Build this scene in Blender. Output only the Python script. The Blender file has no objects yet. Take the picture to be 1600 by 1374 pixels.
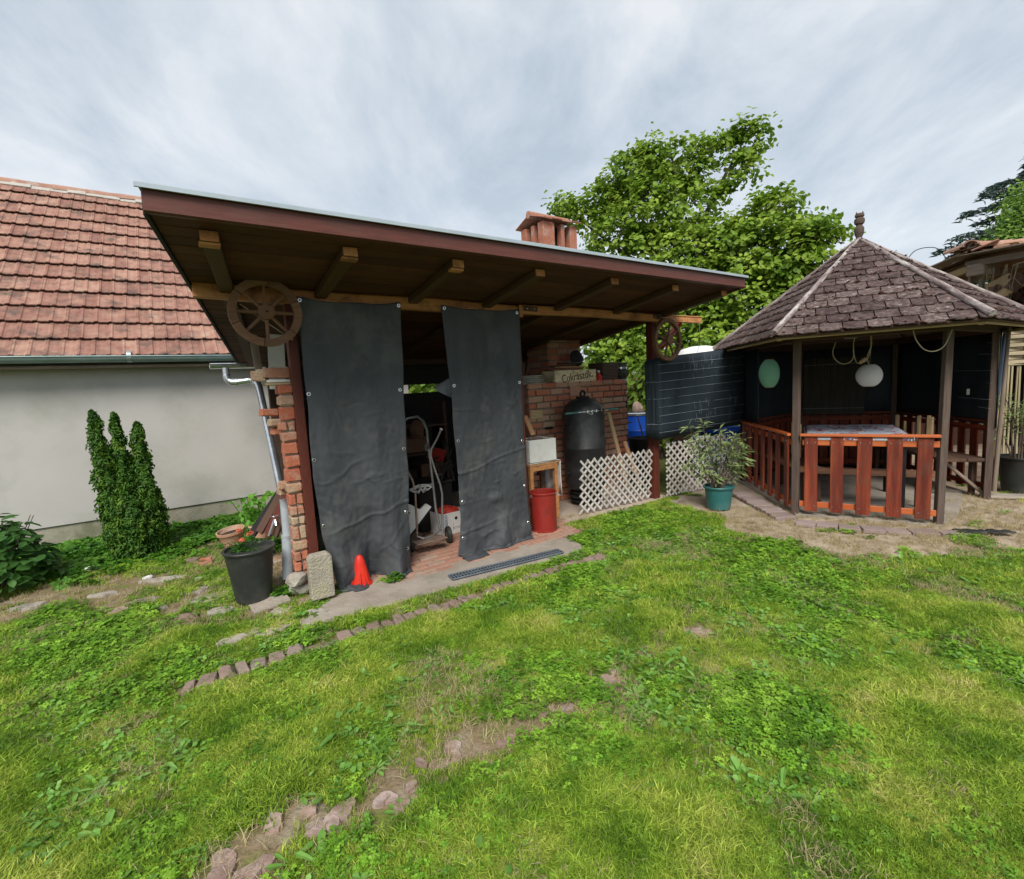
import bpy, bmesh, math, random
import numpy as np
from mathutils import Vector, Matrix, noise as mnoise
R = math.radians
sc = bpy.context.scene
COL = sc.collection
rng = random.Random(7)
nrs = np.random.RandomState(11)

# ------------------------------------------------------------------ camera
cd = bpy.data.cameras.new('camera'); cam = bpy.data.objects.new('camera', cd); COL.objects.link(cam)
cd.sensor_width = 36.0; cd.lens = 36.0 * 760.0 / 1600.0; cd.clip_start = 0.02; cd.clip_end = 600
cam.matrix_world = Matrix.Translation((0, 0, 1.55)) @ Matrix.Rotation(R(90 - 6.3), 4, 'X') @ Matrix.Rotation(R(-3.0), 4, 'Z')
sc.camera = cam

# ------------------------------------------------------------------ sky, sun, exposure
SUN_EL, SUN_AZ = 46, 184          # azimuth clockwise from +Y: behind the camera
w = bpy.data.worlds.new('World'); sc.world = w; w.use_nodes = True
nt = w.node_tree; nt.nodes.clear()
def N(t, **k):
    n = nt.nodes.new(t)
    for a, b in k.items(): setattr(n, a, b)
    return n
L = lambda a, b: nt.links.new(a, b)
wo = N('ShaderNodeOutputWorld'); bg = N('ShaderNodeBackground'); bg.inputs['Strength'].default_value = 0.1
sky = N('ShaderNodeTexSky'); sky.sky_type = 'NISHITA'; sky.sun_disc = False
sky.sun_elevation = R(SUN_EL); sky.sun_rotation = R(SUN_AZ)
tc = N('ShaderNodeTexCoord'); sx = N('ShaderNodeSeparateXYZ'); L(tc.outputs['Generated'], sx.inputs[0])
zc = N('ShaderNodeMath', operation='MAXIMUM'); zc.inputs[1].default_value = 0.0; L(sx.outputs['Z'], zc.inputs[0])
za = N('ShaderNodeMath', operation='ADD'); za.inputs[1].default_value = 0.22; L(zc.outputs[0], za.inputs[0])
dx = N('ShaderNodeMath', operation='DIVIDE'); L(sx.outputs['X'], dx.inputs[0]); L(za.outputs[0], dx.inputs[1])
dy = N('ShaderNodeMath', operation='DIVIDE'); L(sx.outputs['Y'], dy.inputs[0]); L(za.outputs[0], dy.inputs[1])
cb = N('ShaderNodeCombineXYZ'); L(dx.outputs[0], cb.inputs[0]); L(dy.outputs[0], cb.inputs[1])
mp = N('ShaderNodeMapping'); mp.inputs['Rotation'].default_value = (0, 0, R(-32)); mp.inputs['Scale'].default_value = (0.95, 0.62, 1.0)
L(cb.outputs[0], mp.inputs[0])
n1 = N('ShaderNodeTexNoise'); n1.inputs['Scale'].default_value = 1.9; n1.inputs['Detail'].default_value = 10; n1.inputs['Roughness'].default_value = 0.6; n1.inputs['Distortion'].default_value = 0.35
L(mp.outputs[0], n1.inputs['Vector'])
cr = N('ShaderNodeValToRGB'); e = cr.color_ramp.elements
e[0].position = 0.35; e[0].color = (0.50, 0.59, 0.69, 1)
e[1].position = 0.62; e[1].color = (0.94, 0.965, 1.0, 1)
m_ = e.new(0.5); m_.color = (0.73, 0.80, 0.87, 1)
L(n1.outputs['Fac'], cr.inputs[0])
hz = N('ShaderNodeMapRange'); hz.inputs['From Min'].default_value = 0.0; hz.inputs['From Max'].default_value = 0.55; hz.inputs['To Min'].default_value = 0.6; hz.inputs['To Max'].default_value = 0.0
L(sx.outputs['Z'], hz.inputs['Value'])
mh = N('ShaderNodeMix', data_type='RGBA'); L(hz.outputs[0], mh.inputs['Factor']); L(cr.outputs[0], mh.inputs['A']); mh.inputs['B'].default_value = (0.84, 0.90, 0.95, 1)
sc_ = N('ShaderNodeVectorMath', operation='SCALE'); sc_.inputs['Scale'].default_value = 3.35; L(mh.outputs['Result'], sc_.inputs[0])
mx = N('ShaderNodeMix', data_type='RGBA'); mx.inputs['Factor'].default_value = 0.93; L(sky.outputs[0], mx.inputs['A']); L(sc_.outputs[0], mx.inputs['B'])
L(mx.outputs['Result'], bg.inputs['Color']); L(bg.outputs[0], wo.inputs[0])
sl = bpy.data.lights.new('sun', 'SUN'); sl.energy = 1.5; sl.angle = R(25); sl.color = (1.0, 0.96, 0.89)
so = bpy.data.objects.new('sun', sl); COL.objects.link(so)
sd = Vector((math.sin(R(SUN_AZ)) * math.cos(R(SUN_EL)), math.cos(R(SUN_AZ)) * math.cos(R(SUN_EL)), math.sin(R(SUN_EL))))
so.rotation_euler = sd.to_track_quat('Z', 'Y').to_euler()
sc.view_settings.view_transform = 'Standard'; sc.view_settings.look = 'None'
sc.view_settings.exposure = 1.45; sc.view_settings.gamma = 1.0; sc.view_settings.use_curve_mapping = False
sc.cycles.use_denoising = True; sc.cycles.max_bounces = 6; sc.cycles.diffuse_bounces = 3; sc.cycles.transparent_max_bounces = 6

# ------------------------------------------------------------------ frames
AZ = R(34.5); OX, OY = 0.09, 4.90            # the shed's facade: x along it, y into it
SHED = Matrix.Translation((OX, OY, 0)) @ Matrix.Rotation(AZ, 4, 'Z')
WORLD = Matrix.Identity(4)
def sw(s, d, z=0): return SHED @ Vector((s, d, z))

# ------------------------------------------------------------------ materials
def mt(name, ramp, scale=5, detail=5, rough=0.8, bump=0.25, bscale=40, bdist=0.004, rnd=0.0, rr=0.0, stretch=(1, 1, 1),
       coord='P', metal=0.0, spec=0.3, dirt=None, dirt_scale=2.0, dirt_amt=0.5, contrast=1.0, transl=0.0, rrange=0.12):
    m = bpy.data.materials.new(name); m.use_nodes = True; t = m.node_tree; t.nodes.clear()
    def n(ty, **k):
        q = t.nodes.new(ty)
        for a, b in k.items(): setattr(q, a, b)
        return q
    l = t.links.new
    out = n('ShaderNodeOutputMaterial'); bs = n('ShaderNodeBsdfPrincipled')
    info = n('ShaderNodeObjectInfo')
    if coord == 'P': src = n('ShaderNodeNewGeometry').outputs['Position']
    else:
        tcd = n('ShaderNodeTexCoord'); ad = n('ShaderNodeVectorMath', operation='MULTIPLY_ADD')
        cmb = n('ShaderNodeCombineXYZ')
        for i in range(3): l(info.outputs['Random'], cmb.inputs[i])
        l(cmb.outputs[0], ad.inputs[0]); ad.inputs[1].default_value = (37, 23, 51); l(tcd.outputs['Object'], ad.inputs[2]); src = ad.outputs[0]
    mpp = n('ShaderNodeMapping'); mpp.inputs['Scale'].default_value = stretch; l(src, mpp.inputs[0])
    nz = n('ShaderNodeTexNoise'); nz.inputs['Scale'].default_value = scale; nz.inputs['Detail'].default_value = detail; nz.inputs['Roughness'].default_value = 0.6
    l(mpp.outputs[0], nz.inputs['Vector'])
    ctr = n('ShaderNodeMapRange'); ctr.inputs['From Min'].default_value = 0.5 - 0.25 / contrast; ctr.inputs['From Max'].default_value = 0.5 + 0.25 / contrast
    l(nz.outputs['Fac'], ctr.inputs['Value'])
    fac = ctr.outputs[0]
    if rr > 0:
        mm = n('ShaderNodeMix', data_type='FLOAT'); mm.inputs['Factor'].default_value = rr; l(fac, mm.inputs['A']); l(info.outputs['Random'], mm.inputs['B']); fac = mm.outputs['Result']
    rp = n('ShaderNodeValToRGB'); el = rp.color_ramp.elements
    while len(el) < len(ramp): el.new(0.5)
    for i, c in enumerate(ramp):
        if len(c) == 2: pos, col = c
        else: pos, col = i / max(1, len(ramp) - 1), c
        el[i].position = pos; el[i].color = (*col, 1)
    l(fac, rp.inputs[0]); color = rp.outputs[0]
    if rnd > 0:
        hs = n('ShaderNodeHueSaturation'); mr = n('ShaderNodeMapRange'); mr.inputs['To Min'].default_value = 1 - rnd; mr.inputs['To Max'].default_value = 1 + rnd
        l(info.outputs['Random'], mr.inputs['Value']); l(mr.outputs[0], hs.inputs['Value']); l(color, hs.inputs['Color']); color = hs.outputs[0]
    if dirt is not None:
        dn = n('ShaderNodeTexNoise'); dn.inputs['Scale'].default_value = dirt_scale; dn.inputs['Detail'].default_value = 8; dn.inputs['Roughness'].default_value = 0.65
        l(src, dn.inputs['Vector'])
        dr = n('ShaderNodeMapRange'); dr.inputs['From Min'].default_value = 0.50; dr.inputs['From Max'].default_value = 0.66; dr.inputs['To Max'].default_value = dirt_amt
        l(dn.outputs['Fac'], dr.inputs['Value'])
        dm = n('ShaderNodeMix', data_type='RGBA'); l(dr.outputs[0], dm.inputs['Factor']); l(color, dm.inputs['A']); dm.inputs['B'].default_value = (*dirt, 1); color = dm.outputs['Result']
    l(color, bs.inputs['Base Color'])
    rgh = n('ShaderNodeMapRange'); rgh.inputs['To Min'].default_value = max(0.05, rough - rrange); rgh.inputs['To Max'].default_value = min(1, rough + rrange)
    l(nz.outputs['Fac'], rgh.inputs['Value']); l(rgh.outputs[0], bs.inputs['Roughness'])
    bs.inputs['Metallic'].default_value = metal; bs.inputs['Specular IOR Level'].default_value = spec
    if bump > 0:
        bn = n('ShaderNodeTexNoise'); bn.inputs['Scale'].default_value = bscale; bn.inputs['Detail'].default_value = 5; l(mpp.outputs[0], bn.inputs['Vector'])
        bp = n('ShaderNodeBump'); bp.inputs['Strength'].default_value = bump; bp.inputs['Distance'].default_value = bdist * 4
        l(bn.outputs['Fac'], bp.inputs['Height']); l(bp.outputs[0], bs.inputs['Normal'])
    res = bs.outputs[0]
    if transl > 0:
        tr = n('ShaderNodeBsdfTranslucent'); l(color, tr.inputs['Color']); ms = n('ShaderNodeMixShader'); ms.inputs[0].default_value = transl
        l(bs.outputs[0], ms.inputs[1]); l(tr.outputs[0], ms.inputs[2]); res = ms.outputs[0]
    l(res, out.inputs[0])
    return m

MAT = {}
G_ = (6, 60, 60)
MAT['brick'] = mt('brick', [(0.0, (.34, .085, .048)), (.4, (.44, .15, .085)), (.6, (.36, .17, .11)), (.75, (.42, .31, .20)), (.85, (.38, .23, .16)), (1.0, (.22, .09, .06))], scale=14, rr=.78, bump=.5, bscale=60, rough=.92, dirt=(.42, .33, .25), dirt_scale=9, dirt_amt=.55)
MAT['stove_brick'] = mt('stove_brick', [(0.0, (.42, .12, .07)), (.35, (.50, .18, .10)), (.6, (.46, .24, .16)), (.85, (.50, .31, .22)), (1.0, (.56, .43, .26))], scale=12, rr=.75, bump=.5, bscale=60, rough=.92, dirt=(.36, .26, .20), dirt_scale=7, dirt_amt=.5)
MAT['paver_brick'] = mt('paver_brick', [(0.0, (.30, .15, .11)), (.5, (.38, .20, .14)), (1.0, (.32, .24, .19))], scale=18, rr=.7, bump=.5, bscale=60, rough=.95, dirt=(.22, .20, .13), dirt_scale=12, dirt_amt=.7)
MAT['old_brick'] = mt('old_brick', [(0.0, (.20, .13, .11)), (.5, (.27, .19, .16)), (1.0, (.25, .21, .18))], scale=18, rr=.7, bump=.6, bscale=50, rough=.95, dirt=(.10, .12, .05), dirt_scale=10, dirt_amt=.8)
MAT['mortar'] = mt('mortar', [(.38, .30, .23), (.50, .42, .34)], scale=16, bump=.6, bscale=90, rough=.95)
MAT['sooty_mortar'] = mt('sooty_mortar', [(.24, .19, .15), (.36, .29, .24)], scale=10, bump=.6, bscale=90, rough=.95)
MAT['fascia'] = mt('fascia', [(.075, .022, .016), (.135, .038, .025)], scale=3, stretch=(2, 20, 20), rough=.45, bump=.15, coord='O', spec=.4, dirt=(.10, .045, .03), dirt_scale=6, dirt_amt=.5)
MAT['post_red'] = mt('post_red', [(.075, .018, .012), (.14, .035, .022)], scale=3, stretch=G_, rough=.5, bump=.2, coord='O', rnd=.1)
MAT['beam'] = mt('beam', [(.36, .135, .045), (.52, .24, .09), (.42, .16, .055)], scale=1.2, stretch=(1.5, 18, 18), rough=.6, bump=.3, coord='O', dirt=(.10, .04, .02), dirt_scale=7, dirt_amt=.65)
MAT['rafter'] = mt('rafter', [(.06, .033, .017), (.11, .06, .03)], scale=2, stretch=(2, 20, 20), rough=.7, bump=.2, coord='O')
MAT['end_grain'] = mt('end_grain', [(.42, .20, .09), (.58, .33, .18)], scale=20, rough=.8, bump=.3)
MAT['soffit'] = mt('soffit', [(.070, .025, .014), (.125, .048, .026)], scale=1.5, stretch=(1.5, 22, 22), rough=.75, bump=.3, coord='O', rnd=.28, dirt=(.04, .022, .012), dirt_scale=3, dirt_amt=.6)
MAT['red_slat'] = mt('red_slat', [(0, (.070, .012, .007)), (.45, (.165, .025, .010)), (.8, (.28, .055, .016)), (1, (.46, .13, .035))], scale=1.3, stretch=(1.2, 14, 14), rough=.5, bump=.4, coord='O', rnd=.22, contrast=1.0, spec=.4, dirt=(.10, .055, .035), dirt_scale=9, dirt_amt=.4)
MAT['orange_rail'] = mt('orange_rail', [(.42, .075, .016), (.58, .16, .04)], scale=1.2, stretch=(1.2, 16, 16), rough=.42, bump=.2, coord='O', rnd=.1, spec=.45)
MAT['dark_wood'] = mt('dark_wood', [(.055, .030, .020), (.12, .065, .045)], scale=2, stretch=(2, 22, 22), rough=.7, bump=.3, coord='O', rnd=.15)
MAT['brown_wood'] = mt('brown_wood', [(.13, .065, .038), (.24, .125, .075)], scale=2, stretch=(2, 22, 22), rough=.65, bump=.3, coord='O', rnd=.15)
MAT['grey_wood'] = mt('grey_wood', [(.17, .125, .095), (.32, .25, .20)], scale=2, stretch=(2, 20, 20), rough=.85, bump=.5, coord='O', rnd=.22)
MAT['post_wood'] = mt('post_wood', [(.065, .045, .036), (.15, .105, .085)], scale=2, stretch=(2, 25, 25), rough=.8, bump=.4, coord='O', rnd=.08)
MAT['bare_wood'] = mt('bare_wood', [(.40, .27, .14), (.56, .41, .24)], scale=2, stretch=(2, 22, 22), rough=.8, bump=.35, coord='O', rnd=.18)
MAT['hip_pole'] = mt('hip_pole', [(0, (.12, .085, .08)), (.45, (.24, .19, .18)), (1, (.52, .48, .45))], scale=3, stretch=(2, 9, 9), rough=.85, bump=.5, coord='O', contrast=1.3)
MAT['shingle'] = mt('shingle', [(0, (.045, .023, .020)), (.45, (.095, .060, .055)), (.75, (.15, .115, .105)), (1, (.38, .34, .31))], scale=26, rr=.2, rough=.92, bump=1, bscale=90, rnd=.20, dirt=(.030, .016, .013), dirt_scale=9, dirt_amt=.85, contrast=1.2)
MAT['roof_moss'] = mt('roof_moss', [(.030, .013, .010), (.09, .032, .02), (.06, .045, .02)], scale=30, rough=1, bump=.8, bscale=150)
MAT['tile'] = mt('tile', [(0, (.17, .08, .062)), (.4, (.29, .145, .11)), (.75, (.36, .215, .16)), (1, (.40, .29, .215))], scale=9, rr=.3, rough=.9, bump=.5, bscale=70, rnd=.10, dirt=(.095, .070, .058), dirt_scale=5, dirt_amt=.8)
MAT['ridge'] = mt('ridge', [(.30, .15, .11), (.42, .25, .18)], scale=8, rr=.5, rough=.9, bump=.4, bscale=60, dirt=(.45, .42, .38), dirt_scale=6, dirt_amt=.5)
MAT['cement'] = mt('cement', [(.36, .33, .29), (.50, .47, .42)], scale=8, rough=.95, bump=.6, bscale=50)
MAT['plaster'] = mt('plaster', [(.44, .42, .395), (.50, .48, .455)], scale=1.6, rough=.95, bump=.25, bscale=160, bdist=.001, dirt=(.34, .335, .29), dirt_scale=1.3, dirt_amt=.55)
MAT['plinth'] = mt('plinth', [(.30, .28, .22), (.38, .355, .28)], scale=3, rough=.95, bump=.35, bscale=60, dirt=(.15, .155, .09), dirt_scale=2.6, dirt_amt=.8)
MAT['zinc'] = mt('zinc', [(.34, .38, .40), (.48, .52, .54)], scale=6, rough=.38, bump=.04, metal=.75, spec=.5)
MAT['galv'] = mt('galv', [(.50, .53, .56), (.66, .69, .72)], scale=9, rough=.24, bump=.03, metal=.9)
MAT['zinc_green'] = mt('zinc_green', [(.18, .25, .245), (.28, .35, .34)], scale=7, rough=.45, bump=.05, metal=.35)
MAT['roof_sheet'] = mt('roof_sheet', [(.36, .42, .46), (.46, .52, .56)], scale=4, rough=.45, bump=.05, metal=.3)
MAT['pvc_grey'] = mt('pvc_grey', [(.30, .33, .36), (.38, .41, .44)], scale=10, rough=.4, bump=.08, dirt=(.16, .16, .14), dirt_scale=9, dirt_amt=.5)
MAT['tarp'] = mt('tarp', [(.030, .033, .038), (.068, .072, .080)], scale=4.0, detail=8, rough=.62, bump=.35, bscale=420, bdist=.0008, spec=.35, stretch=(1, 1, .35), dirt=(.115, .115, .108), dirt_scale=2.6, dirt_amt=.5)
MAT['screen'] = mt('screen', [(.010, .016, .022), (.034, .048, .062)], scale=5, rough=.55, bump=.4, bscale=260, stretch=(1, 1, .2), spec=.3)
MAT['thread'] = mt('thread', [(.16, .20, .24), (.34, .38, .42)], scale=10, rough=.6, bump=0)
MAT['iron_dark'] = mt('iron_dark', [(.018, .018, .019), (.035, .035, .036)], scale=7, rough=.42, bump=.2, bscale=30, spec=.5, dirt=(.13, .12, .11), dirt_scale=4.0, dirt_amt=.30)
MAT['black_plastic'] = mt('black_plastic', [(.018, .020, .019), (.034, .037, .034)], scale=6, rough=.5, bump=.1, spec=.4, dirt=(.12, .115, .09), dirt_scale=3.5, dirt_amt=.28)
MAT['green_plastic'] = mt('green_plastic', [(.020, .105, .105), (.032, .15, .145)], scale=6, rough=.42, bump=.08, spec=.45, dirt=(.14, .16, .13), dirt_scale=6, dirt_amt=.25)
MAT['blue_plastic'] = mt('blue_plastic', [(.006, .06, .42), (.012, .10, .58)], scale=6, rough=.4, bump=.05, spec=.45, rnd=.1)
MAT['pale_blue'] = mt('pale_blue', [(.05, .30, .52), (.10, .42, .62)], scale=6, rough=.5, bump=.1)
MAT['blue_grey'] = mt('blue_grey', [(.035, .06, .10), (.06, .09, .14)], scale=6, rough=.5, bump=.1)
MAT['red_paint'] = mt('red_paint', [(.20, .016, .012), (.30, .026, .018)], scale=6, rough=.4, bump=.1, spec=.45, dirt=(.07, .015, .012), dirt_scale=6, dirt_amt=.55)
MAT['chimney_brick'] = mt('chimney_brick', [(.26, .085, .052), (.36, .14, .085), (.32, .19, .14)], scale=9, rr=.4, rough=.95, bump=.5, bscale=60, dirt=(.38, .30, .26), dirt_scale=8, dirt_amt=.6)
MAT['red_plain'] = mt('red_plain', [(.38, .03, .02), (.50, .045, .03)], scale=6, rough=.5, bump=.15, dirt=(.2, .03, .02), dirt_scale=6, dirt_amt=.4)
MAT['cone_red'] = mt('cone_red', [(.50, .020, .010), (.66, .035, .015)], scale=6, rough=.45, bump=.15, bscale=20)
MAT['white_foam'] = mt('white_foam', [(.62, .61, .57), (.74, .73, .69)], scale=6, rough=.8, bump=.3, bscale=200, dirt=(.45, .42, .36), dirt_scale=5, dirt_amt=.5)
MAT['white_plain'] = mt('white_plain', [(.74, .73, .70), (.85, .84, .82)], scale=6, rough=.7, bump=.1, dirt=(.5, .47, .42), dirt_scale=6, dirt_amt=.4)
MAT['stone_white'] = mt('stone_white', [(.50, .48, .45), (.66, .64, .61)], scale=7, rough=.9, bump=.6)
MAT['lattice'] = mt('lattice', [(.46, .42, .38), (.64, .60, .57)], scale=4, stretch=(1, 6, 6), rough=.8, bump=.2, coord='O', rnd=.14, dirt=(.27, .22, .16), dirt_scale=5, dirt_amt=.6)
MAT['terracotta'] = mt('terracotta', [(.34, .18, .11), (.50, .30, .20)], scale=7, rough=.9, bump=.3, dirt=(.55, .47, .38), dirt_scale=6, dirt_amt=.6)
MAT['soil'] = mt('soil', [(.030, .021, .014), (.075, .055, .036)], scale=30, rough=1, bump=1, bscale=80)
MAT['concrete'] = mt('concrete', [(.25, .21, .17), (.40, .35, .295)], scale=4, rough=.95, bump=.5, bscale=45, dirt=(.20, .175, .135), dirt_scale=2.5, dirt_amt=.6)
MAT['lichen_block'] = mt('lichen_block', [(.27, .24, .19), (.40, .36, .29)], scale=12, rough=.95, bump=.9, bscale=70, dirt=(.40, .37, .22), dirt_scale=9, dirt_amt=.5)
MAT['stone'] = mt('stone', [(.27, .24, .20), (.44, .40, .35)], scale=6, rough=.95, bump=.8, bscale=26, rnd=.18, dirt=(.13, .12, .07), dirt_scale=7, dirt_amt=.6)
MAT['pink_stone'] = mt('pink_stone', [(.18, .11, .09), (.30, .21, .175), (.40, .33, .30)], scale=9, rough=.95, bump=.8, bscale=26, rnd=.15, dirt=(.20, .14, .09), dirt_scale=12, dirt_amt=.6)
MAT['paving'] = mt('paving', [(.22, .16, .145), (.34, .27, .25)], scale=4, rr=.3, rough=.9, bump=.5, bscale=40, rnd=.1, dirt=(.24, .18, .13), dirt_scale=5, dirt_amt=.6)
MAT['grate'] = mt('grate', [(.10, .12, .14), (.17, .20, .23)], scale=8, rough=.5, bump=.1, metal=.3)
MAT['void'] = mt('void', [(.006, .005, .005), (.012, .010, .009)], scale=5, rough=1, bump=0)  # near-black that stands in for the shade inside holes and openings
MAT['bark'] = mt('bark', [(.055, .040, .030), (.13, .10, .08)], scale=10, rough=.95, bump=.8, bscale=40, stretch=(1, 1, .3))
MAT['rust_metal'] = mt('rust_metal', [(.22, .14, .10), (.40, .30, .24)], scale=12, rough=.5, bump=.2, metal=.5)
MAT['grey_tube'] = mt('grey_tube', [(.20, .20, .20), (.32, .32, .31)], scale=12, rough=.4, bump=.1, metal=.5)
MAT['cable'] = mt('cable', [(.40, .34, .22), (.52, .45, .30)], scale=12, rough=.5, bump=0)
MAT['grey_cable'] = mt('grey_cable', [(.35, .35, .34), (.50, .50, .49)], scale=12, rough=.5, bump=0)
MAT['lantern_green'] = mt('lantern_green', [(.20, .46, .32), (.26, .54, .39)], scale=9, rough=.8, bump=.05, transl=.2)
MAT['lantern_white'] = mt('lantern_white', [(.84, .84, .86), (.90, .90, .92)], scale=9, rough=.8, bump=.05, transl=.15)
MAT['bamboo'] = mt('bamboo', [(.28, .23, .13), (.48, .41, .26)], scale=5, stretch=(1, 1, .2), rough=.7, bump=.2, rnd=.2)
MAT['reed'] = mt('reed', [(.035, .034, .028), (.10, .095, .08)], scale=40, stretch=(1, 1, .05), rough=.8, bump=.4)
MAT['wicker'] = mt('wicker', [(.34, .27, .17), (.52, .43, .29)], scale=6, stretch=(1, 1, 4), rough=.8, bump=.3, rnd=.15)
MAT['crate_wood'] = mt('crate_wood', [(.72, .58, .36), (.86, .74, .52)], scale=4, rough=.8, bump=.3, dirt=(.20, .13, .07), dirt_scale=14, dirt_amt=.6)
MAT['ink'] = mt('ink', [(.035, .018, .012), (.06, .03, .02)], scale=5, rough=.9, bump=0)
MAT['ink_blue'] = mt('ink_blue', [(.02, .10, .35), (.03, .14, .42)], scale=5, rough=.9, bump=0)
MAT['basket'] = mt('basket', [(.075, .055, .04), (.14, .10, .07)], scale=60, rough=.85, bump=.6, bscale=90)
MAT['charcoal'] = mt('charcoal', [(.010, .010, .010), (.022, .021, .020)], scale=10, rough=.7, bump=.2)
MAT['sand'] = None

def leafmat(name, ramp, scale=1.5, transl=.35, rough=.5, rnd=.25, spec=.3):
    return mt(name, ramp, scale=scale, detail=3, rough=rough, bump=0, rnd=rnd, rr=.25, spec=spec, transl=transl, contrast=1.3)
MAT['grass'] = leafmat('grass', [(0, (.070, .165, .014)), (.3, (.17, .30, .024)), (.55, (.30, .42, .045)), (.8, (.44, .50, .09)), (1, (.58, .52, .22))], scale=2.6, rnd=.38)  # wide per-tuft brightness, here and in clover, partly suggests shadow between leaves
MAT['clover'] = leafmat('clover', [(.066, .18, .014), (.165, .33, .026), (.31, .48, .055)], scale=3.5, rnd=.42)
MAT['straw'] = leafmat('straw', [(.38, .33, .16), (.50, .42, .24), (.30, .22, .12)], scale=8)
MAT['weed'] = leafmat('weed', [(.085, .23, .030), (.17, .35, .06), (.25, .42, .12)], scale=6)
MAT['ivy'] = leafmat('ivy', [(.035, .13, .012), (.085, .23, .022), (.16, .33, .035)], scale=3)
MAT['big_leaf'] = leafmat('big_leaf', [(.035, .115, .020), (.075, .19, .040), (.13, .27, .07)], scale=5)
MAT['tree_leaf'] = leafmat('tree_leaf', [(.055, .13, .014), (.17, .28, .028), (.36, .46, .07)], scale=2.2, transl=.4)
MAT['thuja'] = leafmat('thuja', [(.028, .095, .010), (.085, .205, .020), (.27, .42, .04)], scale=9, transl=.2)
MAT['oleander'] = leafmat('oleander', [(.14, .21, .07), (.26, .34, .13), (.38, .42, .20)], scale=12)
MAT['cedar'] = leafmat('cedar', [(.09, .14, .13), (.17, .25, .22)], scale=2, transl=.1)
MAT['light_tree'] = leafmat('light_tree', [(.22, .40, .06), (.34, .52, .11)], scale=2, transl=.4)
MAT['petal'] = leafmat('petal', [(.75, .16, .07), (.80, .26, .16)], scale=30)

# ------------------------------------------------------------------ object helpers
def tag(o, label=None, cat=None, group=None, kind=None):
    if label: o['label'] = label
    if cat: o['category'] = cat
    if group: o['group'] = group
    if kind: o['kind'] = kind
    return o
def thing(name, label, cat, loc=(0, 0, 0), rotz=0.0, frame=None, group=None, rot=None):
    o = bpy.data.objects.new(name, None); COL.objects.link(o); o.empty_display_size = .1
    m = Matrix.Translation(loc) @ (rot.to_4x4() if rot is not None else Matrix.Rotation(rotz, 4, 'Z'))
    o.matrix_world = (frame if frame is not None else WORLD) @ m
    return tag(o, label, cat, group)
def structure(name, loc=(0, 0, 0), frame=None):
    o = bpy.data.objects.new(name, None); COL.objects.link(o); o.empty_display_size = .1
    o.matrix_world = (frame if frame is not None else WORLD) @ Matrix.Translation(loc)
    o['kind'] = 'structure'; return o
def link(name, me, mat, parent=None, mtx=None, label=None, kind=None):
    o = bpy.data.objects.new(name, me); COL.objects.link(o)
    if mat is not None and not me.materials: me.materials.append(MAT[mat] if isinstance(mat, str) else mat)
    if parent is not None: o.parent = parent
    if mtx is not None: o.matrix_basis = mtx
    if label: o['label'] = label
    if kind: o['kind'] = kind
    return o

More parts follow.
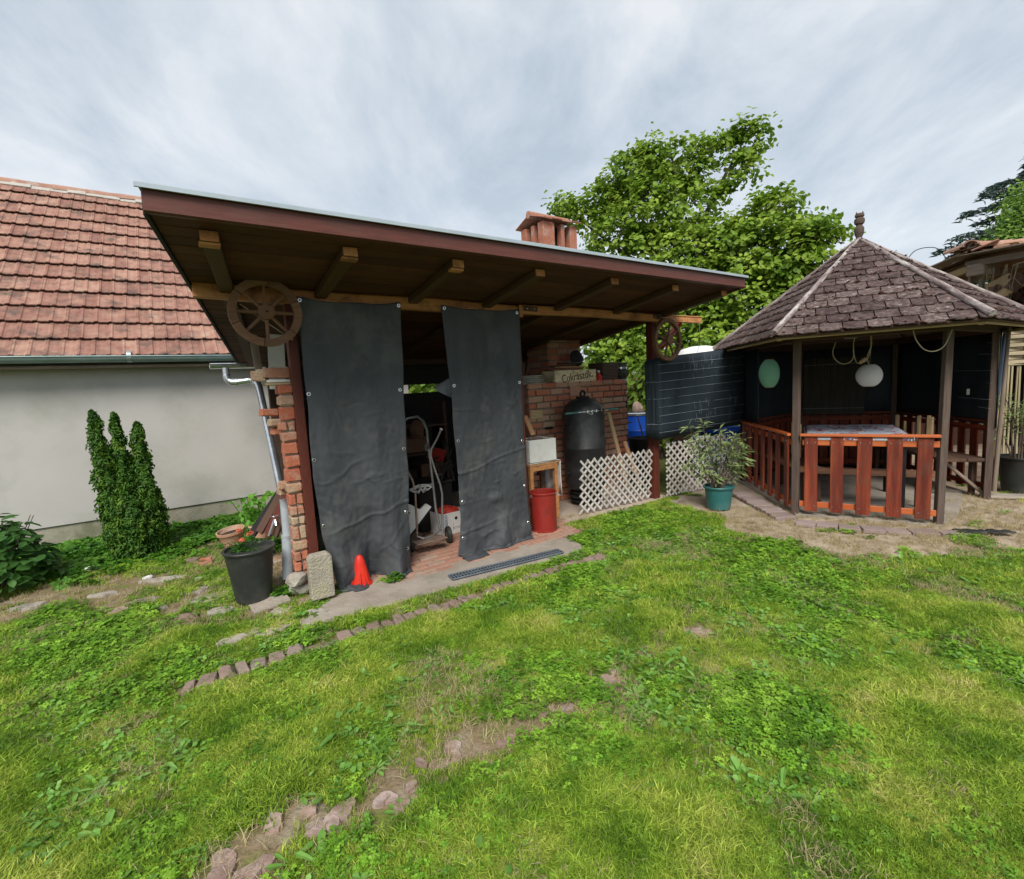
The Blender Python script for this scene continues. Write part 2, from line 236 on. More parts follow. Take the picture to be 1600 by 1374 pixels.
class MB:
    def __init__(s): s.v = []; s.f = []
    def add(s, vs, fs):
        b = len(s.v); s.v.extend([tuple(p) for p in vs]); s.f.extend([tuple(i + b for i in f) for f in fs]); return s
    def box(s, c, d, m=None):
        x, y, z = d[0] / 2, d[1] / 2, d[2] / 2
        vs = [Vector(p) for p in ((-x, -y, -z), (x, -y, -z), (x, y, -z), (-x, y, -z), (-x, -y, z), (x, -y, z), (x, y, z), (-x, y, z))]
        if m is not None: vs = [m @ p for p in vs]
        c = Vector(c); return s.add([p + c for p in vs], [(3, 2, 1, 0), (4, 5, 6, 7), (0, 1, 5, 4), (1, 2, 6, 5), (2, 3, 7, 6), (3, 0, 4, 7)])
    def tube(s, pts, r, n=8, caps=True):
        pts = [Vector(p) for p in pts]; k = len(pts); rs = r if isinstance(r, (list, tuple)) else [r] * k
        t = (pts[1] - pts[0]).normalized(); up = Vector((0, 0, 1)) if abs(t.z) < .9 else Vector((1, 0, 0))
        a = t.cross(up).normalized(); vs = []
        for i, p in enumerate(pts):
            if i == 0: t = (pts[1] - pts[0])
            elif i == k - 1: t = (pts[-1] - pts[-2])
            else: t = (pts[i + 1] - pts[i - 1])
            t.normalize(); a = (a - t * a.dot(t)).normalized(); b = t.cross(a)
            for j in range(n):
                q = 2 * math.pi * j / n; vs.append(p + (a * math.cos(q) + b * math.sin(q)) * rs[i])
        fs = [(i * n + j, i * n + (j + 1) % n, (i + 1) * n + (j + 1) % n, (i + 1) * n + j) for i in range(k - 1) for j in range(n)]
        if caps: fs += [tuple(range(n - 1, -1, -1)), tuple((k - 1) * n + j for j in range(n))]
        return s.add(vs, fs)
    def lathe(s, prof, n=28, c=(0, 0, 0), m=None, wob=None):
        vs = []; c = Vector(c)
        for r, z in prof:
            for j in range(n):
                q = 2 * math.pi * j / n; rr = r * (1 + (wob(q, z) if wob else 0)); p = Vector((rr * math.cos(q), rr * math.sin(q), z))
                if m is not None: p = m @ p
                vs.append(p + c)
        fs = [(i * n + j, i * n + (j + 1) % n, (i + 1) * n + (j + 1) % n, (i + 1) * n + j) for i in range(len(prof) - 1) for j in range(n)]
        if prof[0][0] > 1e-4: fs.append(tuple(range(n - 1, -1, -1)))
        if prof[-1][0] > 1e-4: fs.append(tuple((len(prof) - 1) * n + j for j in range(n)))
        return s.add(vs, fs)
    def prism(s, poly, t, m=None):
        """2-D outline in local xy, extruded t along local z, through matrix m"""
        k = len(poly); vs = [Vector((p[0], p[1], 0)) for p in poly] + [Vector((p[0], p[1], t)) for p in poly]
        if m is not None: vs = [m @ p for p in vs]
        return s.add(vs, [tuple(range(k - 1, -1, -1)), tuple(range(k, 2 * k))] + [(i, (i + 1) % k, k + (i + 1) % k, k + i) for i in range(k)])
    def mesh(s, name, smooth=False, fix=False):
        me = bpy.data.meshes.new(name); me.from_pydata([tuple(p) for p in s.v], [], s.f); me.update()
        if fix:
            bm = bmesh.new(); bm.from_mesh(me); bmesh.ops.recalc_face_normals(bm, faces=bm.faces); bm.to_mesh(me); bm.free()
        if smooth:
            me.polygons.foreach_set('use_smooth', [True] * len(me.polygons))
            try: me.set_sharp_from_angle(angle=R(40))
            except Exception: pass
        return me
    def build(s, name, mat, parent=None, smooth=False, mtx=None, label=None, kind=None, fix=False):
        return link(name, s.mesh(name, smooth, fix), mat, parent, mtx, label, kind)

_cache = {}
def block_mesh(name, dims, mat, bev=.004, jit=.0, var=0, taper=0):
    key = (name, mat, tuple(round(d, 3) for d in dims), bev, jit, var)
    if key in _cache: return _cache[key]
    bm = bmesh.new(); bmesh.ops.create_cube(bm, size=1.0)
    for v in bm.verts: v.co = Vector((v.co.x * dims[0], v.co.y * dims[1], v.co.z * dims[2]))
    if bev > 0: bmesh.ops.bevel(bm, geom=list(bm.edges), offset=min(bev, min(dims) * .3), segments=1, affect='EDGES')
    r = random.Random(hash(key) & 0xffff if False else var * 97 + 5)
    for v in bm.verts:
        if jit: v.co += Vector((r.uniform(-1, 1), r.uniform(-1, 1), r.uniform(-1, 1))) * jit
    me = bpy.data.meshes.new(name); bm.to_mesh(me); bm.free(); me.materials.append(MAT[mat]); _cache[key] = me
    return me
def block(name, dims, mat, parent, loc=(0, 0, 0), rot=None, bev=.004, jit=0, var=0, label=None, kind=None):
    """a box of its own with real edges; rot = Euler tuple (deg) or 3x3"""
    me = block_mesh(name, dims, mat, bev, jit, var)
    if rot is None: rm = Matrix.Identity(3)
    elif isinstance(rot, Matrix): rm = rot.to_3x3()
    else:
        from mathutils import Euler
        rm = Euler([R(a) for a in rot]).to_matrix()
    return link(name, me, mat, parent, Matrix.Translation(loc) @ rm.to_4x4(), label, kind)
def axis_rot(p0, p1, up=(0, 0, 1)):
    x = (Vector(p1) - Vector(p0)).normalized(); u = Vector(up)
    if abs(x.dot(u)) > .98: u = Vector((0, 1, 0))
    y = u.cross(x).normalized(); z = x.cross(y)
    return Matrix((x, y, z)).transposed()
def plank(name, p0, p1, wd, th, mat, parent, up=(0, 0, 1), bev=.003, jit=0, var=0, label=None, kind=None):
    """box from p0 to p1: wd across (along y), th along 'up'"""
    p0, p1 = Vector(p0), Vector(p1)
    return block(name, ((p1 - p0).length, wd, th), mat, parent, (p0 + p1) / 2, axis_rot(p0, p1, up), bev, jit, var, label, kind)
def rod(name, p0, p1, r, mat, parent, n=10, r1=None, label=None):
    p0, p1 = Vector(p0), Vector(p1); l = (p1 - p0).length
    m = MB().tube([(0, 0, 0), (l, 0, 0)], [r, r1 if r1 else r], n)
    return m.build(name, mat, parent, True, Matrix.Translation(p0) @ axis_rot(p0, p1).to_4x4(), label)
def rock(name, r, mat, parent, loc, rotz=0, seed=0, sub=2, label=None):
    bm = bmesh.new(); bmesh.ops.create_icosphere(bm, subdivisions=sub, radius=1)
    for v in bm.verts:
        k = 1 + .28 * mnoise.noise(v.co * 1.6 + Vector((seed * 3.1, 0, seed))) + .12 * mnoise.noise(v.co * 4 + Vector((seed, 5, 0)))
        v.co = Vector((v.co.x * r[0], v.co.y * r[1], v.co.z * r[2])) * k
    me = bpy.data.meshes.new(name); bm.to_mesh(me); bm.free(); me.materials.append(MAT[mat])
    return link(name, me, mat, parent, Matrix.Translation(loc) @ Matrix.Rotation(rotz, 4, 'Z'), label)
def inpoly(P, poly):
    x, y = P[:, 0], P[:, 1]; c = np.zeros(len(P), bool); j = len(poly) - 1
    for i in range(len(poly)):
        xi, yi = poly[i][:2]; xj, yj = poly[j][:2]
        c ^= ((yi > y) != (yj > y)) & (x < (xj - xi) * (y - yi) / (yj - yi + 1e-12) + xi); j = i
    return c
def mesh_np(name, V, F, mat, smooth=False):
    me = bpy.data.meshes.new(name); k = F.shape[1]
    me.vertices.add(len(V)); me.vertices.foreach_set('co', np.asarray(V, np.float32).ravel())
    me.loops.add(F.size); me.loops.foreach_set('vertex_index', F.astype(np.int32).ravel())
    me.polygons.add(len(F)); me.polygons.foreach_set('loop_start', np.arange(len(F), dtype=np.int32) * k)
    me.update(calc_edges=True); me.validate()
    if mat: me.materials.append(MAT[mat])
    if smooth: me.polygons.foreach_set('use_smooth', [True] * len(me.polygons))
    return me
def leaf_cloud(name, P, Nrm, size, mat, aspect=.6, shape=None, fold=.12, parent=None, rs=None, droop=0.0, kind=None):
    """one mesh of many real leaves: P centres, Nrm rough normals, folded along the midrib"""
    rs = rs or nrs; n = len(P); P = np.asarray(P, float)
    Nn = np.asarray(Nrm, float); Nn /= np.linalg.norm(Nn, axis=1)[:, None] + 1e-9
    t = rs.normal(size=(n, 3)); t[:, 2] -= droop; t -= Nn * (t * Nn).sum(1)[:, None]; t /= np.linalg.norm(t, axis=1)[:, None] + 1e-9
    b = np.cross(Nn, t); sz = np.asarray(size) * np.ones(n) * rs.uniform(.7, 1.25, n)
    sh = shape or [(-.5, 0, 0), (-.12, .5, 1), (.22, .38, 1), (.5, 0, 0), (.22, -.38, 1), (-.12, -.5, 1)]
    V = []
    for (u, v_, lift) in sh:
        V.append(P + t * (u * sz)[:, None] + b * (v_ * aspect * sz)[:, None] + Nn * (lift * fold * sz)[:, None])
    V = np.stack(V, 1).reshape(-1, 3); k = len(sh); base = (np.arange(n) * k)[:, None]
    F = np.concatenate([base + np.array([[0, 3, 2, 1]]), base + np.array([[0, 5, 4, 3]])]) if k == 6 else base + np.arange(k)[None]
    me = mesh_np(name, V, F, mat); return link(name, me, mat, parent, None, None, kind)
def clip_poly(poly, a, b):
    """keep the side of line a->b on its left"""
    out = []; n = len(poly)
    side = lambda p: (b[0] - a[0]) * (p[1] - a[1]) - (b[1] - a[1]) * (p[0] - a[0])
    for i in range(n):
        p, q = poly[i], poly[(i + 1) % n]; sp, sq = side(p), side(q)
        if sp >= 0: out.append(p)
        if sp * sq < 0:
            t = sp / (sp - sq); out.append((p[0] + (q[0] - p[0]) * t, p[1] + (q[1] - p[1]) * t))
    return out
def font(name, text, size, mat, parent, mtx, ext=.0006):
    cu = bpy.data.curves.new(name, 'FONT'); cu.body = text; cu.size = size; cu.align_x = 'CENTER'; cu.align_y = 'CENTER'; cu.extrude = ext
    cu.materials.append(MAT[mat]); tmp = bpy.data.objects.new(name, cu); COL.objects.link(tmp); bpy.context.view_layer.update()
    me = bpy.data.meshes.new_from_object(tmp.evaluated_get(bpy.context.evaluated_depsgraph_get())); bpy.data.objects.remove(tmp)
    return link(name, me, mat, parent, mtx)

# =================================================================== GROUND
DIRT = [(1.961,5.914), (2.191,5.350), (2.134,4.577), (2.331,4.222), (2.782,3.921), (3.146,3.776), (3.593,3.813), (3.972,3.878), (4.183,3.877), (9.0, 4.2), (12, 9), (8, 13), (3.2, 8.6), (2.35, 6.7)]
SLAB = [(-1.487,3.095), (-1.553,3.226), (-1.452,3.570), (-1.301,3.815), (-0.900,3.976), (-0.496,4.250), (0.233,4.695), (0.495,4.753), (0.651,4.436), (0.614,4.318), (-0.185,3.839), (-0.572,3.624), (-1.129,3.312)]
FLOOR = [(-1.455,3.747), (-0.897,3.962), (-0.485,4.249), (0.233,4.695), (0.496,4.816)]
HOUSE_SIDE = [(-7, 6), (-7, 2.2), (-3.508,3.117), (-3.132,3.276), (-2.717,3.451), (-2.049,3.162), (-1.877,2.541), (-1.727,2.852), (-1.478,3.103), (-2.042,4.426), (-3.393,6.745)]
ROCKS = [((-0.250,1.947), .20), ((-0.570,1.735), .15), ((-0.794,1.609), .14), ((-0.978,1.476), .17), ((1.058,2.837), .17), ((0.438,2.397), .10), ((0.179,2.188), .10), ((2.122,4.384), .10), ((1.228,3.837), .05), ((-0.069,2.012), .12), ((1.608,2.668), .01)]
EDGE_A, EDGE_B = Vector((*(-1.884,2.518), 0)), Vector((*(0.705,4.170), 0))
def seg_d(P, a, b):
    a = np.array(a[:2]); b = np.array(b[:2]); ab = b - a; t = np.clip(((P - a) @ ab) / (ab @ ab), 0, 1)
    return np.linalg.norm(P - (a + t[:, None] * ab), axis=1)
def nz2(P, sc_, seed=0):
    return np.array([mnoise.fractal(Vector((p[0] * sc_ + seed * 17.3, p[1] * sc_, seed * 3.7)), 1.0, 2.0, 3) for p in P])
def to_shed(P):
    x = P[:, 0] - OX; y = P[:, 1] - OY; c, s = math.cos(AZ), math.sin(AZ)
    return np.stack([x * c + y * s, -x * s + y * c], 1)
def bare(P):
    """how bare the ground is, 0 lawn .. 1 soil"""
    b = np.zeros(len(P)); nn = nz2(P, 1.7, 1); n2 = nz2(P, 4.5, 2)
    b[inpoly(P + np.stack([n2, n2], 1) * .12, DIRT)] = 1
    hs = inpoly(P, HOUSE_SIDE); b[hs] = np.maximum(b[hs], np.clip(.55 + nn[hs] * 1.0 + n2[hs] * .5, 0, 1))
    for (q, r) in ROCKS:
        d = np.linalg.norm(P - np.array(q[:2]), axis=1); b = np.maximum(b, np.clip(1.25 - d / (r * 1.5) + n2 * .9, 0, 1))
    path = seg_d(P, ROCKS[3][0], ROCKS[0][0]); b = np.maximum(b, np.clip(.75 - path / .16 + n2 * .9, 0, .9))
    path = seg_d(P, ROCKS[0][0], ROCKS[4][0]); b = np.maximum(b, np.clip(.55 - path / .18 + n2 * .9, 0, .8))
    e = seg_d(P, EDGE_A, EDGE_B); b = np.maximum(b, np.clip(1.1 - e / .11 + n2 * .6, 0, .9))
    S = to_shed(P); ins = (S[:, 0] > -2.35) & (S[:, 0] < 2.5) & (S[:, 1] > 0.0) & (S[:, 1] < 4); b[ins] = 1
    b = np.maximum(b, np.clip(nn * 1.3 - .55, 0, .45)); return b
def axis_pts(lo, hi, step, far):
    a = np.arange(lo, hi + 1e-6, step); out = []
    k = far; o1 = []; x = lo
    st = step
    while x > -far: st *= 1.5; x -= st; o1.append(x)
    o2 = []; x = hi; st = step
    while x < far: st *= 1.5; x += st; o2.append(x)
    return np.array(o1[::-1] + list(a) + o2)
gx = axis_pts(-5.6, 7.5, .07, 160); gy = axis_pts(.4, 9.5, .07, 160)
X, Y = np.meshgrid(gx, gy, indexing='xy'); GP = np.stack([X.ravel(), Y.ravel()], 1)
core = (GP[:, 0] > -6) & (GP[:, 0] < 8) & (GP[:, 1] > 0) & (GP[:, 1] < 10)
Zg = np.zeros(len(GP)); Zg[core] = nz2(GP[core], 1.1, 5) * .012 + nz2(GP[core], 7, 6) * .004
bb = np.zeros(len(GP)); bb[core] = bare(GP[core])
sand = np.zeros(len(GP)); sand[inpoly(GP, DIRT)] = 1
Zg -= .012
ny_, nx_ = X.shape; idx = np.arange(nx_ * ny_).reshape(ny_, nx_)
F = np.stack([idx[:-1, :-1].ravel(), idx[:-1, 1:].ravel(), idx[1:, 1:].ravel(), idx[1:, :-1].ravel()], 1)
gme = mesh_np('ground', np.concatenate([GP, Zg[:, None]], 1), F, None, True)
for nm, arr in (('bare', bb), ('sand', sand)):
    at = gme.attributes.new(nm, 'FLOAT', 'POINT'); at.data.foreach_set('value', arr.astype(np.float32))
gm = bpy.data.materials.new('ground'); gm.use_nodes = True; t = gm.node_tree; t.nodes.clear()
def n(ty, **k):
    q = t.nodes.new(ty)
    for a, b in k.items(): setattr(q, a, b)
    return q
l = t.links.new
out = n('ShaderNodeOutputMaterial'); bs = n('ShaderNodeBsdfPrincipled'); bs.inputs['Roughness'].default_value = .95; bs.inputs['Specular IOR Level'].default_value = .1
pos = n('ShaderNodeNewGeometry')
def ramp_noise(scale, cols, det=6, lo=.3, hi=.7):
    z = n('ShaderNodeTexNoise'); z.inputs['Scale'].default_value = scale; z.inputs['Detail'].default_value = det; l(pos.outputs['Position'], z.inputs['Vector'])
    r = n('ShaderNodeValToRGB'); el = r.color_ramp.elements
    while len(el) < len(cols): el.new(.5)
    for i, c in enumerate(cols): el[i].position = lo + (hi - lo) * i / (len(cols) - 1); el[i].color = (*c, 1)
    l(z.outputs['Fac'], r.inputs[0]); return r.outputs[0]
c_l = ramp_noise(9, [(.035, .055, .012), (.085, .105, .025), (.16, .135, .055)])
c_b = ramp_noise(6, [(.10, .072, .045), (.20, .15, .095), (.31, .25, .175)])
c_m = ramp_noise(5, [(.13, .17, .03), (.22, .16, .10), (.30, .26, .19)])
c_s = ramp_noise(3.5, [(.24, .18, .125), (.37, .295, .215), (.46, .385, .30)], 9)
ab = n('ShaderNodeAttribute', attribute_name='bare'); as_ = n('ShaderNodeAttribute', attribute_name='sand')
m1 = n('ShaderNodeMix', data_type='RGBA'); l(ab.outputs['Fac'], m1.inputs['Factor']); l(c_l, m1.inputs['A']); l(c_m, m1.inputs['B'])
m2 = n('ShaderNodeMix', data_type='RGBA'); l(as_.outputs['Fac'], m2.inputs['Factor']); l(m1.outputs['Result'], m2.inputs['A']); l(c_s, m2.inputs['B'])
l(m2.outputs['Result'], bs.inputs['Base Color'])
bn = n('ShaderNodeTexNoise'); bn.inputs['Scale'].default_value = 45; bn.inputs['Detail'].default_value = 8; l(pos.outputs['Position'], bn.inputs['Vector'])
bp = n('ShaderNodeBump'); bp.inputs['Strength'].default_value = .7; bp.inputs['Distance'].default_value = .02; l(bn.outputs['Fac'], bp.inputs['Height']); l(bp.outputs[0], bs.inputs['Normal'])
l(bs.outputs[0], out.inputs[0]); gme.materials.append(gm)
ground = link('ground', gme, None, kind='structure')

# concrete slab in front of the shed
def slab_poly(name, poly, z0, z1, mat, parent=None, kind=None, sub=3, wob=.012):
    pts = []
    for i in range(len(poly)):
        a = Vector(poly[i][:2]); b = Vector(poly[(i + 1) % len(poly)][:2]); k = max(1, int((b - a).length / .09))
        for j in range(k):
            p = a.lerp(b, j / k); q = mnoise.noise(Vector((p.x * 9, p.y * 9, 2))) * wob
            pts.append((p.x + q, p.y - q))
    bm = bmesh.new(); top = [bm.verts.new((p[0], p[1], z1)) for p in pts]; f = bm.faces.new(top)
    r = bmesh.ops.inset_region(bm, faces=[f], thickness=.012, depth=.0)
    for v in top: v.co.z -= .008
    e = bmesh.ops.extrude_edge_only(bm, edges=[ed for ed in bm.edges if ed.is_boundary])
    for v in e['geom']:
        if isinstance(v, bmesh.types.BMVert): v.co.z = z0
    bmesh.ops.recalc_face_normals(bm, faces=bm.faces)
    me = bpy.data.meshes.new(name); bm.to_mesh(me); bm.free(); me.materials.append(MAT[mat]); return link(name, me, None, parent, kind=kind)
slab_poly('concrete_slab', SLAB, -.04, .014, 'concrete', kind='structure')

# brick floor under and before the curtains, laid in shed directions
fl = structure('shed_floor', frame=SHED)
MB().box((0, 1.22, -.0325), (4.8, 2.9, .055)).build('bedding', 'mortar', fl)
FLS = [to_shed(np.array([p[:2]]))[0] for p in FLOOR]
k = 0
for j in range(24):
    d = -.26 + j * .088
    for i in range(24):
        s = -2.12 + i * .176 + (j % 2) * .088
        if d < .0:
            # only as far forward as the slab's back edge lets it show
            if s < -1.5 and d < -.12: continue
        if s > .62 or d > 1.2: continue
        if k >= 300: break
        z = -.004 + rng.uniform(-.004, .004)
        block('brick', (.168, .080, .05), 'paver_brick', fl, (s + rng.uniform(-.003, .003), d, z - .012), (rng.uniform(-1, 1), rng.uniform(-1, 1), rng.uniform(-2, 2)), .006, .0025, var=k % 6); k += 1

# strip of old bricks that edges the lawn
ed = structure('brick_edging'); u = (EDGE_B - EDGE_A).normalized(); nrm = Vector((-u.y, u.x, 0)); ln = (EDGE_B - EDGE_A).length
i = 0; a = 0
while a < ln:
    wdt = rng.uniform(.055, .10); 
    if rng.random() > .10 + .14 * (1 - a / ln):
        p = EDGE_A + u * (a + wdt / 2) + nrm * (rng.uniform(-.012, .012) + .015 * math.sin(a * 3)); ang = math.atan2(u.y, u.x)
        block('brick', (wdt, .13 + rng.uniform(-.02, .02), .06), 'old_brick', ed, (p.x, p.y, -.021 + rng.uniform(-.008, .006)), Matrix.Rotation(ang + rng.uniform(-.22, .22), 3, 'Z') @ Matrix.Rotation(rng.uniform(-.08, .08), 3, 'Y'), .012, .006, var=i % 7)
    a += wdt + .012; i += 1

# stones in the ground
def flat_stone(parent, c, size, th, mat, seed, name='stone', rz=None, zoff=0):
    r = random.Random(seed); n_ = 11; pts = []
    for i in range(n_):
        q = 2 * math.pi * i / n_; k = r.uniform(.72, 1.08); pts.append((math.cos(q) * size[0] * k, math.sin(q) * size[1] * k))
    bm = bmesh.new(); top = [bm.verts.new((p[0], p[1], th * r.uniform(.8, 1))) for p in pts]; f = bm.faces.new(top)
    bmesh.ops.inset_region(bm, faces=[f], thickness=min(size) * .22, depth=th * .25)
    e = bmesh.ops.extrude_edge_only(bm, edges=[x for x in bm.edges if x.is_boundary])
    for v in e['geom']:
        if isinstance(v, bmesh.types.BMVert): v.co.z = -.05; v.co.x *= 1.25; v.co.y *= 1.25
    bmesh.ops.triangulate(bm, faces=[f_ for f_ in bm.faces if len(f_.verts) > 4]); bmesh.ops.subdivide_edges(bm, edges=list(bm.edges), cuts=1, use_grid_fill=True)
    for v in bm.verts: v.co.z += mnoise.noise(Vector((v.co.x * 14 + seed, v.co.y * 14, 0))) * .012
    bmesh.ops.recalc_face_normals(bm, faces=bm.faces)
    me = bpy.data.meshes.new(name); bm.to_mesh(me); bm.free(); me.materials.append(MAT[mat])
    return link(name, me, None, parent, Matrix.Translation((c[0], c[1], zoff)) @ Matrix.Rotation(rz if rz is not None else r.uniform(0, 3), 4, 'Z'))
rp = structure('stones_in_lawn')
sd_ = 0
for (q, r_) in ROCKS[:9]:
    if r_ < .09: cnt = 1
    else: cnt = int(3 + r_ * 20)
    for i in range(cnt):
        sd_ += 1; aa = rng.uniform(0, 6.28); rr = r_ * rng.uniform(0.05, .95)
        flat_stone(rp, (q[0] + math.cos(aa) * rr * 1.3, q[1] + math.sin(aa) * rr * .7), (rng.uniform(.025, .065), rng.uniform(.02, .045)), rng.uniform(.006, .012), 'pink_stone', sd_, zoff=-.009)
hs = structure('stone_path')
for (c, s_, m_) in (((-1.704,3.126), (.20, .075), 'concrete'), ((-2.450,3.713), (.15, .10), 'stone'), ((-2.229,3.467), (.10, .07), 'stone'), ((-2.673,3.862), (.12, .07), 'stone'), ((-2.768,4.141), (.09, .05), 'stone'),
                   ((-3.110,4.187), (.16, .05), 'stone'), ((-3.284,4.167), (.08, .035), 'stone'), ((-3.468,3.897), (.10, .05), 'stone'), ((-3.222,3.378), (.17, .04), 'pink_stone'), ((-3.535,3.273), (.22, .06), 'pink_stone'), ((-3.341,3.167), (.15, .05), 'stone'),
                   ((-3.928,3.716), (.14, .06), 'stone'), ((-3.067,3.563), (.08, .04), 'pink_stone'), ((-1.623,3.557), (.07, .05), 'pink_stone'), ((-1.468,3.351), (.08, .05), 'stone'), ((-3.035,4.570), (.07, .03), 'brick'), ((-2.989,3.720), (.13, .05), 'old_brick'), ((-2.440,3.390), (.10, .04), 'old_brick'),
                   ((-2.584,4.117), (.09, .05), 'stone'), ((-2.763,3.581), (.05, .03), 'stone'), ((-1.751,3.413), (.09, .05), 'stone'), ((-1.881,3.019), (.10, .05), 'stone'), ((-3.234,4.686), (.06, .04), 'old_brick'), ((1.351,5.605), (.16, .05), 'concrete'), ((0.786,5.381), (.10, .04), 'concrete')):
    sd_ += 1; flat_stone(hs, c, s_, .016, m_, sd_ + 50, rz=.35 + rng.uniform(-.2, .2))
blk = thing('paving_slab', 'thin square grey paving slab tilted under the big black flower pot', 'slab', (*(-1.922,3.571), .012), R(40))
block('slab', (.26, .26, .025), 'concrete', blk, (0, 0, 0), (2, -3, 0), .004, .001)

# curved border of paving tiles round the gazebo
pb = structure('paving_border')
def border(a, b, n_, wd, off=0, var0=0, split=1):
    a, b = Vector(a), Vector(b); u_ = (b - a).normalized(); q = Vector((-u_.y, u_.x)); ln_ = (b - a).length / n_
    for i in range(n_):
        for s_ in range(split):
            c = a + u_ * ln_ * (i + .5) + q * ((s_ + .5) / split - .5) * wd
            block('tile', (ln_ - .008, wd / split - .006, .04), 'paving', pb, (c.x, c.y, .008 + rng.uniform(-.005, .008)), Matrix.Rotation(math.atan2(u_.y, u_.x) + rng.uniform(-.03, .03), 3, 'Z') @ Matrix.Rotation(rng.uniform(-.03, .03), 3, 'X'), .004, .0015, var=(i + var0) % 5)
border((2.908,6.270), (2.840,4.988), 13, .22)
border((2.843,4.820), (3.293,4.519), 3, .16); border((3.293,4.519), (3.638,4.377), 2, .16, 2); border((3.638,4.377), (4.062,4.246), 2, .15, 4)
MB().prism([(p[0], p[1]) for p in ((3.02, 5.12), (4.06, 4.50), (4.55, 4.86), (5.10, 5.42), (5.40, 5.75), (5.75, 7.2), (4.65, 7.85), (3.27, 6.98))], .022, Matrix.Translation((0, 0, -.012))).build('gazebo_floor', 'concrete', kind='structure')

# =================================================================== THE HOUSE ON THE LEFT
PITCH = R(42); HD = 3.25; EZ = 2.10; ED = 3.02; HS0, HS1 = -11.0, 0.2
house = thing('house', 'plastered white house with weathered red clay tile roof beside the shed', 'house', frame=SHED)
b = MB(); b.box(((HS0 + HS1) / 2, HD + 2.9, 1.17), (HS1 - HS0, 5.8, 1.80)); b.build('wall', 'plaster', house)
b = MB(); b.box(((HS0 + HS1) / 2, HD + 2.9, .125), (HS1 - HS0 - .02, 5.76, .29)); b.build('plinth', 'plinth', house)
top_d = ED + 4.02 * math.cos(PITCH); top_z = EZ + 4.02 * math.sin(PITCH)
g = MB()   # gable ends and the rear slope's underside as one wedge
pr = [(ED + .04, EZ - .05), (top_d, top_z - .07), (2 * top_d - ED, EZ - .05)]
vs = [(HS0 + .05, a_, b_) for a_, b_ in pr] + [(HS1 - .05, a_, b_) for a_, b_ in pr]
g.add(vs, [(0, 2, 1), (3, 4, 5), (0, 1, 4, 3), (1, 2, 5, 4), (2, 0, 3, 5)])
roof = g.build('roof', 'dark_wood', house, fix=True)
TW = .128; ROWS = 13; EXP = 4.02 / ROWS
def tile_mesh(var):
    r = random.Random(var); prof = [(-.5, .010), (-.36, .012), (-.28, .003), (-.1, .0), (.12, .003), (.34, .0), (.42, .009), (.5, .011)]
    Lr = EXP + .04; V = []; th = .012
    for yy in (0, Lr):
        for (x, z) in prof: V.append((x * TW, yy, z + r.uniform(-.001, .001)))
    for yy in (0, Lr):
        for (x, z) in prof: V.append((x * TW, yy, z - th))
    n_ = len(prof); F_ = []
    for i in range(n_ - 1):
        F_ += [(i, i + 1, n_ + i + 1, n_ + i), (2 * n_ + i + 1, 2 * n_ + i, 3 * n_ + i, 3 * n_ + i + 1), (i + 1, i, 2 * n_ + i, 2 * n_ + i + 1)]
    F_ += [(0, n_, 3 * n_, 2 * n_), (n_ - 1, 3 * n_ - 1, 4 * n_ - 1, 2 * n_ - 1)]
    return V, F_
tmesh = []
for v_ in range(4):
    V, F_ = tile_mesh(v_); me = bpy.data.meshes.new('roof_tile'); me.from_pydata(V, [], F_); me.materials.append(MAT['tile']); tmesh.append(me)
rot_t = Matrix.Rotation(PITCH - R(6.6), 4, 'X'); rest = MB(); cnt = 0
VIS = [(-4.42 - .13 * j, -2.05 - .07 * j) for j in range(ROWS)]
V0_, F0_ = tile_mesh(1)
for j in range(ROWS):
    dd = ED - .06 + (EXP * j) * math.cos(PITCH); zz = EZ + .018 + (EXP * j) * math.sin(PITCH)
    s = HS0 + j * .011 + rng.uniform(0, .02)
    while s < HS1:
        sag = .006 * math.sin(s * 2.1 + j * .4) + rng.uniform(-.001, .002)
        m_ = Matrix.Translation((s, dd, zz + sag)) @ rot_t @ Matrix.Rotation(rng.uniform(-.004, .004), 4, 'Z')
        if VIS[j][0] < s < VIS[j][1] and cnt < 300:
            o = link('roof_tile', tmesh[rng.randrange(4)], None, roof, m_); cnt += 1
        else: rest.add([m_ @ Vector(p) for p in V0_], F0_)
        s += TW
rest.build('roof_tiles', 'tile', roof, kind='stuff')
# ridge caps bedded in cement
cem = MB(); s = HS0
r_ = random.Random(5); pts = []
while s < HS1:
    cem.box((s + .1, top_d - .10 + r_.uniform(-.01, .01), top_z - .055 + r_.uniform(-.01, .008)), (.205, .10 + r_.uniform(0, .05), .05), Matrix.Rotation(PITCH, 3, 'X')); s += .2
cem.build('ridge_mortar', 'cement', roof)
arc = MB(); nseg = 8
for q in range(2):
    x = q * .40; rad = .115 if q == 0 else .092
    for i in range(nseg + 1):
        a = math.pi * i / nseg; arc.v.append((x, -math.cos(a) * rad, math.sin(a) * rad * .85)); arc.v.append((x, -math.cos(a) * (rad - .016), math.sin(a) * (rad - .016) * .85))
for i in range(nseg):
    a = 2 * i; arc.f += [(a, a + 2, 18 + a + 2, 18 + a), (a + 1, 18 + a + 1, 18 + a + 3, a + 3), (a, a + 1, a + 3, a + 2), (18 + a, 18 + a + 2, 18 + a + 3, 18 + a + 1)]
rm_ = arc.mesh('ridge_tile', True); rm_.materials.append(MAT['ridge']); s = HS0
while s < HS1:
    link('ridge_tile', rm_, None, roof, Matrix.Translation((s + .0, top_d, top_z - .035 + rng.uniform(-.006, .006))) @ Matrix.Rotation(R(-2.5), 4, 'Y')); s += .37
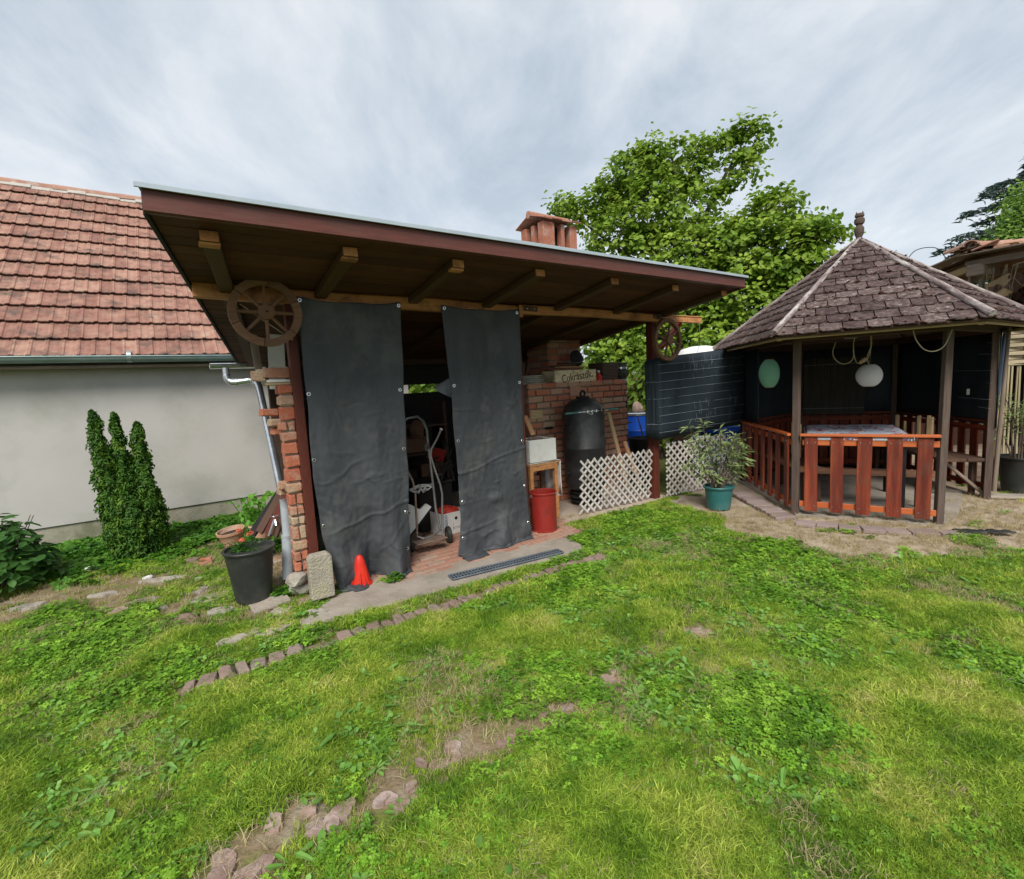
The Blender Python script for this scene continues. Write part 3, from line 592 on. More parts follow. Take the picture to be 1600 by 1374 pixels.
def half_gutter(p0, p1, rad, mat, name, parent):
    n_ = 10; g = MB(); x0, x1 = p0[0], p1[0]
    for q, x in enumerate((x0, x1)):
        for rr in (rad, rad - .004):
            for i in range(n_ + 1):
                a = math.pi * i / n_; g.v.append((x, p0[1] - math.cos(a) * rr, p0[2] - math.sin(a) * rr))
    k = n_ + 1
    for i in range(n_): g.f += [(i, i + 1, 2 * k + i + 1, 2 * k + i), (k + i + 1, k + i, 3 * k + i, 3 * k + i + 1), (i, k + i, k + i + 1, i + 1), (2 * k + i + 1, 3 * k + i + 1, 3 * k + i, 2 * k + i)]
    g.f += [(0, 2 * k, 3 * k, k)]
    g.tube([(x0, p0[1] - rad, p0[2] + .003), (x1, p1[1] - rad, p1[2] + .003)], .009, 8)
    return g.build(name, mat, parent, True)
gt = half_gutter((HS0, ED - .05, EZ - .005), (HS1, ED - .05, EZ - .005), .062, 'zinc_green', 'gutter', house)
for s in (-6.0, -4.9, -3.85, -2.8): MB().box((s, ED - .05, EZ - .005), (.022, .13, .008)).build('gutter_bracket', 'zinc', gt)
for s in (-7.6, -3.2): MB().lathe([(.0655, -.02), (.0665, .02)], 20, (s, ED - .05, EZ - .005), Matrix.Rotation(R(90), 3, 'Y')).build('gutter_joint', 'zinc', gt)
MB().box((-5.4, HD - .035, 1.995), (HS1 - HS0 - .1, .34, .03)).build('eave_board', 'grey_wood', house)

# =================================================================== THE OPEN SHED
shed = thing('lean_to_shed', 'open wooden shed with overhanging brown mono-pitch roof and brick side pier', 'shed', frame=SHED)
def zs(d): return 2.335 - .135 * d          # underside of the roof boards
SL = lambda d: -2.66 + .19 * d              # left rake (runs off square)
SR = lambda d: 2.31 + .02 * d               # right rake
DF, DB = -1.0, 2.55
# boards of the ceiling, parallel to the front
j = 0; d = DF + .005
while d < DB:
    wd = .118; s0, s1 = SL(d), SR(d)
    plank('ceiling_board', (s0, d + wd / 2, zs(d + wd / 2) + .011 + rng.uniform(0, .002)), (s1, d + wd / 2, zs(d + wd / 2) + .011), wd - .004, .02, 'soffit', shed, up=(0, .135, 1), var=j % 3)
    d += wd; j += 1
# roof sheet on top
b = MB(); vs = []
for (s, d) in ((SL(DF) - .035, DF - .05), (SR(DF) + .05, DF - .05), (SR(DB) + .03, DB + .05), (SL(DB) - .03, DB + .05)):
    for z in (zs(d) + .104, zs(d) + .115): vs.append((s, d, z))
b.add(vs, [(0, 2, 4, 6), (1, 7, 5, 3), (0, 1, 3, 2), (2, 3, 5, 4), (4, 5, 7, 6), (6, 7, 1, 0)])
b.build('roof_sheet', 'roof_sheet', shed, fix=True)
b = MB(); vs = []
for (s, d) in ((SL(DF) - .01, DF + .02), (SR(DF) + .01, DF + .02), (SR(DB), DB), (SL(DB), DB)):
    for z in (zs(d) + .026, zs(d) + .102): vs.append((s, d, z))
b.add(vs, [(0, 2, 4, 6), (1, 7, 5, 3), (0, 1, 3, 2), (2, 3, 5, 4), (4, 5, 7, 6), (6, 7, 1, 0)])
b.build('roof_core', 'dark_wood', shed, fix=True)
plank('fascia', (SL(DF) - .02, DF - .018, zs(DF) + .046), (SR(DF) + .035, DF - .018, zs(DF) + .046), .03, .112, 'fascia', shed, bev=.004)
plank('fascia_moulding', (SL(DF) - .02, DF - .038, zs(DF) + .004), (SR(DF) + .035, DF - .038, zs(DF) + .004), .018, .022, 'fascia', shed, bev=.003)
plank('drip_edge', (SL(DF) - .045, DF - .052, zs(DF) + .106), (SR(DF) + .06, DF - .052, zs(DF) + .106), .012, .022, 'roof_sheet', shed, bev=.001)
plank('barge_board', (SL(DF) - .012, DF, zs(DF) + .046), (SL(DB) - .012, DB, zs(DB) + .046), .022, .125, 'charcoal', shed)
plank('barge_board', (SR(DF) + .02, DF + .003, zs(DF) + .046), (SR(DB) + .02, DB, zs(DB) + .046), .022, .115, 'fascia', shed)
# rafters under the boards; their lit cut ends and lower edges painted lighter
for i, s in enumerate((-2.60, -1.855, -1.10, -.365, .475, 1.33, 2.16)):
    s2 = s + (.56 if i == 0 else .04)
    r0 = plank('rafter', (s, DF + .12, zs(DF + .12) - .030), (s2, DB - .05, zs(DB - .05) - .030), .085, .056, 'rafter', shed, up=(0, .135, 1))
    block('rafter_lit_end', (.088, .012, .054), 'beam', shed, (s, DF + .114, zs(DF + .12) - .030), (-8, 0, 0), .002)
    if i < 3: block('rafter_lit_edge', (.10, .05, .016), 'beam', shed, (s, DF + .15, zs(DF + .12) - .068), (-8, 0, 0), .002)
# front beam: two lengths lapped over the second post, crooked and knotty
def crooked(name, s0, s1, z0, z1, h, th, d, mat, seed, par=None):
    b = MB(); k = 26; V = []; r = random.Random(seed)
    for i in range(k + 1):
        t_ = i / k; s = s0 + (s1 - s0) * t_; zc_ = z0 + (z1 - z0) * t_ + .006 * math.sin(t_ * 9 + seed); hh = h * (1 + .10 * mnoise.noise(Vector((s * 2, seed, 0))))
        w_ = .008 * mnoise.noise(Vector((s * 3, seed, 4)))
        V += [(s, d - th / 2 + w_, zc_ - hh / 2), (s, d + th / 2, zc_ - hh / 2), (s, d + th / 2, zc_ + hh / 2), (s, d - th / 2 + w_, zc_ + hh / 2 - .01), (s, d - th / 2 + .012 + w_, zc_ + hh / 2)]
    F_ = [(i * 5 + j, i * 5 + (j + 1) % 5, (i + 1) * 5 + (j + 1) % 5, (i + 1) * 5 + j) for i in range(k) for j in range(5)] + [(4, 3, 2, 1, 0), tuple(k * 5 + j for j in range(5))]
    b.add(V, F_); return b.build(name, mat, par or shed, fix=True)
crooked('beam', -2.665, .06, 2.300, 2.275, .105, .08, -.02, 'beam', 2)
crooked('beam', .0, 2.95, 2.292, 2.275, .085, .07, -.055, 'beam', 5)
bm_pl = block('beam_plate', (.17, .006, .045), 'dark_wood', shed, (.13, -.095, 2.292), (0, 1, 0)); block('beam_plate', (.16, .006, .045), 'dark_wood', shed, (2.06, -.095, 2.285), (0, 0, 0))
for (s, z) in ((.08, 2.292), (.17, 2.29), (2.0, 2.285), (2.1, 2.285)): MB().lathe([(.007, 0), (.005, .006), (0, .007)], 8, (s, -.099, z), Matrix.Rotation(R(90), 3, 'X')).build('bolt', 'galv', shed)
# posts
plank('post', (-2.065, .02, .0), (-2.065, .02, 2.26), .085, .07, 'post_red', shed, up=(1, 0, 0))
plank('post', (.02, .03, .0), (.02, .03, 2.25), .075, .075, 'post_red', shed, up=(1, 0, 0))
plank('post', (2.19, .12, .0), (2.19, .12, 2.25), .10, .10, 'post_red', shed, up=(1, 0, 0))
plank('brace', (2.24, .02, 1.93), (2.62, .02, 2.24), .05, .075, 'red_plain', shed, up=(0, 1, 0))
for (p0, p1) in (((-1.86, 2.45, 0), (-1.86, 2.45, 1.98)), ((.9, 2.45, 0), (.9, 2.45, 1.98)), ((2.35, 2.45, 0), (2.35, 2.45, 1.98))): plank('post', p0, p1, .09, .09, 'dark_wood', shed, up=(1, 0, 0))
# dark back wall of boards with a slot, and left cheek, enclosing the bay to keep it dark
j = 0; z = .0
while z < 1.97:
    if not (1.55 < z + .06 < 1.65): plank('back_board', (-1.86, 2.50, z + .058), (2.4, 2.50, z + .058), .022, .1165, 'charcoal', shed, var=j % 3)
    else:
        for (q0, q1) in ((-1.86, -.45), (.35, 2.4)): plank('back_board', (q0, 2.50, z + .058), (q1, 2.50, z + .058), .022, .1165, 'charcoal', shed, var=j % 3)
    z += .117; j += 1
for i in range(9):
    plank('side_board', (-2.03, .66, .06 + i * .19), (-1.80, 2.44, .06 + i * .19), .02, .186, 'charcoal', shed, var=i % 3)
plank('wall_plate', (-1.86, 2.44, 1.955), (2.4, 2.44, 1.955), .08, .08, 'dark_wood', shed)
# pale upright boards seen between wheel and pier
plank('stud', (-2.19, .9, 1.78), (-2.21, .9, 2.12), .06, .03, 'grey_wood', shed, up=(0, 1, 0))
block('light_panel', (.14, .012, .50), 'white_plain', shed, (-2.03, .95, 1.88), (0, 3, 0), .002)
# shed gutter at the back-left, with its zinc downpipe
sg = half_gutter((-2.46, DB + .12, 1.975), (-.5, DB + .12, 1.975), .055, 'galv', 'gutter', shed)
# brick pier: every brick its own part on a recessed mortar core
pier = MB(); pier.box((-2.095, .33, .80), (.085, .60, 1.60), Matrix.Rotation(R(-9.6), 3, 'Z')); pier.build('pier_mortar', 'mortar', shed)
k = 0; z = .0; row = 0
while z < 1.62:
    hgt = rng.choice((.062, .066, .07, .085)) if row % 5 else .10
    off = rng.uniform(-.012, .012)
    if rng.random() < .55:
        parts_ = [(-2.148 + off * .5, .105)]
    else: parts_ = [(-2.180 + off * .5, .050), (-2.124 + off * .3, .046)]
    for (s, wd) in parts_:
        block('brick', (wd, .12, hgt), 'brick', shed, (s, .065 + rng.uniform(-.008, .006), z + hgt / 2), (rng.uniform(-1.5, 1.5), rng.uniform(-2.5, 2.5), rng.uniform(-3, 3)), .008, .004, var=k % 8); k += 1
    for dd in (.20, .345, .49):      # the same courses along the side face
        block('brick', (.105, .130, hgt), 'brick', shed, (-2.150 + .17 * dd + rng.uniform(-.012, .008), dd, z + hgt / 2), (0, rng.uniform(-2, 2), rng.uniform(-2, 2)), .008, .004, var=k % 8); k += 1
    z += hgt + .015; row += 1
for (s, d, z, L_) in ((-2.235, .30, 1.44, .12), (-2.215, .22, 1.36, .08), (-2.205, .25, 1.29, .06), (-2.20, .2, .86, .06), (-2.20, .28, .80, .06)):
    block('brick', (L_, .12, .06), 'brick', shed, (s, d, z), (0, 4, 5), .008, .004, var=3)
for q, (s, d, z, rz) in enumerate(((-2.17, .06, .02, 0), (-2.20, .02, .11, 10))): rock('stone', (.09, .08, .06), 'stone', shed, (s, d, z + .03), rz, q + 3)
ofc = block('brick', (.20, .14, .018), 'bare_wood', shed, (-2.17, .10, 1.655), (0, 0, 0), .003, var=1)
ofc.name = 'cap_board'
block('cap_board', (.20, .13, .02), 'white_foam', shed, (-2.16, .12, 1.678), (0, 0, 1), .002)

# loose bricks on the pier
for i, (s, d, z, L_, rz, lab) in enumerate(((-2.17, .10, 1.735, .22, 2, 'long orange brick lying on top of the brick pier under the wagon wheel'), (-2.30, .13, 1.72, .10, -12, 'half brick jutting left from the top of the brick pier'))):
    o = thing('loose_brick', lab, 'brick', (s, d, z), R(rz), SHED, 'loose bricks on the pier')
    block('brick', (L_, .11, .075), 'brick', o, (0, 0, 0), (0, 2, 0), .006, .003, var=i)
    block('mortar_crumb', (L_ * .5, .09, .012), 'mortar', o, (.01, 0, .043), (0, 2, 4), .004, .003, var=i)

# =================================================================== BRICK STOVE WITH CHIMNEY
st = thing('brick_stove', 'waist-high red brick barbecue oven with tall chimney through the shed roof', 'oven', (.78, .90, 0), 0, SHED)
LW = 1.80
MB().box((LW / 2, .45, .765), (LW - .03, .86, 1.53)).build('mortar_core', 'sooty_mortar', st)
k = 0; z = .0; row = 0
while z < 1.5:
    h = .066; x = 0.0; half = row % 2
    if 8 <= row <= 17 or True:
        x = -.11 if half else 0
        while x < LW - .01:
            L_ = .22 + rng.uniform(-.02, .02); a, b_ = max(0, x), min(LW, x + L_)
            if b_ - a > .04: block('brick', (b_ - a - .014, .09, h), 'stove_brick', st, ((a + b_) / 2, .035 + rng.uniform(-.005, .003), z + h / 2), (rng.uniform(-.8, .8), rng.uniform(-.8, .8), rng.uniform(-1.2, 1.2)), .006, .003, var=k % 8); k += 1
            x += L_
    for dd in (.16, .40, .64, .83) if half else (.26, .50, .74):
        block('brick', (.09, .20 if dd < .8 else .1, h), 'stove_brick', st, (LW - .035 + rng.uniform(-.003, .005), dd, z + h / 2), (0, 0, rng.uniform(-1, 1)), .006, .003, var=k % 8); k += 1
    z += .083; row += 1
block('top_slab', (LW + .01, .90, .03), 'sooty_mortar', st, (LW / 2, .44, 1.52), None, .006, .002)
# stove doors and vents hidden among the bricks
fd = block('iron_door', (.24, .03, .20), 'charcoal', st, (.20, -.02, .50), None, .006); block('handle', (.10, .02, .02), 'iron_dark', fd, (0, -.03, .03), None, .004)
block('iron_vent', (.16, .03, .05), 'charcoal', st, (.22, -.02, .80), None, .004)
block('iron_vent', (.12, .03, .03), 'charcoal', st, (.30, -.02, .985), None, .004)
block('arch_brick', (.19, .05, .14), 'stove_brick', st, (.78, -.002, 1.44), None, .006, .002, var=5)
block('yellow_block', (.20, .04, .12), 'bare_wood', st, (.12, -.004, 1.17), (0, 2, 0), .012, .003, var=4)
# chimney
CX, CY, CW_, CDp = 1.05, .72, .60, .50
MB().box((CX, CY, 2.45), (CW_ - .03, CDp - .03, 1.90)).build('chimney_core', 'sooty_mortar', st)
z = 1.54; row = 0
while z < 3.36:
    for face in range(3):
        n_ = 3 if face == 0 else 2; tot = CW_ if face == 0 else CDp
        if face == 2 and z < 2.2: pass
        for i in range(n_):
            sh = (row % 2) * .5; a = max(0, (i - sh * .5) * tot / n_); b_ = min(tot, (i + 1 - sh * .5) * tot / n_) if i < n_ - 1 else tot
            L_ = b_ - a - .012; c = (a + b_) / 2
            if face == 0: p_, rz, dm = (CX - CW_ / 2 + c, CY - CDp / 2 + .02, z + .035), 0, (L_, .06, .07)
            elif face == 1: p_, rz, dm = (CX - CW_ / 2 + .02, CY - CDp / 2 + c, z + .035), 0, (.06, L_, .07)
            else: p_, rz, dm = (CX + CW_ / 2 - .02, CY - CDp / 2 + c, z + .035), 0, (.06, L_, .07)
            block('brick', dm, 'stove_brick', st, p_, (0, 0, rng.uniform(-1, 1)), .006, .002, var=k % 8); k += 1
    z += .085; row += 1
cz = 3.40
block('opening_shade', (.40, .30, .34), 'void', st, (CX, CY + .02, cz + .17))  # solid near-black box painted in place of shade behind the chimney openings
for (x, y) in ((-.245, -.195), (.245, -.195), (-.245, .195), (.245, .195)): block('corner_pillar', (.20 if x < 0 else .13, .12, .36), 'chimney_brick', st, (CX + x + (.04 if x < 0 else 0), CY + y, cz + .18), None, .006, .003, var=2)
for (x, y, a_, b_) in ((.055, -.20, .06, .10), (.02, .20, .06, .10), (-.245, 0, .10, .07), (.245, 0, .10, .07)): block('middle_pillar', (a_, b_, .36), 'chimney_brick', st, (CX + x, CY + y, cz + .18), None, .005, .002, var=1)
block('sill_brick', (.30, .14, .09), 'brick', st, (CX + .17, CY - .21, cz - .01), None, .008, .003, var=6)
block('sill_brick', (.34, .14, .07), 'stove_brick', st, (CX - .14, CY - .215, cz - .0), (0, 2, 0), .008, .003, var=3)
for (y, sg_) in ((-.17, 1), (.17, -1)):
    for i in range(4): block('cap_tile', (.17, .32, .018), 'chimney_brick', st, (CX - .29 + i * .175 + .02, CY + y, cz + .435 + (i % 2) * .012), (20 * sg_, rng.uniform(-2, 2), 0), .004, .002, var=i)
MB().lathe([(.05, -.36), (.05, .36)], 10, (CX, CY, cz + .50), Matrix.Rotation(R(90), 3, 'Y')).build('cap_ridge', 'chimney_brick', st, True)

# =================================================================== CURTAINS, WHEELS
def curtain(label, left, right, top_sag, dbase, fn, eyes, drape):
    """left/right: lists of (v, s); v=0 top 2.27 .. 1 floor. fn(u,v)->extra depth"""
    o = thing('tarpaulin_curtain', label, 'curtain', (0, 0, 0), 0, SHED, 'dark shade-cloth curtains hung from the shed beam')
    nu, nv = 70, 200; V = []
    def interp(tab, v):
        for a, b in zip(tab, tab[1:]):
            if v <= b[0]: return a[1] + (b[1] - a[1]) * (v - a[0]) / (b[0] - a[0])
        return tab[-1][1]
    def pt(u, v):
        s = interp(left, v) * (1 - u) + interp(right, v) * u
        z = (2.285 - top_sag * math.sin(math.pi * u) * (1 + .3 * math.sin(u * 9))) * (1 - v) + .012 * v
        dd = dbase + fn(u, v); s += .012 * mnoise.noise(Vector((u * 3, v * 7, 1))) * (1 if u in (0, 1) else .5)
        return Vector((s, dd, z))
    for j in range(nv + 1):
        for i in range(nu + 1): V.append(pt(i / nu, j / nv))
    # the hem that lies on the ground, pushed forward and crumpled
    ns = 10
    for q in range(1, ns + 1):
        for i in range(nu + 1):
            u = i / nu; p = pt(u, 1); t_ = q / ns; ext = drape(u)
            V.append(Vector((p.x + .02 * mnoise.noise(Vector((u * 8, t_ * 2, 3))), p.y - ext * t_, .012 + max(0, .035 * mnoise.noise(Vector((u * 12, t_ * 3, 7))) + .018) * math.sin(math.pi * min(1, t_ * 1.1)) )))
    W_ = nu + 1; tot = nv + ns
    F_ = [(j * W_ + i, j * W_ + i + 1, (j + 1) * W_ + i + 1, (j + 1) * W_ + i) for j in range(tot) for i in range(nu)]
    me = bpy.data.meshes.new('sheet'); me.from_pydata([tuple(p) for p in V], [], F_); me.polygons.foreach_set('use_smooth', [True] * len(me.polygons)); me.materials.append(MAT['tarp'])
    sh = link('sheet', me, None, o); md = sh.modifiers.new('thick', 'SOLIDIFY'); md.thickness = .003
    for k_, (u, v) in enumerate(eyes):
        p = pt(u, v); e_ = MB(); e_.lathe([(.0075, 0), (.0075, .004), (.014, .004), (.016, .002), (.016, 0)], 14, (0, 0, 0)); 
        e_.build('eyelet', 'galv', o, True, Matrix.Translation((p.x, p.y - .004, p.z)) @ Matrix.Rotation(R(90), 4, 'X'))
        MB().lathe([(.0074, 0), (0, .001)], 10).build('eyelet_hole', 'void', o, False, Matrix.Translation((p.x, p.y - .0055, p.z)) @ Matrix.Rotation(R(90), 4, 'X'))
    return o
def ridge(v, v0, wd, amp): return -amp * math.exp(-((v - v0) / wd) ** 2)
def nz(a, b, c=0): return mnoise.noise(Vector((a, b, c)))
def crease_set(seed, n_):
    r = random.Random(seed); out = []
    for _ in range(n_):
        cu, cv = r.uniform(.05, .95), r.uniform(.08, .98) ** .7; a = r.choice((r.gauss(0, .25), r.gauss(1.57, .35), r.uniform(0, 3.14))); l_ = r.uniform(.05, .22)
        out.append((cu, cv, math.cos(a), math.sin(a) * .38, l_, r.uniform(.003, .009) * r.choice((1, 1, -.6))))
    return out
CR1, CR2 = crease_set(4, 26), crease_set(9, 24)
def creases(cs, u, v):
    f = 0
    for (cu, cv, dx_, dy_, l_, am) in cs:
        x, y = (u - cu) * .8, (v - cv) * 2.2; n0 = math.hypot(dx_, dy_); ex, ey = dx_ / n0, dy_ / n0; t = x * ex + y * ey
        if abs(t) < l_: q = (x * -ey + y * ex) + .01 * math.sin(t * 30); f -= am * math.exp(-(q / .009) ** 2) * (1 - (t / l_) ** 2)
    return f
def fold1(u, v):
    f = -.012 * math.sin(u * 11 + .5 * math.sin(v * 5)) * (.4 + v) - .010 * nz(u * 2.2, v * 1.6, 3) * 2 - .012 * nz(u * 9, v * 3, 9) * v - .0045 * nz(u * 22, v * 40, 2) * (.35 + v) - .003 * abs(nz(u * 14, v * 26, 8)) + creases(CR1, u, v)
    f += ridge(v, .80 - .07 * u + .004 * math.sin(u * 20), .004, .012 * (1 if u > .25 else u * 4)) + ridge(v, .615 + .01 * nz(u * 6, 0), .003, .006 * max(0, nz(u * 4, 1) * 2 + .5))
    f += ridge(v, .915, .004, .008 * max(0, 1 - u * 2.2)) * 1.0
    bl = max(0, (v - .72) / .28); gx_ = math.exp(-((u - .42 - .1 * v) / .13) ** 2)
    f += -.06 * bl * bl * math.exp(-((u - .78) / .22) ** 2) + .16 * bl * gx_ - .03 * bl * math.sin(u * 17 + v * 7) - .035 * bl * nz(u * 6, v * 9, 4) * 1.5
    f += -.03 * math.exp(-((u - .68 + (v - .72) * .5) / .05) ** 2) * max(0, min(1, (v - .58) * 4)) * .8
    return f
def fold2(u, v):
    f = -.010 * math.sin(u * 8 + 1 + .6 * math.sin(v * 4)) * (.5 + .6 * v) - .012 * nz(u * 2.4, v * 1.8, 13) * 2 - .006 * nz(u * 10, v * 5, 19) - .0045 * nz(u * 20, v * 40, 12) * (.35 + v) - .003 * abs(nz(u * 12, v * 26, 18)) + creases(CR2, u, v)
    f += ridge(v, .665 - .075 * u + .006 * math.sin(u * 7), .0038, .012) + ridge(v, .405, .0035, .008 * max(0, min(1, (.35 - u) * 6) + max(0, min(1, (u - .7) * 8)))) + ridge(v, .79 - .02 * u, .0035, .007 * max(0, 1 - u * 1.6))
    f += ridge(v, .915 - .06 * u, .006, .012 * max(0, 1 - u)) - .03 * math.exp(-(((u - .5) / .12) ** 2 + ((v - .79) / .02) ** 2))
    bl = max(0, (v - .85) / .15)
    f += -.07 * bl * math.exp(-((u - .62) / .25) ** 2) - .02 * bl * math.sin(u * 14) + .03 * bl * nz(u * 7, v * 12)
    return f
e1 = [(.02, .012), (.98, .012), (.022, .315), (.955, .315), (.022, .535), (.965, .535), (.03, .765), (.965, .775), (.955, .915)]
curtain('wide charcoal tarpaulin curtain beside the brick pier, its hem crumpled behind the red cone',
        [(0, -2.025), (.3, -2.03), (.6, -2.035), (.8, -2.005), (1, -1.93)], [(0, -1.225), (.3, -1.25), (.6, -1.265), (.8, -1.285), (1, -1.31)], .035, -.10, fold1, e1,
        lambda u: .05 + .04 * math.sin(u * 7) + (.05 if .15 < u < .35 else 0))
e2 = [(.03, .012), (.965, .015), (.045, .31), (.965, .31), (.04, .53), (.965, .565), (.04, .78), (.965, .765), (.04, .93), (.965, .93)]
curtain('narrower charcoal tarpaulin curtain on the right of the doorway, next to the red bin',
        [(0, -.845), (.3, -.815), (.6, -.79), (.85, -.785), (1, -.84)], [(0, -.01), (.5, -.015), (1, -.01)], .03, -.08, fold2, e2, lambda u: .05 + .05 * math.sin(u * 5 + 1) * (1 - u) + (.09 if u < .3 else 0))

def wagon_wheel(label, c, rad, wd, thick, spokes, loose, mat='brown_wood', ph=0.1, tilt=0):
    o = thing('wagon_wheel', label, 'wheel', c, 0, SHED, 'wooden wagon wheels on the shed beam')
    Mx = Matrix.Rotation(R(90), 4, 'X') @ Matrix.Rotation(R(tilt), 4, 'Z')
    nf = 6
    for k_ in range(nf):      # felloes: the rim is made of curved pieces with joints
        a0, a1 = 2 * math.pi * k_ / nf + .012 + ph, 2 * math.pi * (k_ + 1) / nf - .012 + ph; m = 9; b = MB(); vs = []
        for i in range(m + 1):
            a = a0 + (a1 - a0) * i / m
            for (rr, z) in ((rad - wd, -thick / 2), (rad, -thick / 2), (rad, thick / 2), (rad - wd, thick / 2)): vs.append(Mx @ Vector((math.cos(a) * rr, math.sin(a) * rr, z)))
        b.add(vs, [(i * 4 + j, i * 4 + (j + 1) % 4, i * 4 + 4 + (j + 1) % 4, i * 4 + 4 + j) for i in range(m) for j in range(4)] + [(3, 2, 1, 0), (m * 4, m * 4 + 1, m * 4 + 2, m * 4 + 3)])
        b.build('felloe', mat, o, fix=True)
    hb = MB().lathe([(rad * .21, -thick * .5), (rad * .23, 0), (rad * .22, thick * 1.1), (rad * .12, thick * 1.15), (rad * .035, thick * 1.15), (rad * .035, thick * .4), (0, thick * .4)], 20, (0, 0, 0), Mx.to_3x3()).build('hub', mat, o, True)
    for k_ in range(spokes):
        a = 2 * math.pi * (k_ + .5) / spokes + ph
        p0, p1 = Mx @ Vector((math.cos(a) * rad * .18, math.sin(a) * rad * .18, thick * .2)), Mx @ Vector((math.cos(a) * (rad - wd + .004), math.sin(a) * (rad - wd + .004), 0))
        rod('spoke', p0, p1, rad * .058, mat, o, 8, rad * .045)
    return o
wagon_wheel('bigger dark wooden wagon wheel hung at the left beam end above the brick pier', (-2.25, -.15, 2.15), .235, .052, .045, 8, True, 'brown_wood', .38)
wagon_wheel('smaller wooden wagon wheel at the right beam end above the black screen', (2.19, -.12, 2.01), .255, .040, .045, 8, True, 'brown_wood', .15)
o = thing('rope', 'thin pale string tied diagonally behind the bigger wagon wheel', 'string', (0, 0, 0), 0, SHED)
MB().tube([(-2.40, -.10, 2.21), (-2.27, -.09, 2.11), (-2.08, -.10, 1.965)], .003, 5).build('strand', 'cable', o)
o = thing('rope', 'thin string from the right beam end down to the gazebo roof', 'string', (0, 0, 0), 0, SHED)
MB().tube([(2.88, -.10, 2.26), (2.95, -.05, 2.10), (3.10, .05, 1.97), (3.55, .4, 1.90)], .0035, 5).build('strand', 'cable', o)

# =================================================================== FRONT OF THE SHED: SMALL THINGS
def pot(name, label, cat, loc, r0, r1, h, mat, rim, soil=True, group=None, tilt=None, rotz=0):
    o = thing(name, label, cat, loc, rotz, None, group, rot=tilt)
    MB().lathe([(r0 * .9, .0), (r0, .004), (r0 + (r1 - r0) * .08, h * .08), (r0 + (r1 - r0) * .3, h * .3), (r0 + (r1 - r0) * .6, h * .6), (r0 + (r1 - r0) * .9, h * .9), (r1, h - rim * 1.2), (r1 - .006, h - rim * 1.2), (r0 + (r1 - r0) * .5, h * .6), (r0 - .01, .02)], 40).build('body', mat, o, True)
    MB().lathe([(r1 - .004, h - rim * 1.3), (r1 + rim * .55, h - rim), (r1 + rim * .75, h - rim * .3), (r1 + rim * .55, h), (r1 - .008, h - .002), (r1 - .012, h - rim)], 40).build('rim', mat, o, True)
    if soil: MB().lathe([(r1 - .010, h - rim * 2.6), (r1 * .5, h - rim * 2.2), (0, h - rim * 1.9)], 24, wob=lambda q, z: 0).build('soil', 'soil', o, True)
    return o
p_ = pot('flower_pot', 'big black plastic tub with rolled rim holding a small orange-flowered plant', 'flower pot', (*(-2.062,3.632), .02), .125, .172, .405, 'black_plastic', .018, rotz=.4)
block('lug', (.02, .018, .03), 'black_plastic', p_, (.172, 0, .34), None, .004)
fp = thing('flowering_plant', 'small leafy plant with coral orange blooms growing in the big black tub', 'plant', (*(-2.062,3.632), .345))
P = []; Nn = []; st_ = MB()
for i in range(26):
    a = rng.uniform(0, 6.28); r_ = rng.uniform(.01, .105); hgt = rng.uniform(.06, .165); q = Vector((-.035 + math.cos(a) * r_, math.sin(a) * r_ * .8, hgt)); st_.tube([(q.x * .4, q.y * .4, 0), (q.x * .8, q.y * .8, hgt * .6), q], .0016, 4)
    for j in range(16): P.append((q.x + rng.gauss(0, .022), q.y + rng.gauss(0, .022), q.z * rng.uniform(.3, 1.0) + rng.gauss(0, .01))); Nn.append((rng.gauss(0, .6), rng.gauss(0, .6), 1))
st_.build('stems', 'ivy', fp, kind='stuff'); leaf_cloud('leaves', P, Nn, .026, 'ivy', .55, parent=fp, kind='stuff')
for i, (x, y, z) in enumerate(((-.06, .0, .215), (-.075, .02, .205), (.02, -.02, .19), (.035, .0, .20), (-.03, -.05, .15), (-.01, -.055, .16))):
    a_ = np.array([[x + rng.gauss(0, .009), y + rng.gauss(0, .009), z + rng.gauss(0, .006)] for _ in range(22)])
    leaf_cloud('flower_head', a_, a_ - np.array([x, y, z - .01]), .016, 'petal', .8, parent=fp)

# concrete block, traffic cone, pvc drain
b = MB(); pr = [(-.085, 0), (.085, 0), (.085, .31), (.076, .335), (.055, .345), (-.055, .345), (-.076, .335), (-.085, .31)]
cbk = b.prism(pr, .09, Matrix.Translation((-2.072,-0.160,0.029)) @ Matrix.Rotation(R(90), 4, 'X')).mesh('kerb_block')
cbk = b.build('kerb_block', 'lichen_block', None, mtx=SHED.copy(), fix=True); tag(cbk, 'upright rounded old concrete kerb block leaning by the brick pier', 'concrete block')
mdv = cbk.modifiers.new('b', 'BEVEL'); mdv.width = .012; mdv.segments = 2
cn = thing('marker_cone', 'small bright red plastic cone standing in the crumpled curtain hem', 'cone', (*(-1.289,3.826), .008), R(20))
MB().lathe([(.084, 0), (.084, .010), (.074, .014), (.058, .09), (.043, .17), (.030, .222), (.014, .242), (0, .245)], 26, wob=lambda q, z: .06 * math.cos(2 * q)).build('body', 'cone_red', cn, True)
for a in (1.3, 2.2, 3.6, 4.6, 5.4): rod('rib', (math.cos(a) * .086, math.sin(a) * .086, .01), (math.cos(a) * .060, math.sin(a) * .060, .11), .006, 'cone_red', cn, 6)
pv = thing('drain_pipe', 'grey plastic rainwater pipe ending open beside the black tub and the pier', 'pipe', (0, 0, 0), 0, SHED)
b = MB(); P0, P1 = Vector((-2.228,0.300,0.070)), Vector((-2.189,0.340,0.406)); P2 = Vector((-2.177,0.380,0.713))
def hollow(mb, pts, ro, ri, n=18): mb.tube(pts, ro, n, False); mb.tube(list(reversed(pts)), ri, n, False)
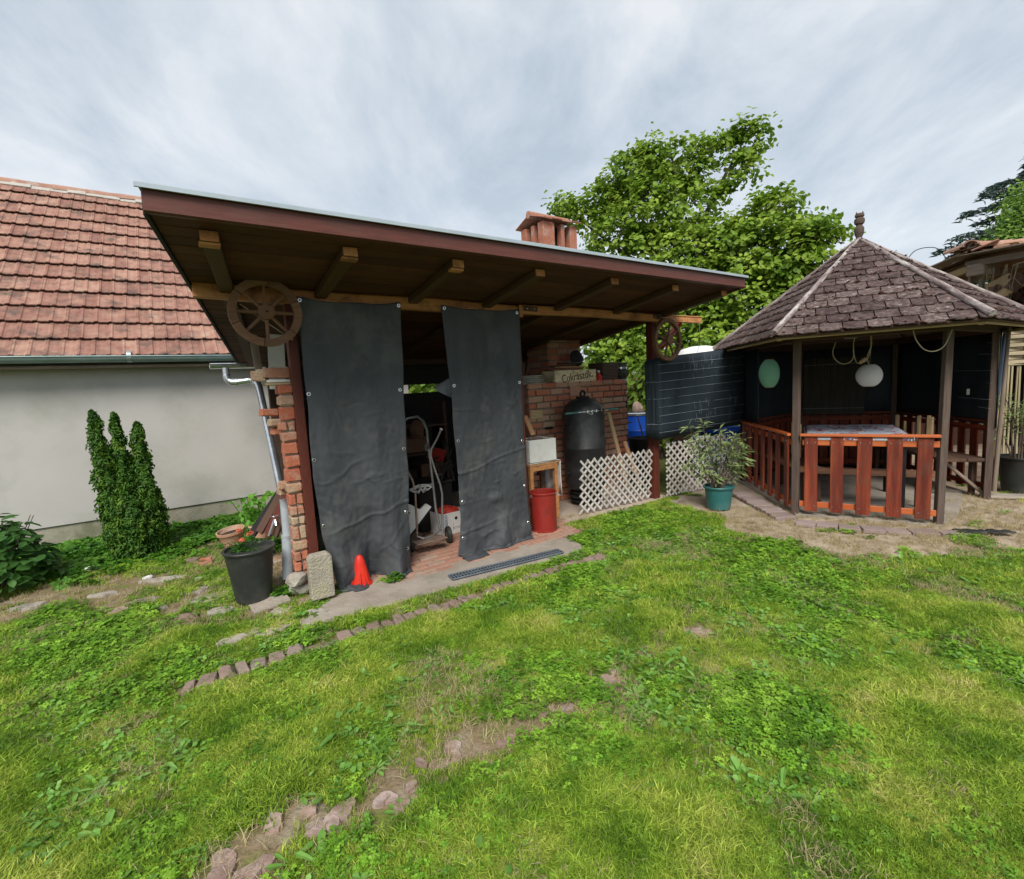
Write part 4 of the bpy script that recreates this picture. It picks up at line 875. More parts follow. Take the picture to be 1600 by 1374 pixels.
hollow(b, [P0 + Vector((0, -.03, -.0)), P1], .043, .039); b.build('socket_pipe', 'pvc_grey', pv, True)
b = MB(); hollow(b, [P1 + Vector((0, 0, -.03)), P2], .036, .032); b.build('upper_pipe', 'pvc_grey', pv, True)
MB().tube([P1 + Vector((0, 0, -.012)), P1 + Vector((0, 0, .012))], .047, 18).build('collar', 'pvc_grey', pv, True)
# bright zinc downpipe from the shed gutter, with crimped elbows
dp = thing('downpipe', 'shiny zinc downpipe with two crimped elbows slanting down in front of the house wall', 'downpipe', (0, 0, 0), 0, SHED)
Q = [Vector(v) for v in ((-2.335,2.300,1.913), (-2.335,2.300,1.793), (-2.231,2.250,1.752), (-2.102,2.200,1.766), (-2.049,2.100,1.704), (-2.090,1.050,0.650))]
b = MB(); b.tube([Q[0], Q[1]], .036, 16); b.build('outlet', 'galv', dp, True)
def elbow(a, m, c_):
    pts = [a.lerp(m, t) .lerp(m.lerp(c_, t), t) for t in [i / 10 for i in range(11)]]
    b = MB(); b.tube(pts, [.038 + (.003 if i % 2 else -.001) for i in range(11)], 16); b.build('elbow', 'galv', dp, True)
elbow(Q[0].lerp(Q[1], .6), Q[1] + Vector((0, 0, -.06)), Q[2])
MB().tube([Q[2], Q[3]], .034, 16).build('cross_pipe', 'galv', dp, True)
elbow(Q[3].lerp(Q[2], .15), Q[3] + Vector((.05, -.03, .0)), Q[4] + (Q[5] - Q[4]) * .03)
MB().tube([Q[4] + (Q[5] - Q[4]) * .01, Q[5]], .037, 18).build('long_pipe', 'galv', dp, True)

# pile of dark old planks and tiles leaning beyond the pier, a garden tap, terracotta bowls
for i, (a, b_, m_, lab) in enumerate((((-2.078,0.950,0.724), (-2.388,1.050,0.288), 'charcoal', 'outermost dark plank leaning from the downpipe end down into the strawberry leaves'), ((-2.068,0.900,0.742), (-2.324,0.980,0.326), 'dark_wood', 'second dark plank of the leaning bundle beside the downpipe end'),
                       ((-2.075,0.800,0.685), (-2.270,0.880,0.312), 'post_red', 'reddish flaking plank in the leaning bundle by the pier'), ((-2.078,0.720,0.639), (-2.231,0.780,0.315), 'dark_wood', 'dark plank of the leaning bundle nearest to the brick pier'))):
    o = thing('leaning_plank', lab, 'plank', (0, 0, 0), 0, SHED, 'old planks leaning behind the brick pier')
    plank('board', a, b_, .085, .022, m_, o, up=(-1, -.6, .3), jit=.002, var=i)
tp = thing('garden_tap', 'small metal standpipe tap behind the black tub', 'tap', (0, 0, 0), 0, SHED)
a = Vector((-2.276,0.750,0.332)); c_ = Vector((-2.216,0.750,0.472))
MB().tube([a, a.lerp(c_, .6), c_], .011, 8).build('riser', 'galv', tp, True); MB().tube([c_, c_ + Vector((0, -.05, .0)), c_ + Vector((0, -.07, -.04))], .009, 8).build('spout', 'galv', tp, True)
MB().tube([c_ + Vector((-.03, 0, .03)), c_ + Vector((.03, 0, .03))], .007, 8).build('handle', 'galv', tp, True)
def bowl(label, loc, r, h, tilt, mat='terracotta'):
    o = thing('terracotta_bowl', label, 'bowl', loc, rot=Matrix.Rotation(R(tilt[0]), 3, 'X') @ Matrix.Rotation(R(tilt[1]), 3, 'Y'), group='terracotta bowls behind the black tub')
    MB().lathe([(r * .68, 0), (r * .8, h * .4), (r * .93, h * .8), (r * 1.02, h * .84), (r * 1.02, h), (r * .92, h), (r * .86, h * .75), (r * .6, .03)], 30).build('shell', mat, o, True)
    MB().lathe([(r * .86, h * .72), (0, h * .76)], 20).build('soil', 'soil' if mat == 'terracotta' else mat, o)
    return o
bowl('whitish worn terracotta planter with green seedlings behind the black tub', (-2.799,4.687,0.140), .125, .15, (8, -4))
bowl('upturned orange terracotta saucer bowl behind the orange flowers', (-2.547,4.724,0.180), .125, .11, (-14, 6))
bowl('small pinkish terracotta bowl at the foot of the garden tap', (-2.756,5.550,0.120), .075, .08, (-6, 4))
wb = rock('white_stone', (.07, .05, .03), 'stone_white', None, (*(-4.095,4.503), .02), .3, 4); tag(wb, 'chalky white stone lying on the moss in front of the conifer', 'stone')
wb = rock('white_stone', (.045, .03, .02), 'stone_white', None, (*(-3.319,4.214), .012), .8, 9); tag(wb, 'small pale stone lying in the moss between the conifer and the black tub', 'stone')
o = block('red_shard', (.10, .05, .015), 'brick', None, (*(-3.044,4.605), .03), (4, 3, 25), .003, .003); tag(o, 'flat red brick shard lying among the leaves left of the black tub', 'brick shard')

# drain grate set in the slab
dg = thing('drain_grate', 'long slotted grey channel grate set in the concrete before the curtains', 'drain grate', frame=SHED)
ga, gb = Vector((*(-1.141,-0.508), .020)), Vector((*(-0.071,-0.637), .020)); gu = (gb - ga).normalized(); gn = Vector((-gu.y, gu.x, 0)); gl = (gb - ga).length
for q in (-.052, .052): plank('edge_rail', ga + gn * q, gb + gn * q, .014, .012, 'grate', dg)
MB().box((ga + gb) / 2 - Vector((0, 0, .0065)), (gl, .10, .003), axis_rot(ga, gb)).build('channel', 'void', dg)
ns_ = 38
for i in range(ns_ + 1):
    p = ga + gu * (gl * i / ns_); plank('bar', p - gn * .048, p + gn * .048, .012, .008, 'grate', dg, bev=.001)
plank('centre_bar', ga, gb, .008, .006, 'grate', dg, bev=.001)

# =================================================================== INSIDE THE DOORWAY
tk = thing('hand_truck', 'old grey tubular hand truck standing in the doorway between the curtains', 'hand truck', (0, 0, 0), 0, SHED)
D_ = .42
MB().tube([(-1.083,0.420,1.247), (-1.027,0.420,1.292), (-0.921,0.420,1.302), (-0.864,0.420,1.253), (-0.830,0.420,1.162), (-0.828,0.420,1.015), (-0.828,0.400,0.870), (-0.814,0.400,0.597), (-0.813,0.380,0.372), (-0.795,0.350,0.145)], .0125, 10).build('main_frame', 'grey_tube', tk, True)
MB().tube([(-0.707,0.360,1.153), (-0.746,0.380,1.066), (-0.806,0.400,0.970), (-0.818,0.400,0.901), (-0.800,0.360,0.762), (-0.770,0.330,0.613), (-0.756,0.330,0.520), (-0.769,0.330,0.341), (-0.784,0.320,0.123)], .011, 10).build('side_frame', 'grey_tube', tk, True)
MB().tube([(-1.092,0.360,0.803), (-1.046,0.350,0.692), (-1.030,0.350,0.564), (-1.041,0.340,0.391), (-1.055,0.320,0.158)], .011, 10).build('side_frame', 'rust_metal', tk, True)
MB().tube([(-1.086,0.380,0.607), (-0.969,0.390,0.611), (-0.819,0.400,0.618)], .012, 10).build('cross_tube', 'grey_tube', tk, True)
MB().tube([(-1.064,0.300,0.164), (-1.017,0.260,0.138), (-0.921,0.280,0.137), (-0.804,0.330,0.158)], .010, 8).build('foot_loop', 'grey_tube', tk, True)
plank('nose_plate', (-1.128,0.220,0.123), (-0.813,0.220,0.126), .13, .008, 'rust_metal', tk)
for (c_, lab) in (((-0.838,0.415,1.004), None), ((-0.855,0.410,0.987), None)): block('clamp', (.03, .03, .06), 'galv', tk, c_, None, .003)
rod('handle_grip', (-0.707,0.360,1.153), (-0.699,0.360,1.165), .016, 'white_plain', tk)
wc = Vector((-0.702,0.360,0.083)); wh = MB().lathe([(.035, -.018), (.078, -.022), (.088, -.012), (.088, .012), (.078, .022), (.035, .018)], 24, wc, Matrix.Rotation(R(90), 3, 'Y') @ Matrix.Rotation(R(12), 3, 'X')).build('wheel', 'black_plastic', tk, True)
MB().lathe([(.0, -.02), (.034, -.017), (.034, .017), (0, .02)], 16, wc, Matrix.Rotation(R(90), 3, 'Y')).build('wheel_rim', 'rust_metal', wh, True)
wc = Vector((-1.122,0.360,0.100)); wh = MB().lathe([(.035, -.018), (.078, -.022), (.088, -.012), (.088, .012), (.078, .022), (.035, .018)], 24, (wc.x, wc.y, .088), Matrix.Rotation(R(90), 3, 'Y')).build('wheel', 'black_plastic', tk, True)
cbx = thing('cardboard_box', 'white cardboard box with blue print behind the hand truck wheel', 'box', (-.52, .72, 0), R(6), SHED)
for (c_, d_) in (((0, -.13, .12), (.30, .004, .24)), ((0, .13, .12), (.30, .004, .24)), ((-.15, 0, .12), (.004, .26, .24)), ((.15, 0, .12), (.004, .26, .24)), ((0, 0, .004), (.29, .25, .004))): block('side', d_, 'white_plain', cbx, c_, None, 0)
MB().lathe([(.018, 0), (0, .0005)], 14, (.02, -.1335, .17), Matrix.Rotation(R(90), 3, 'X')).build('hand_hole', 'void', cbx)
font('lettering', 'FRESCO', .045, 'ink_blue', cbx, Matrix.Translation((-.105, -.134, .15)) @ Matrix.Rotation(R(90), 4, 'X') @ Matrix.Rotation(R(90), 4, 'Z'))
MB().box((.03, -.1333, .075), (.12, .0006, .003)).build('printed_line', 'ink', cbx); MB().box((.03, -.1333, .06), (.12, .0006, .002)).build('printed_line', 'ink', cbx); MB().box((-.02, -.1333, .085), (.002, .0006, .10)).build('printed_line', 'ink', cbx)
o = thing('cloth_heap', 'crumpled rust-coloured cloth stuffed in the white cardboard box', 'cloth', (-.52, .72, .20), 0, SHED); rock('cloth', (.13, .11, .07), 'red_plain', o, (0, 0, .02), 0, 8, 3)
mc = thing('machine_casing', 'dark green metal chest standing behind the hand truck', 'chest', (-.60, 1.0, 0), R(4), SHED)
block('body', (.42, .36, .50), 'charcoal', mc, (0, 0, .27), None, .012); block('lid', (.44, .38, .03), 'iron_dark', mc, (0, 0, .535), None, .006)
MB().tube([(-.1, -.18, .6), (-.1, -.24, .66), (.1, -.24, .66), (.1, -.18, .6)], .01, 8).build('handle', 'iron_dark', mc, True)
ch = thing('folded_chair', 'folded red and black garden chair behind the narrower curtain edge', 'chair', (-.55, .72, 0), 0, SHED)
for a, b_ in (((-.12, 0, .58), (.10, .04, .98)), ((-.02, 0, .58), (.16, .04, .90)), ((.14, 0, .55), (.05, .04, 1.0)), ((-.13, 0, .82), (.12, .04, .84))): rod('frame_tube', a, b_, .012, 'charcoal', ch)
block('seat', (.20, .03, .14), 'red_paint', ch, (-.04, .02, .86), (10, 20, 0), .01); block('seat', (.16, .02, .10), 'charcoal', ch, (.06, .0, .72), (10, -20, 0), .01)
wp = thing('white_plastic_sheet', 'white angular plastic panel leaning inside the hand truck', 'panel', (0, 0, 0), 0, SHED)
Mw = Matrix.Translation((-0.969,0.520,0.311)) @ Matrix.Rotation(R(90), 4, 'X')
MB().prism([(-.14, -.15), (-.08, -.20), (.16, .06), (.11, .10), (.04, .05), (-.04, .11), (-.13, .16), (-.15, .11), (-.07, .04), (-.12, .0)], .03, Mw).build('sheet', 'white_plain', wp, fix=True)
MB().prism([(-.10, -.215), (.175, .05), (.165, .065), (-.11, -.20)], .034, Mw).build('dark_edge', 'charcoal', wp, fix=True)
cw = thing('cable_bundle', 'tangle of thin grey cables hooked on the hand truck cross tube', 'cables', (0, 0, 0), 0, SHED)
b = MB(); c0 = Vector((-1.024,0.340,0.609))
for i in range(14):
    a = rng.uniform(-.5, .5); r_ = rng.uniform(.05, .12); pts = [c0 + Vector((-.06 + .22 * t, rng.uniform(-.02, .02), r_ * .45 * math.sin(math.pi * t) * rng.choice((1, -1, .6)) + rng.uniform(-.008, .008))) for t in (0, .2, .4, .6, .8, 1)]
    b.tube(pts, .0028, 5)
b.build('cables', 'grey_cable', cw, True, kind='stuff')
ls = thing('lamp_shade', 'grey dented metal lamp shade peeping out behind the narrower curtain', 'lamp shade', Vector((-0.633,0.300,1.526)), 0, SHED)
MB().lathe([(.03, .13), (.05, .12), (.13, .0), (.137, -.012), (.128, -.006), (.045, .11)], 28, m=Matrix.Rotation(R(24), 3, 'X') @ Matrix.Rotation(R(18), 3, 'Y')).build('shade', 'pvc_grey', ls, True)
sa = thing('bottle_bag', 'orange-brown bag on a shelf above the dark chest', 'bag', Vector((-0.461,1.500,1.079)), 0, SHED); rock('bag', (.09, .08, .12), 'brown_wood', sa, (0, 0, 0), 0, 3)
shf = thing('shelf_rack', 'dark shelf rack full of boxes deep inside the shed', 'shelf', (-.55, 1.9, 0), 0, SHED)
for z in (.35, .75, 1.1): block('shelf', (1.2, .4, .025), 'dark_wood', shf, (0, 0, z))
for x in (-.58, .58): block('upright', (.04, .38, 1.4), 'dark_wood', shf, (x, 0, .7))
for i, (x, z, w_, h_, m_) in enumerate(((-.35, .47, .30, .20, 'brown_wood'), (.0, .46, .28, .18, 'charcoal'), (.35, .48, .30, .22, 'brown_wood'), (-.3, .86, .36, .18, 'charcoal'), (.15, .86, .30, .17, 'brown_wood'))):
    o = thing('storage_box', ['brown box on the low left of the rack', 'black box in the low middle of the rack', 'brown box on the low right of the rack', 'wide black box on the middle shelf of the rack', 'brown box on the middle shelf of the rack'][i] , 'box', (-.55 + x, 1.86, z), 0, SHED, 'boxes on the dark shelf rack')
    block('body', (w_, .3, h_), m_, o, (0, 0, 0), None, .006); block('lid', (w_ + .01, .31, .02), m_, o, (0, 0, h_ / 2 + .012), None, .004)

# =================================================================== RIGHT BAY: BIN, STOOL, TANK, SHELF GOODS
bn_ = thing('metal_bin', 'dark red metal bin with wire handle beside the narrower curtain', 'bin', (.265, .02, 0), 0, SHED)
MB().lathe([(.135, 0), (.140, .006), (.140, .02), (.135, .024), (.137, .40), (.146, .405), (.148, .418), (.142, .424), (.132, .42), (.130, .05)], 36).build('body', 'red_paint', bn_, True)
MB().lathe([(.131, .30), (0, .30)], 24).build('contents', 'charcoal', bn_)
MB().tube([(.135, -.05, .40), (.16, -.08, .36), (.10, -.17, .39), (.05, -.15, .42)], .003, 6).build('wire_handle', 'galv', bn_, True)
for x, y in ((.138, -.04), (-.138, .03)): block('lug', (.02, .03, .035), 'galv', bn_, (x, y, .385), None, .003)
sto = thing('stool', 'rough wooden stool with white cloth over it behind the red bin', 'stool', (.50, .42, 0), 0, SHED)
block('top', (.42, .32, .03), 'end_grain', sto, (0, 0, .665), None, .004)
for x in (-.18, .17):
    for y in (-.13, .13): block('leg', (.045, .045, .65), 'beam' if y < 0 else 'brown_wood', sto, (x, y, .325), None, .004)
block('apron', (.36, .02, .06), 'beam', sto, (0, -.145, .62), None, .003)
o = thing('white_cloth', 'stiff whitish cloth hanging down over the side of the stool', 'cloth', (.50, .42, 0), 0, SHED)
b = MB(); V = []; nn_ = 12
prof = [(-.20, .683), (.0, .683), (.20, .684), (.225, .670), (.232, .55), (.236, .40), (.242, .26)]
for y in range(nn_ + 1):
    for (x, z) in prof: yy = -.17 + .34 * y / nn_; V.append((x + (.010 * math.sin(yy * 40) if z < .6 else 0), yy + (.01 if z < .6 else 0), z + .002 * math.sin(yy * 60 + x * 30)))
b.add(V, [(y * 7 + i, y * 7 + i + 1, y * 7 + 8 + i, y * 7 + 7 + i) for y in range(nn_) for i in range(6)]); oo = b.build('cloth', 'white_plain', o, True); oo.modifiers.new('t', 'SOLIDIFY').thickness = .004
o = thing('foam_crate', 'white polystyrene crate full of kindling on the stool', 'crate', (.485, .40, .69), R(-4), SHED)
for (c_, d_) in (((0, -.14, .125), (.36, .03, .25)), ((0, .14, .125), (.36, .03, .25)), ((-.165, 0, .125), (.03, .26, .25)), ((.165, 0, .125), (.03, .26, .25)), ((0, 0, .012), (.33, .27, .024))): block('side', d_, 'white_foam', o, c_, None, .006)
kd = thing('kindling', 'dry sticks and leaves filling the white polystyrene crate', 'kindling', (.485, .40, .92), 0, SHED); b = MB()
for i in range(60): a = rng.uniform(0, 3.14); x, y = rng.uniform(-.11, .11), rng.uniform(-.08, .08); l_ = rng.uniform(.04, .09); b.tube([(x - math.cos(a) * l_, y - math.sin(a) * l_ * .8, rng.uniform(-.01, .02)), (x + math.cos(a) * l_, y + math.sin(a) * l_ * .8, rng.uniform(-.01, .025))], .004, 4)
b.build('sticks', 'grey_wood', kd, kind='stuff')
for i, (a, b_, lab) in enumerate((((0.429,0.500,1.201), (0.459,0.400,0.982), 'pale batten leaning behind the polystyrene crate by the curtain'), ((1.904,0.620,1.126), (2.014,0.550,0.540), 'light wooden batten leaning upright against the stove beside the boiler'), ((2.176,0.600,0.710), (2.159,0.500,0.526), 'short pale batten leaning at the right corner of the stove'))):
    o = thing('batten', lab, 'batten', (0, 0, 0), 0, SHED, 'loose battens leaning by the stove'); aa, bb_ = Vector(a), Vector(b_)
    if i: bb_ = aa + (bb_ - aa) * (2.05 if i == 1 else 3.0)
    plank('batten', aa, bb_, .06, .02, 'end_grain' if i != 1 else 'bare_wood', o, up=(0, -1, .2))
tnk = thing('boiler_tank', 'tall black cylindrical steel boiler with lifting ring before the brick stove', 'boiler', (1.38, .55, 0), 0, SHED)
Rt = .262
MB().lathe([(.10, .19), (.20, .20), (Rt - .02, .24), (Rt, .32), (Rt, .72), (Rt + .003, .725), (Rt + .003, .74), (Rt, .745), (Rt, 1.14), (Rt - .006, 1.20), (Rt - .035, 1.27), (Rt - .10, 1.325), (.10, 1.345), (.075, 1.35)], 48).build('shell', 'iron_dark', tnk, True)
MB().lathe([(.085, 1.34), (.085, 1.372), (0, 1.374)], 24).build('top_cap', 'charcoal', tnk, True)
MB().tube([(math.cos(a) * .036, 0, 1.405 + math.sin(a) * .036) for a in [i * math.pi / 8 for i in range(17)]], .013, 8).build('lifting_ring', 'charcoal', tnk, True)
for z, r_ in ((.16, .20), (.11, .215), (.06, .20)): MB().lathe([(r_ - .02, z - .02), (r_, z - .008), (r_, z + .008), (r_ - .02, z + .02)], 30).build('base_ring', 'charcoal', tnk, True)
for a in (1.9, 4.0, 5.6): block('foot', (.05, .05, .20), 'charcoal', tnk, (math.cos(a) * .17, math.sin(a) * .17, .10), None, .004)
for (z, a) in ((1.04, 3.2), (.43, 3.2)): rod('pipe_stub', (math.cos(a) * Rt, math.sin(a) * Rt * .5, z), (math.cos(a) * (Rt + .06), math.sin(a) * (Rt + .05), z), .016, 'charcoal', tnk)
ct = thing('hedge_trimmer', 'long thin garden cutter rod with green ends tied across the boiler front', 'tool', (0, 0, 0), 0, SHED)
a, b_ = Vector((0.810,0.240,1.199)), Vector((1.682,0.240,1.196)); dv = b_ - a
MB().tube([a + dv * .2, a + dv * .8], .008, 8).build('shaft', 'galv', ct, True); MB().tube([a, a + dv * .22], .012, 8).build('left_grip', 'green_plastic', ct, True); MB().tube([a + dv * .80, b_], .013, 8).build('right_grip', 'green_plastic', ct, True)
for t in (.40, .48, .56, .63, .70): block('clamp', (.022, .03, .035), 'galv' if t < .6 else 'charcoal', ct, a + dv * t, (0, 20 * t, 0), .003)
MB().tube([a + dv * .5 + Vector((0, 0, -.03)), a + dv * .45 + Vector((0, 0, -.035)), a + dv * .40 + Vector((0, 0, -.01))], .006, 6).build('trigger', 'galv', ct, True)

ZT = 1.537
def crate():
    o = thing('wooden_crate', 'pale old wooden crate with dark brush lettering on the brick stove', 'crate', (1.64, 1.08, ZT), R(-2), SHED)
    for i in range(2): block('front_board', (.72, .014, .088), 'crate_wood', o, (0, -.14, .046 + i * .090), (rng.uniform(-.5, .5), 0, 0), .003, .001, var=i)
    for i in range(2): block('back_board', (.72, .014, .088), 'crate_wood', o, (0, .14, .046 + i * .090), None, .003, .001, var=i)
    for x in (-.353, .353): block('end_board', (.016, .264, .175), 'crate_wood', o, (x, 0, .09), None, .003, .001)
    block('bottom', (.68, .26, .01), 'crate_wood', o, (0, 0, .008))
    for x in (-.345, .345):
        for z in (.03, .08, .13): MB().lathe([(.006, 0), (0, .002)], 8, (x, -.1475, z), Matrix.Rotation(R(90), 3, 'X')).build('nail_head', 'charcoal', o)
    font('lettering', 'Cukrászdk.', .15, 'ink', o, Matrix.Translation((.02, -.1478, .092)) @ Matrix.Rotation(R(90), 4, 'X') @ Matrix.Rotation(R(7), 4, 'Z') @ Matrix.Diagonal((.82, 1, 1, 1)))
    return o
crate()
o = thing('junk_boards', 'brown boards and dark tools lying on top of the lettered crate', 'boards', (1.62, 1.10, ZT + .18), R(-3), SHED)
block('board', (.56, .16, .025), 'brown_wood', o, (-.02, .02, .02), (0, -2, 2)); block('board', (.50, .12, .02), 'end_grain', o, (.02, .0, .045), (0, 1, -3)); block('board', (.40, .14, .02), 'dark_wood', o, (-.05, .02, .07), (0, -3, 5))
MB().tube([(-.2, -.05, .09), (0, -.06, .10), (.2, -.02, .10), (.3, .03, .13)], .010, 8).build('iron_bar', 'iron_dark', o, True)
b = MB(); b.lathe([(.10, -.012), (.115, 0), (.10, .012)], 22, (.22, .05, .17), Matrix.Rotation(R(80), 3, 'X')); b.build('pan', 'charcoal', o, True)
for i in range(5):
    o = thing('plate', ['lowest and widest white plate of the stack on the stove edge', 'second plate from the bottom of the stack on the stove', 'middle plate of the stack on the stove', 'fourth plate from the bottom of the stack on the stove', 'topmost plate of the stack on the stove'][i], 'plate', (.96 + (0, -.01, .012, -.004, .0)[i], 1.10, ZT + .004 + i * .024), rng.uniform(0, 3), SHED, 'white plates stacked on the stove')
    r_ = (.235, .205, .20, .19, .175)[i]
    MB().lathe([(r_ * .55, 0), (r_ * .62, .003), (r_ * .9, .016), (r_, .024), (r_ * .985, .027), (r_ * .88, .020), (r_ * .6, .008), (0, .007)], 36).build('dish', 'white_plain', o, True)
o = thing('wicker_basket', 'dark square wicker basket standing right of the lettered crate', 'basket', (2.36, 1.14, ZT), R(3), SHED)
b = MB()
for i in range(13):
    z = .01 + i * .021; w_ = .155 + i * .0015; c_ = [(-w_, -w_ * .75), (w_, -w_ * .75), (w_, w_ * .75), (-w_, w_ * .75)]
    pts = []
    for q in range(4):
        p0, p1 = Vector(c_[q]), Vector(c_[(q + 1) % 4])
        for t in range(6): p = p0.lerp(p1, t / 6); off = .004 * (1 if (t + i) % 2 else -1); pts.append((p.x, p.y + off, z))
    b.tube(pts + [pts[0]], .0115, 5, False)
b.build('weave', 'basket', o, True); MB().box((0, 0, .13), (.29, .21, .24)).build('contents', 'charcoal', o)
MB().tube([(-.16, 0, .27), (-.12, 0, .34), (0, 0, .37), (.12, 0, .34), (.16, 0, .27)], .009, 8).build('handle', 'basket', o, True)
o = thing('red_bottle', 'little red bottle with pale cap between crate and wicker basket', 'bottle', (2.11, .99, ZT), 0, SHED)
MB().lathe([(.042, 0), (.046, .01), (.044, .08), (.028, .105), (.016, .12), (.016, .14)], 20).build('body', 'cone_red', o, True); MB().lathe([(.02, .135), (.02, .165), (0, .167)], 16).build('cap', 'white_foam', o, True)
for i, (s, d, lab) in enumerate(((2.04, 1.06, 'dark jar with pinkish label behind the red bottle'), (2.16, 1.12, 'dark jar hidden between red bottle and wicker basket'))):
    o = thing('jar', lab, 'jar', (s, d, ZT), 0, SHED, 'dark jars by the red bottle'); MB().lathe([(.04, 0), (.045, .01), (.045, .12), (.03, .14)], 20).build('body', 'charcoal', o, True); MB().lathe([(.034, .135), (.034, .16), (0, .162)], 16).build('lid', ('red_plain', 'galv')[i], o, True)
for i in range(5):
    o = thing('round_tin', ['bottom', 'second lowest', 'middle', 'second highest', 'topmost'][i] + ' dark tin of the column beside the wicker basket', 'tin', (2.74, 1.15, ZT - .62 + i * .18), 0, SHED, 'column of dark tins at the stove corner')
    MB().lathe([(.085, 0), (.09, .005), (.09, .02), (.084, .026), (.084, .15), (.09, .155), (.09, .172), (0, .174)], 26).build('body', 'charcoal', o, True); MB().lathe([(.091, .075), (.0915, .09), (.091, .105)], 26).build('band', 'galv', o, True)
o = thing('support_stand', 'dark post carrying the tin column at the stove corner', 'stand', (2.74, 1.15, 0), 0, SHED); block('column', (.12, .12, ZT - .64), 'dark_wood', o, (0, 0, (ZT - .64) / 2)); block('plate', (.2, .2, .02), 'dark_wood', o, (0, 0, ZT - .635))
o = thing('firewood_bundle', 'bundle of split brown sticks leaning in the dark behind the plates', 'sticks', (1.15, 1.45, ZT), 0, SHED); b = MB()
for i in range(9): a = -.5 + i * .12; rod('stick', (rng.uniform(-.04, .04), rng.uniform(-.04, .04), .0), (-.14 + i * .03, rng.uniform(-.04, .06), .30 + rng.uniform(-.04, .04)), .011, 'brown_wood', o, 6)

# lattice fences ------------------------------------------------------
def lattice(label, a, b, h, step, sw_, frame, lean=0, bias=0):
    a, b = Vector(a), Vector(b); ln_ = (b - a).length; ang = math.atan2(b.y - a.y, b.x - a.x)
    o = thing('lattice_panel', label, 'lattice', (a.x, a.y, 0), ang, frame, 'white garden lattice panels'); o.rotation_euler
    M_ = Matrix.Rotation(R(lean), 4, 'X')
    for layer, sgn in ((0, 1), (1, -1)):
        k_ = -int(h / step) - 1
        while k_ * step < ln_ + h:
            x0 = k_ * step + bias; pts = [(x0, 0), (x0 + h, h)] if sgn > 0 else [(x0 + h, 0), (x0, h)]
            (xa, za), (xb, zb) = pts
            def cut(xa, za, xb, zb):
                ts = [0, 1]
                for X_ in (0, ln_):
                    if (xa - X_) * (xb - X_) < 0:
                        t = (X_ - xa) / (xb - xa)
                        if (xa < X_) == (X_ == 0): ts[0] = max(ts[0], t)
                        else: ts[1] = min(ts[1], t)
                return ts
            if sgn < 0: (xa, za), (xb, zb) = (xb, zb), (xa, za)
            t0, t1 = cut(xa, za, xb, zb)
            if not (max(xa, xb) < 0 or min(xa, xb) > ln_) and t1 - t0 > .04:
                p0 = Vector((xa + (xb - xa) * t0, (-.004 if layer else .004), za + (zb - za) * t0)); p1 = Vector((xa + (xb - xa) * t1, (-.004 if layer else .004), za + (zb - za) * t1))
                p0 += Vector((rng.uniform(-.004, .004), 0, .015)); p1 += Vector((0, 0, rng.uniform(0, .025)))
                plank('lath', M_ @ p0, M_ @ p1, sw_, .007, 'lattice', o, up=(0, -1, 0), bev=.001)
            k_ += 1
    return o
lattice('white diagonal lattice panel standing left of the red post before the boiler', (0.911,0.167), (2.11, .12), .64, .103, .025, SHED, 4)
lattice('white diagonal lattice panel between the red post and the gazebo behind the oleander', (1.982,6.224), (3.22, 6.86), .70, .105, .026, WORLD, 0)

# black woven screen hung between the red post and the gazebo ----------
sc_o = thing('privacy_screen', 'dark blue-black woven privacy screen with pale threads stretched between red post and gazebo', 'screen')
pa, pb_, pc = Vector((1.70, 6.12)), Vector((1.83, 6.02)), Vector((3.33, 6.90))
def scr(a, b, z0a, z1a, z0b, z1b, name, bow):
    k_ = 24; V = []
    for i in range(k_ + 1):
        t = i / k_; p = a.lerp(b, t); q = Vector((-(b - a).y, (b - a).x)).normalized()
        for j in range(9):
            v = j / 8; z = (z0a + (z0b - z0a) * t) * (1 - v) + (z1a + (z1b - z1a) * t) * v
            o_ = bow * math.sin(math.pi * t) + .008 * nz(t * 6, v * 3, 2); V.append((p.x + q.x * o_, p.y + q.y * o_, z))
    b_ = MB(); b_.add(V, [(i * 9 + j, i * 9 + j + 1, (i + 1) * 9 + j + 1, (i + 1) * 9 + j) for i in range(k_) for j in range(8)]); o = b_.build(name, 'screen', sc_o, True); o.modifiers.new('t', 'SOLIDIFY').thickness = .006
    return V
scr(pb_, pc, .79, 1.80, .84, 1.92, 'front_sheet', .02); scr(pa, pb_, .82, 1.76, .79, 1.80, 'folded_side', 0)
for k_ in range(9):
    b = MB(); pts = []
    for i in range(17):
        t = i / 16; p = pb_.lerp(pc, t); q = Vector((-(pc - pb_).y, (pc - pb_).x)).normalized(); z = .87 + k_ * .105 + t * (.03 + .006 * k_); o_ = .02 * math.sin(math.pi * t) - .007 + .008 * nz(t * 6, (z - .8), 2)
        pts.append((p.x + q.x * o_, p.y + q.y * o_ - .004, z + .004 * nz(t * 9, k_)))
    b.tube(pts, .0022, 4); b.build('thread', 'thread', sc_o)
for k_ in (1, 4, 6):
    z = .87 + k_ * .105; MB().tube([(pa.x - .006, pa.y, z), ((pa.x + pb_.x) / 2 - .009, (pa.y + pb_.y) / 2, z + .004), (pb_.x - .006, pb_.y - .01, z)], .003, 4).build('thread', 'thread', sc_o)
b = MB(); r_ = random.Random(3)
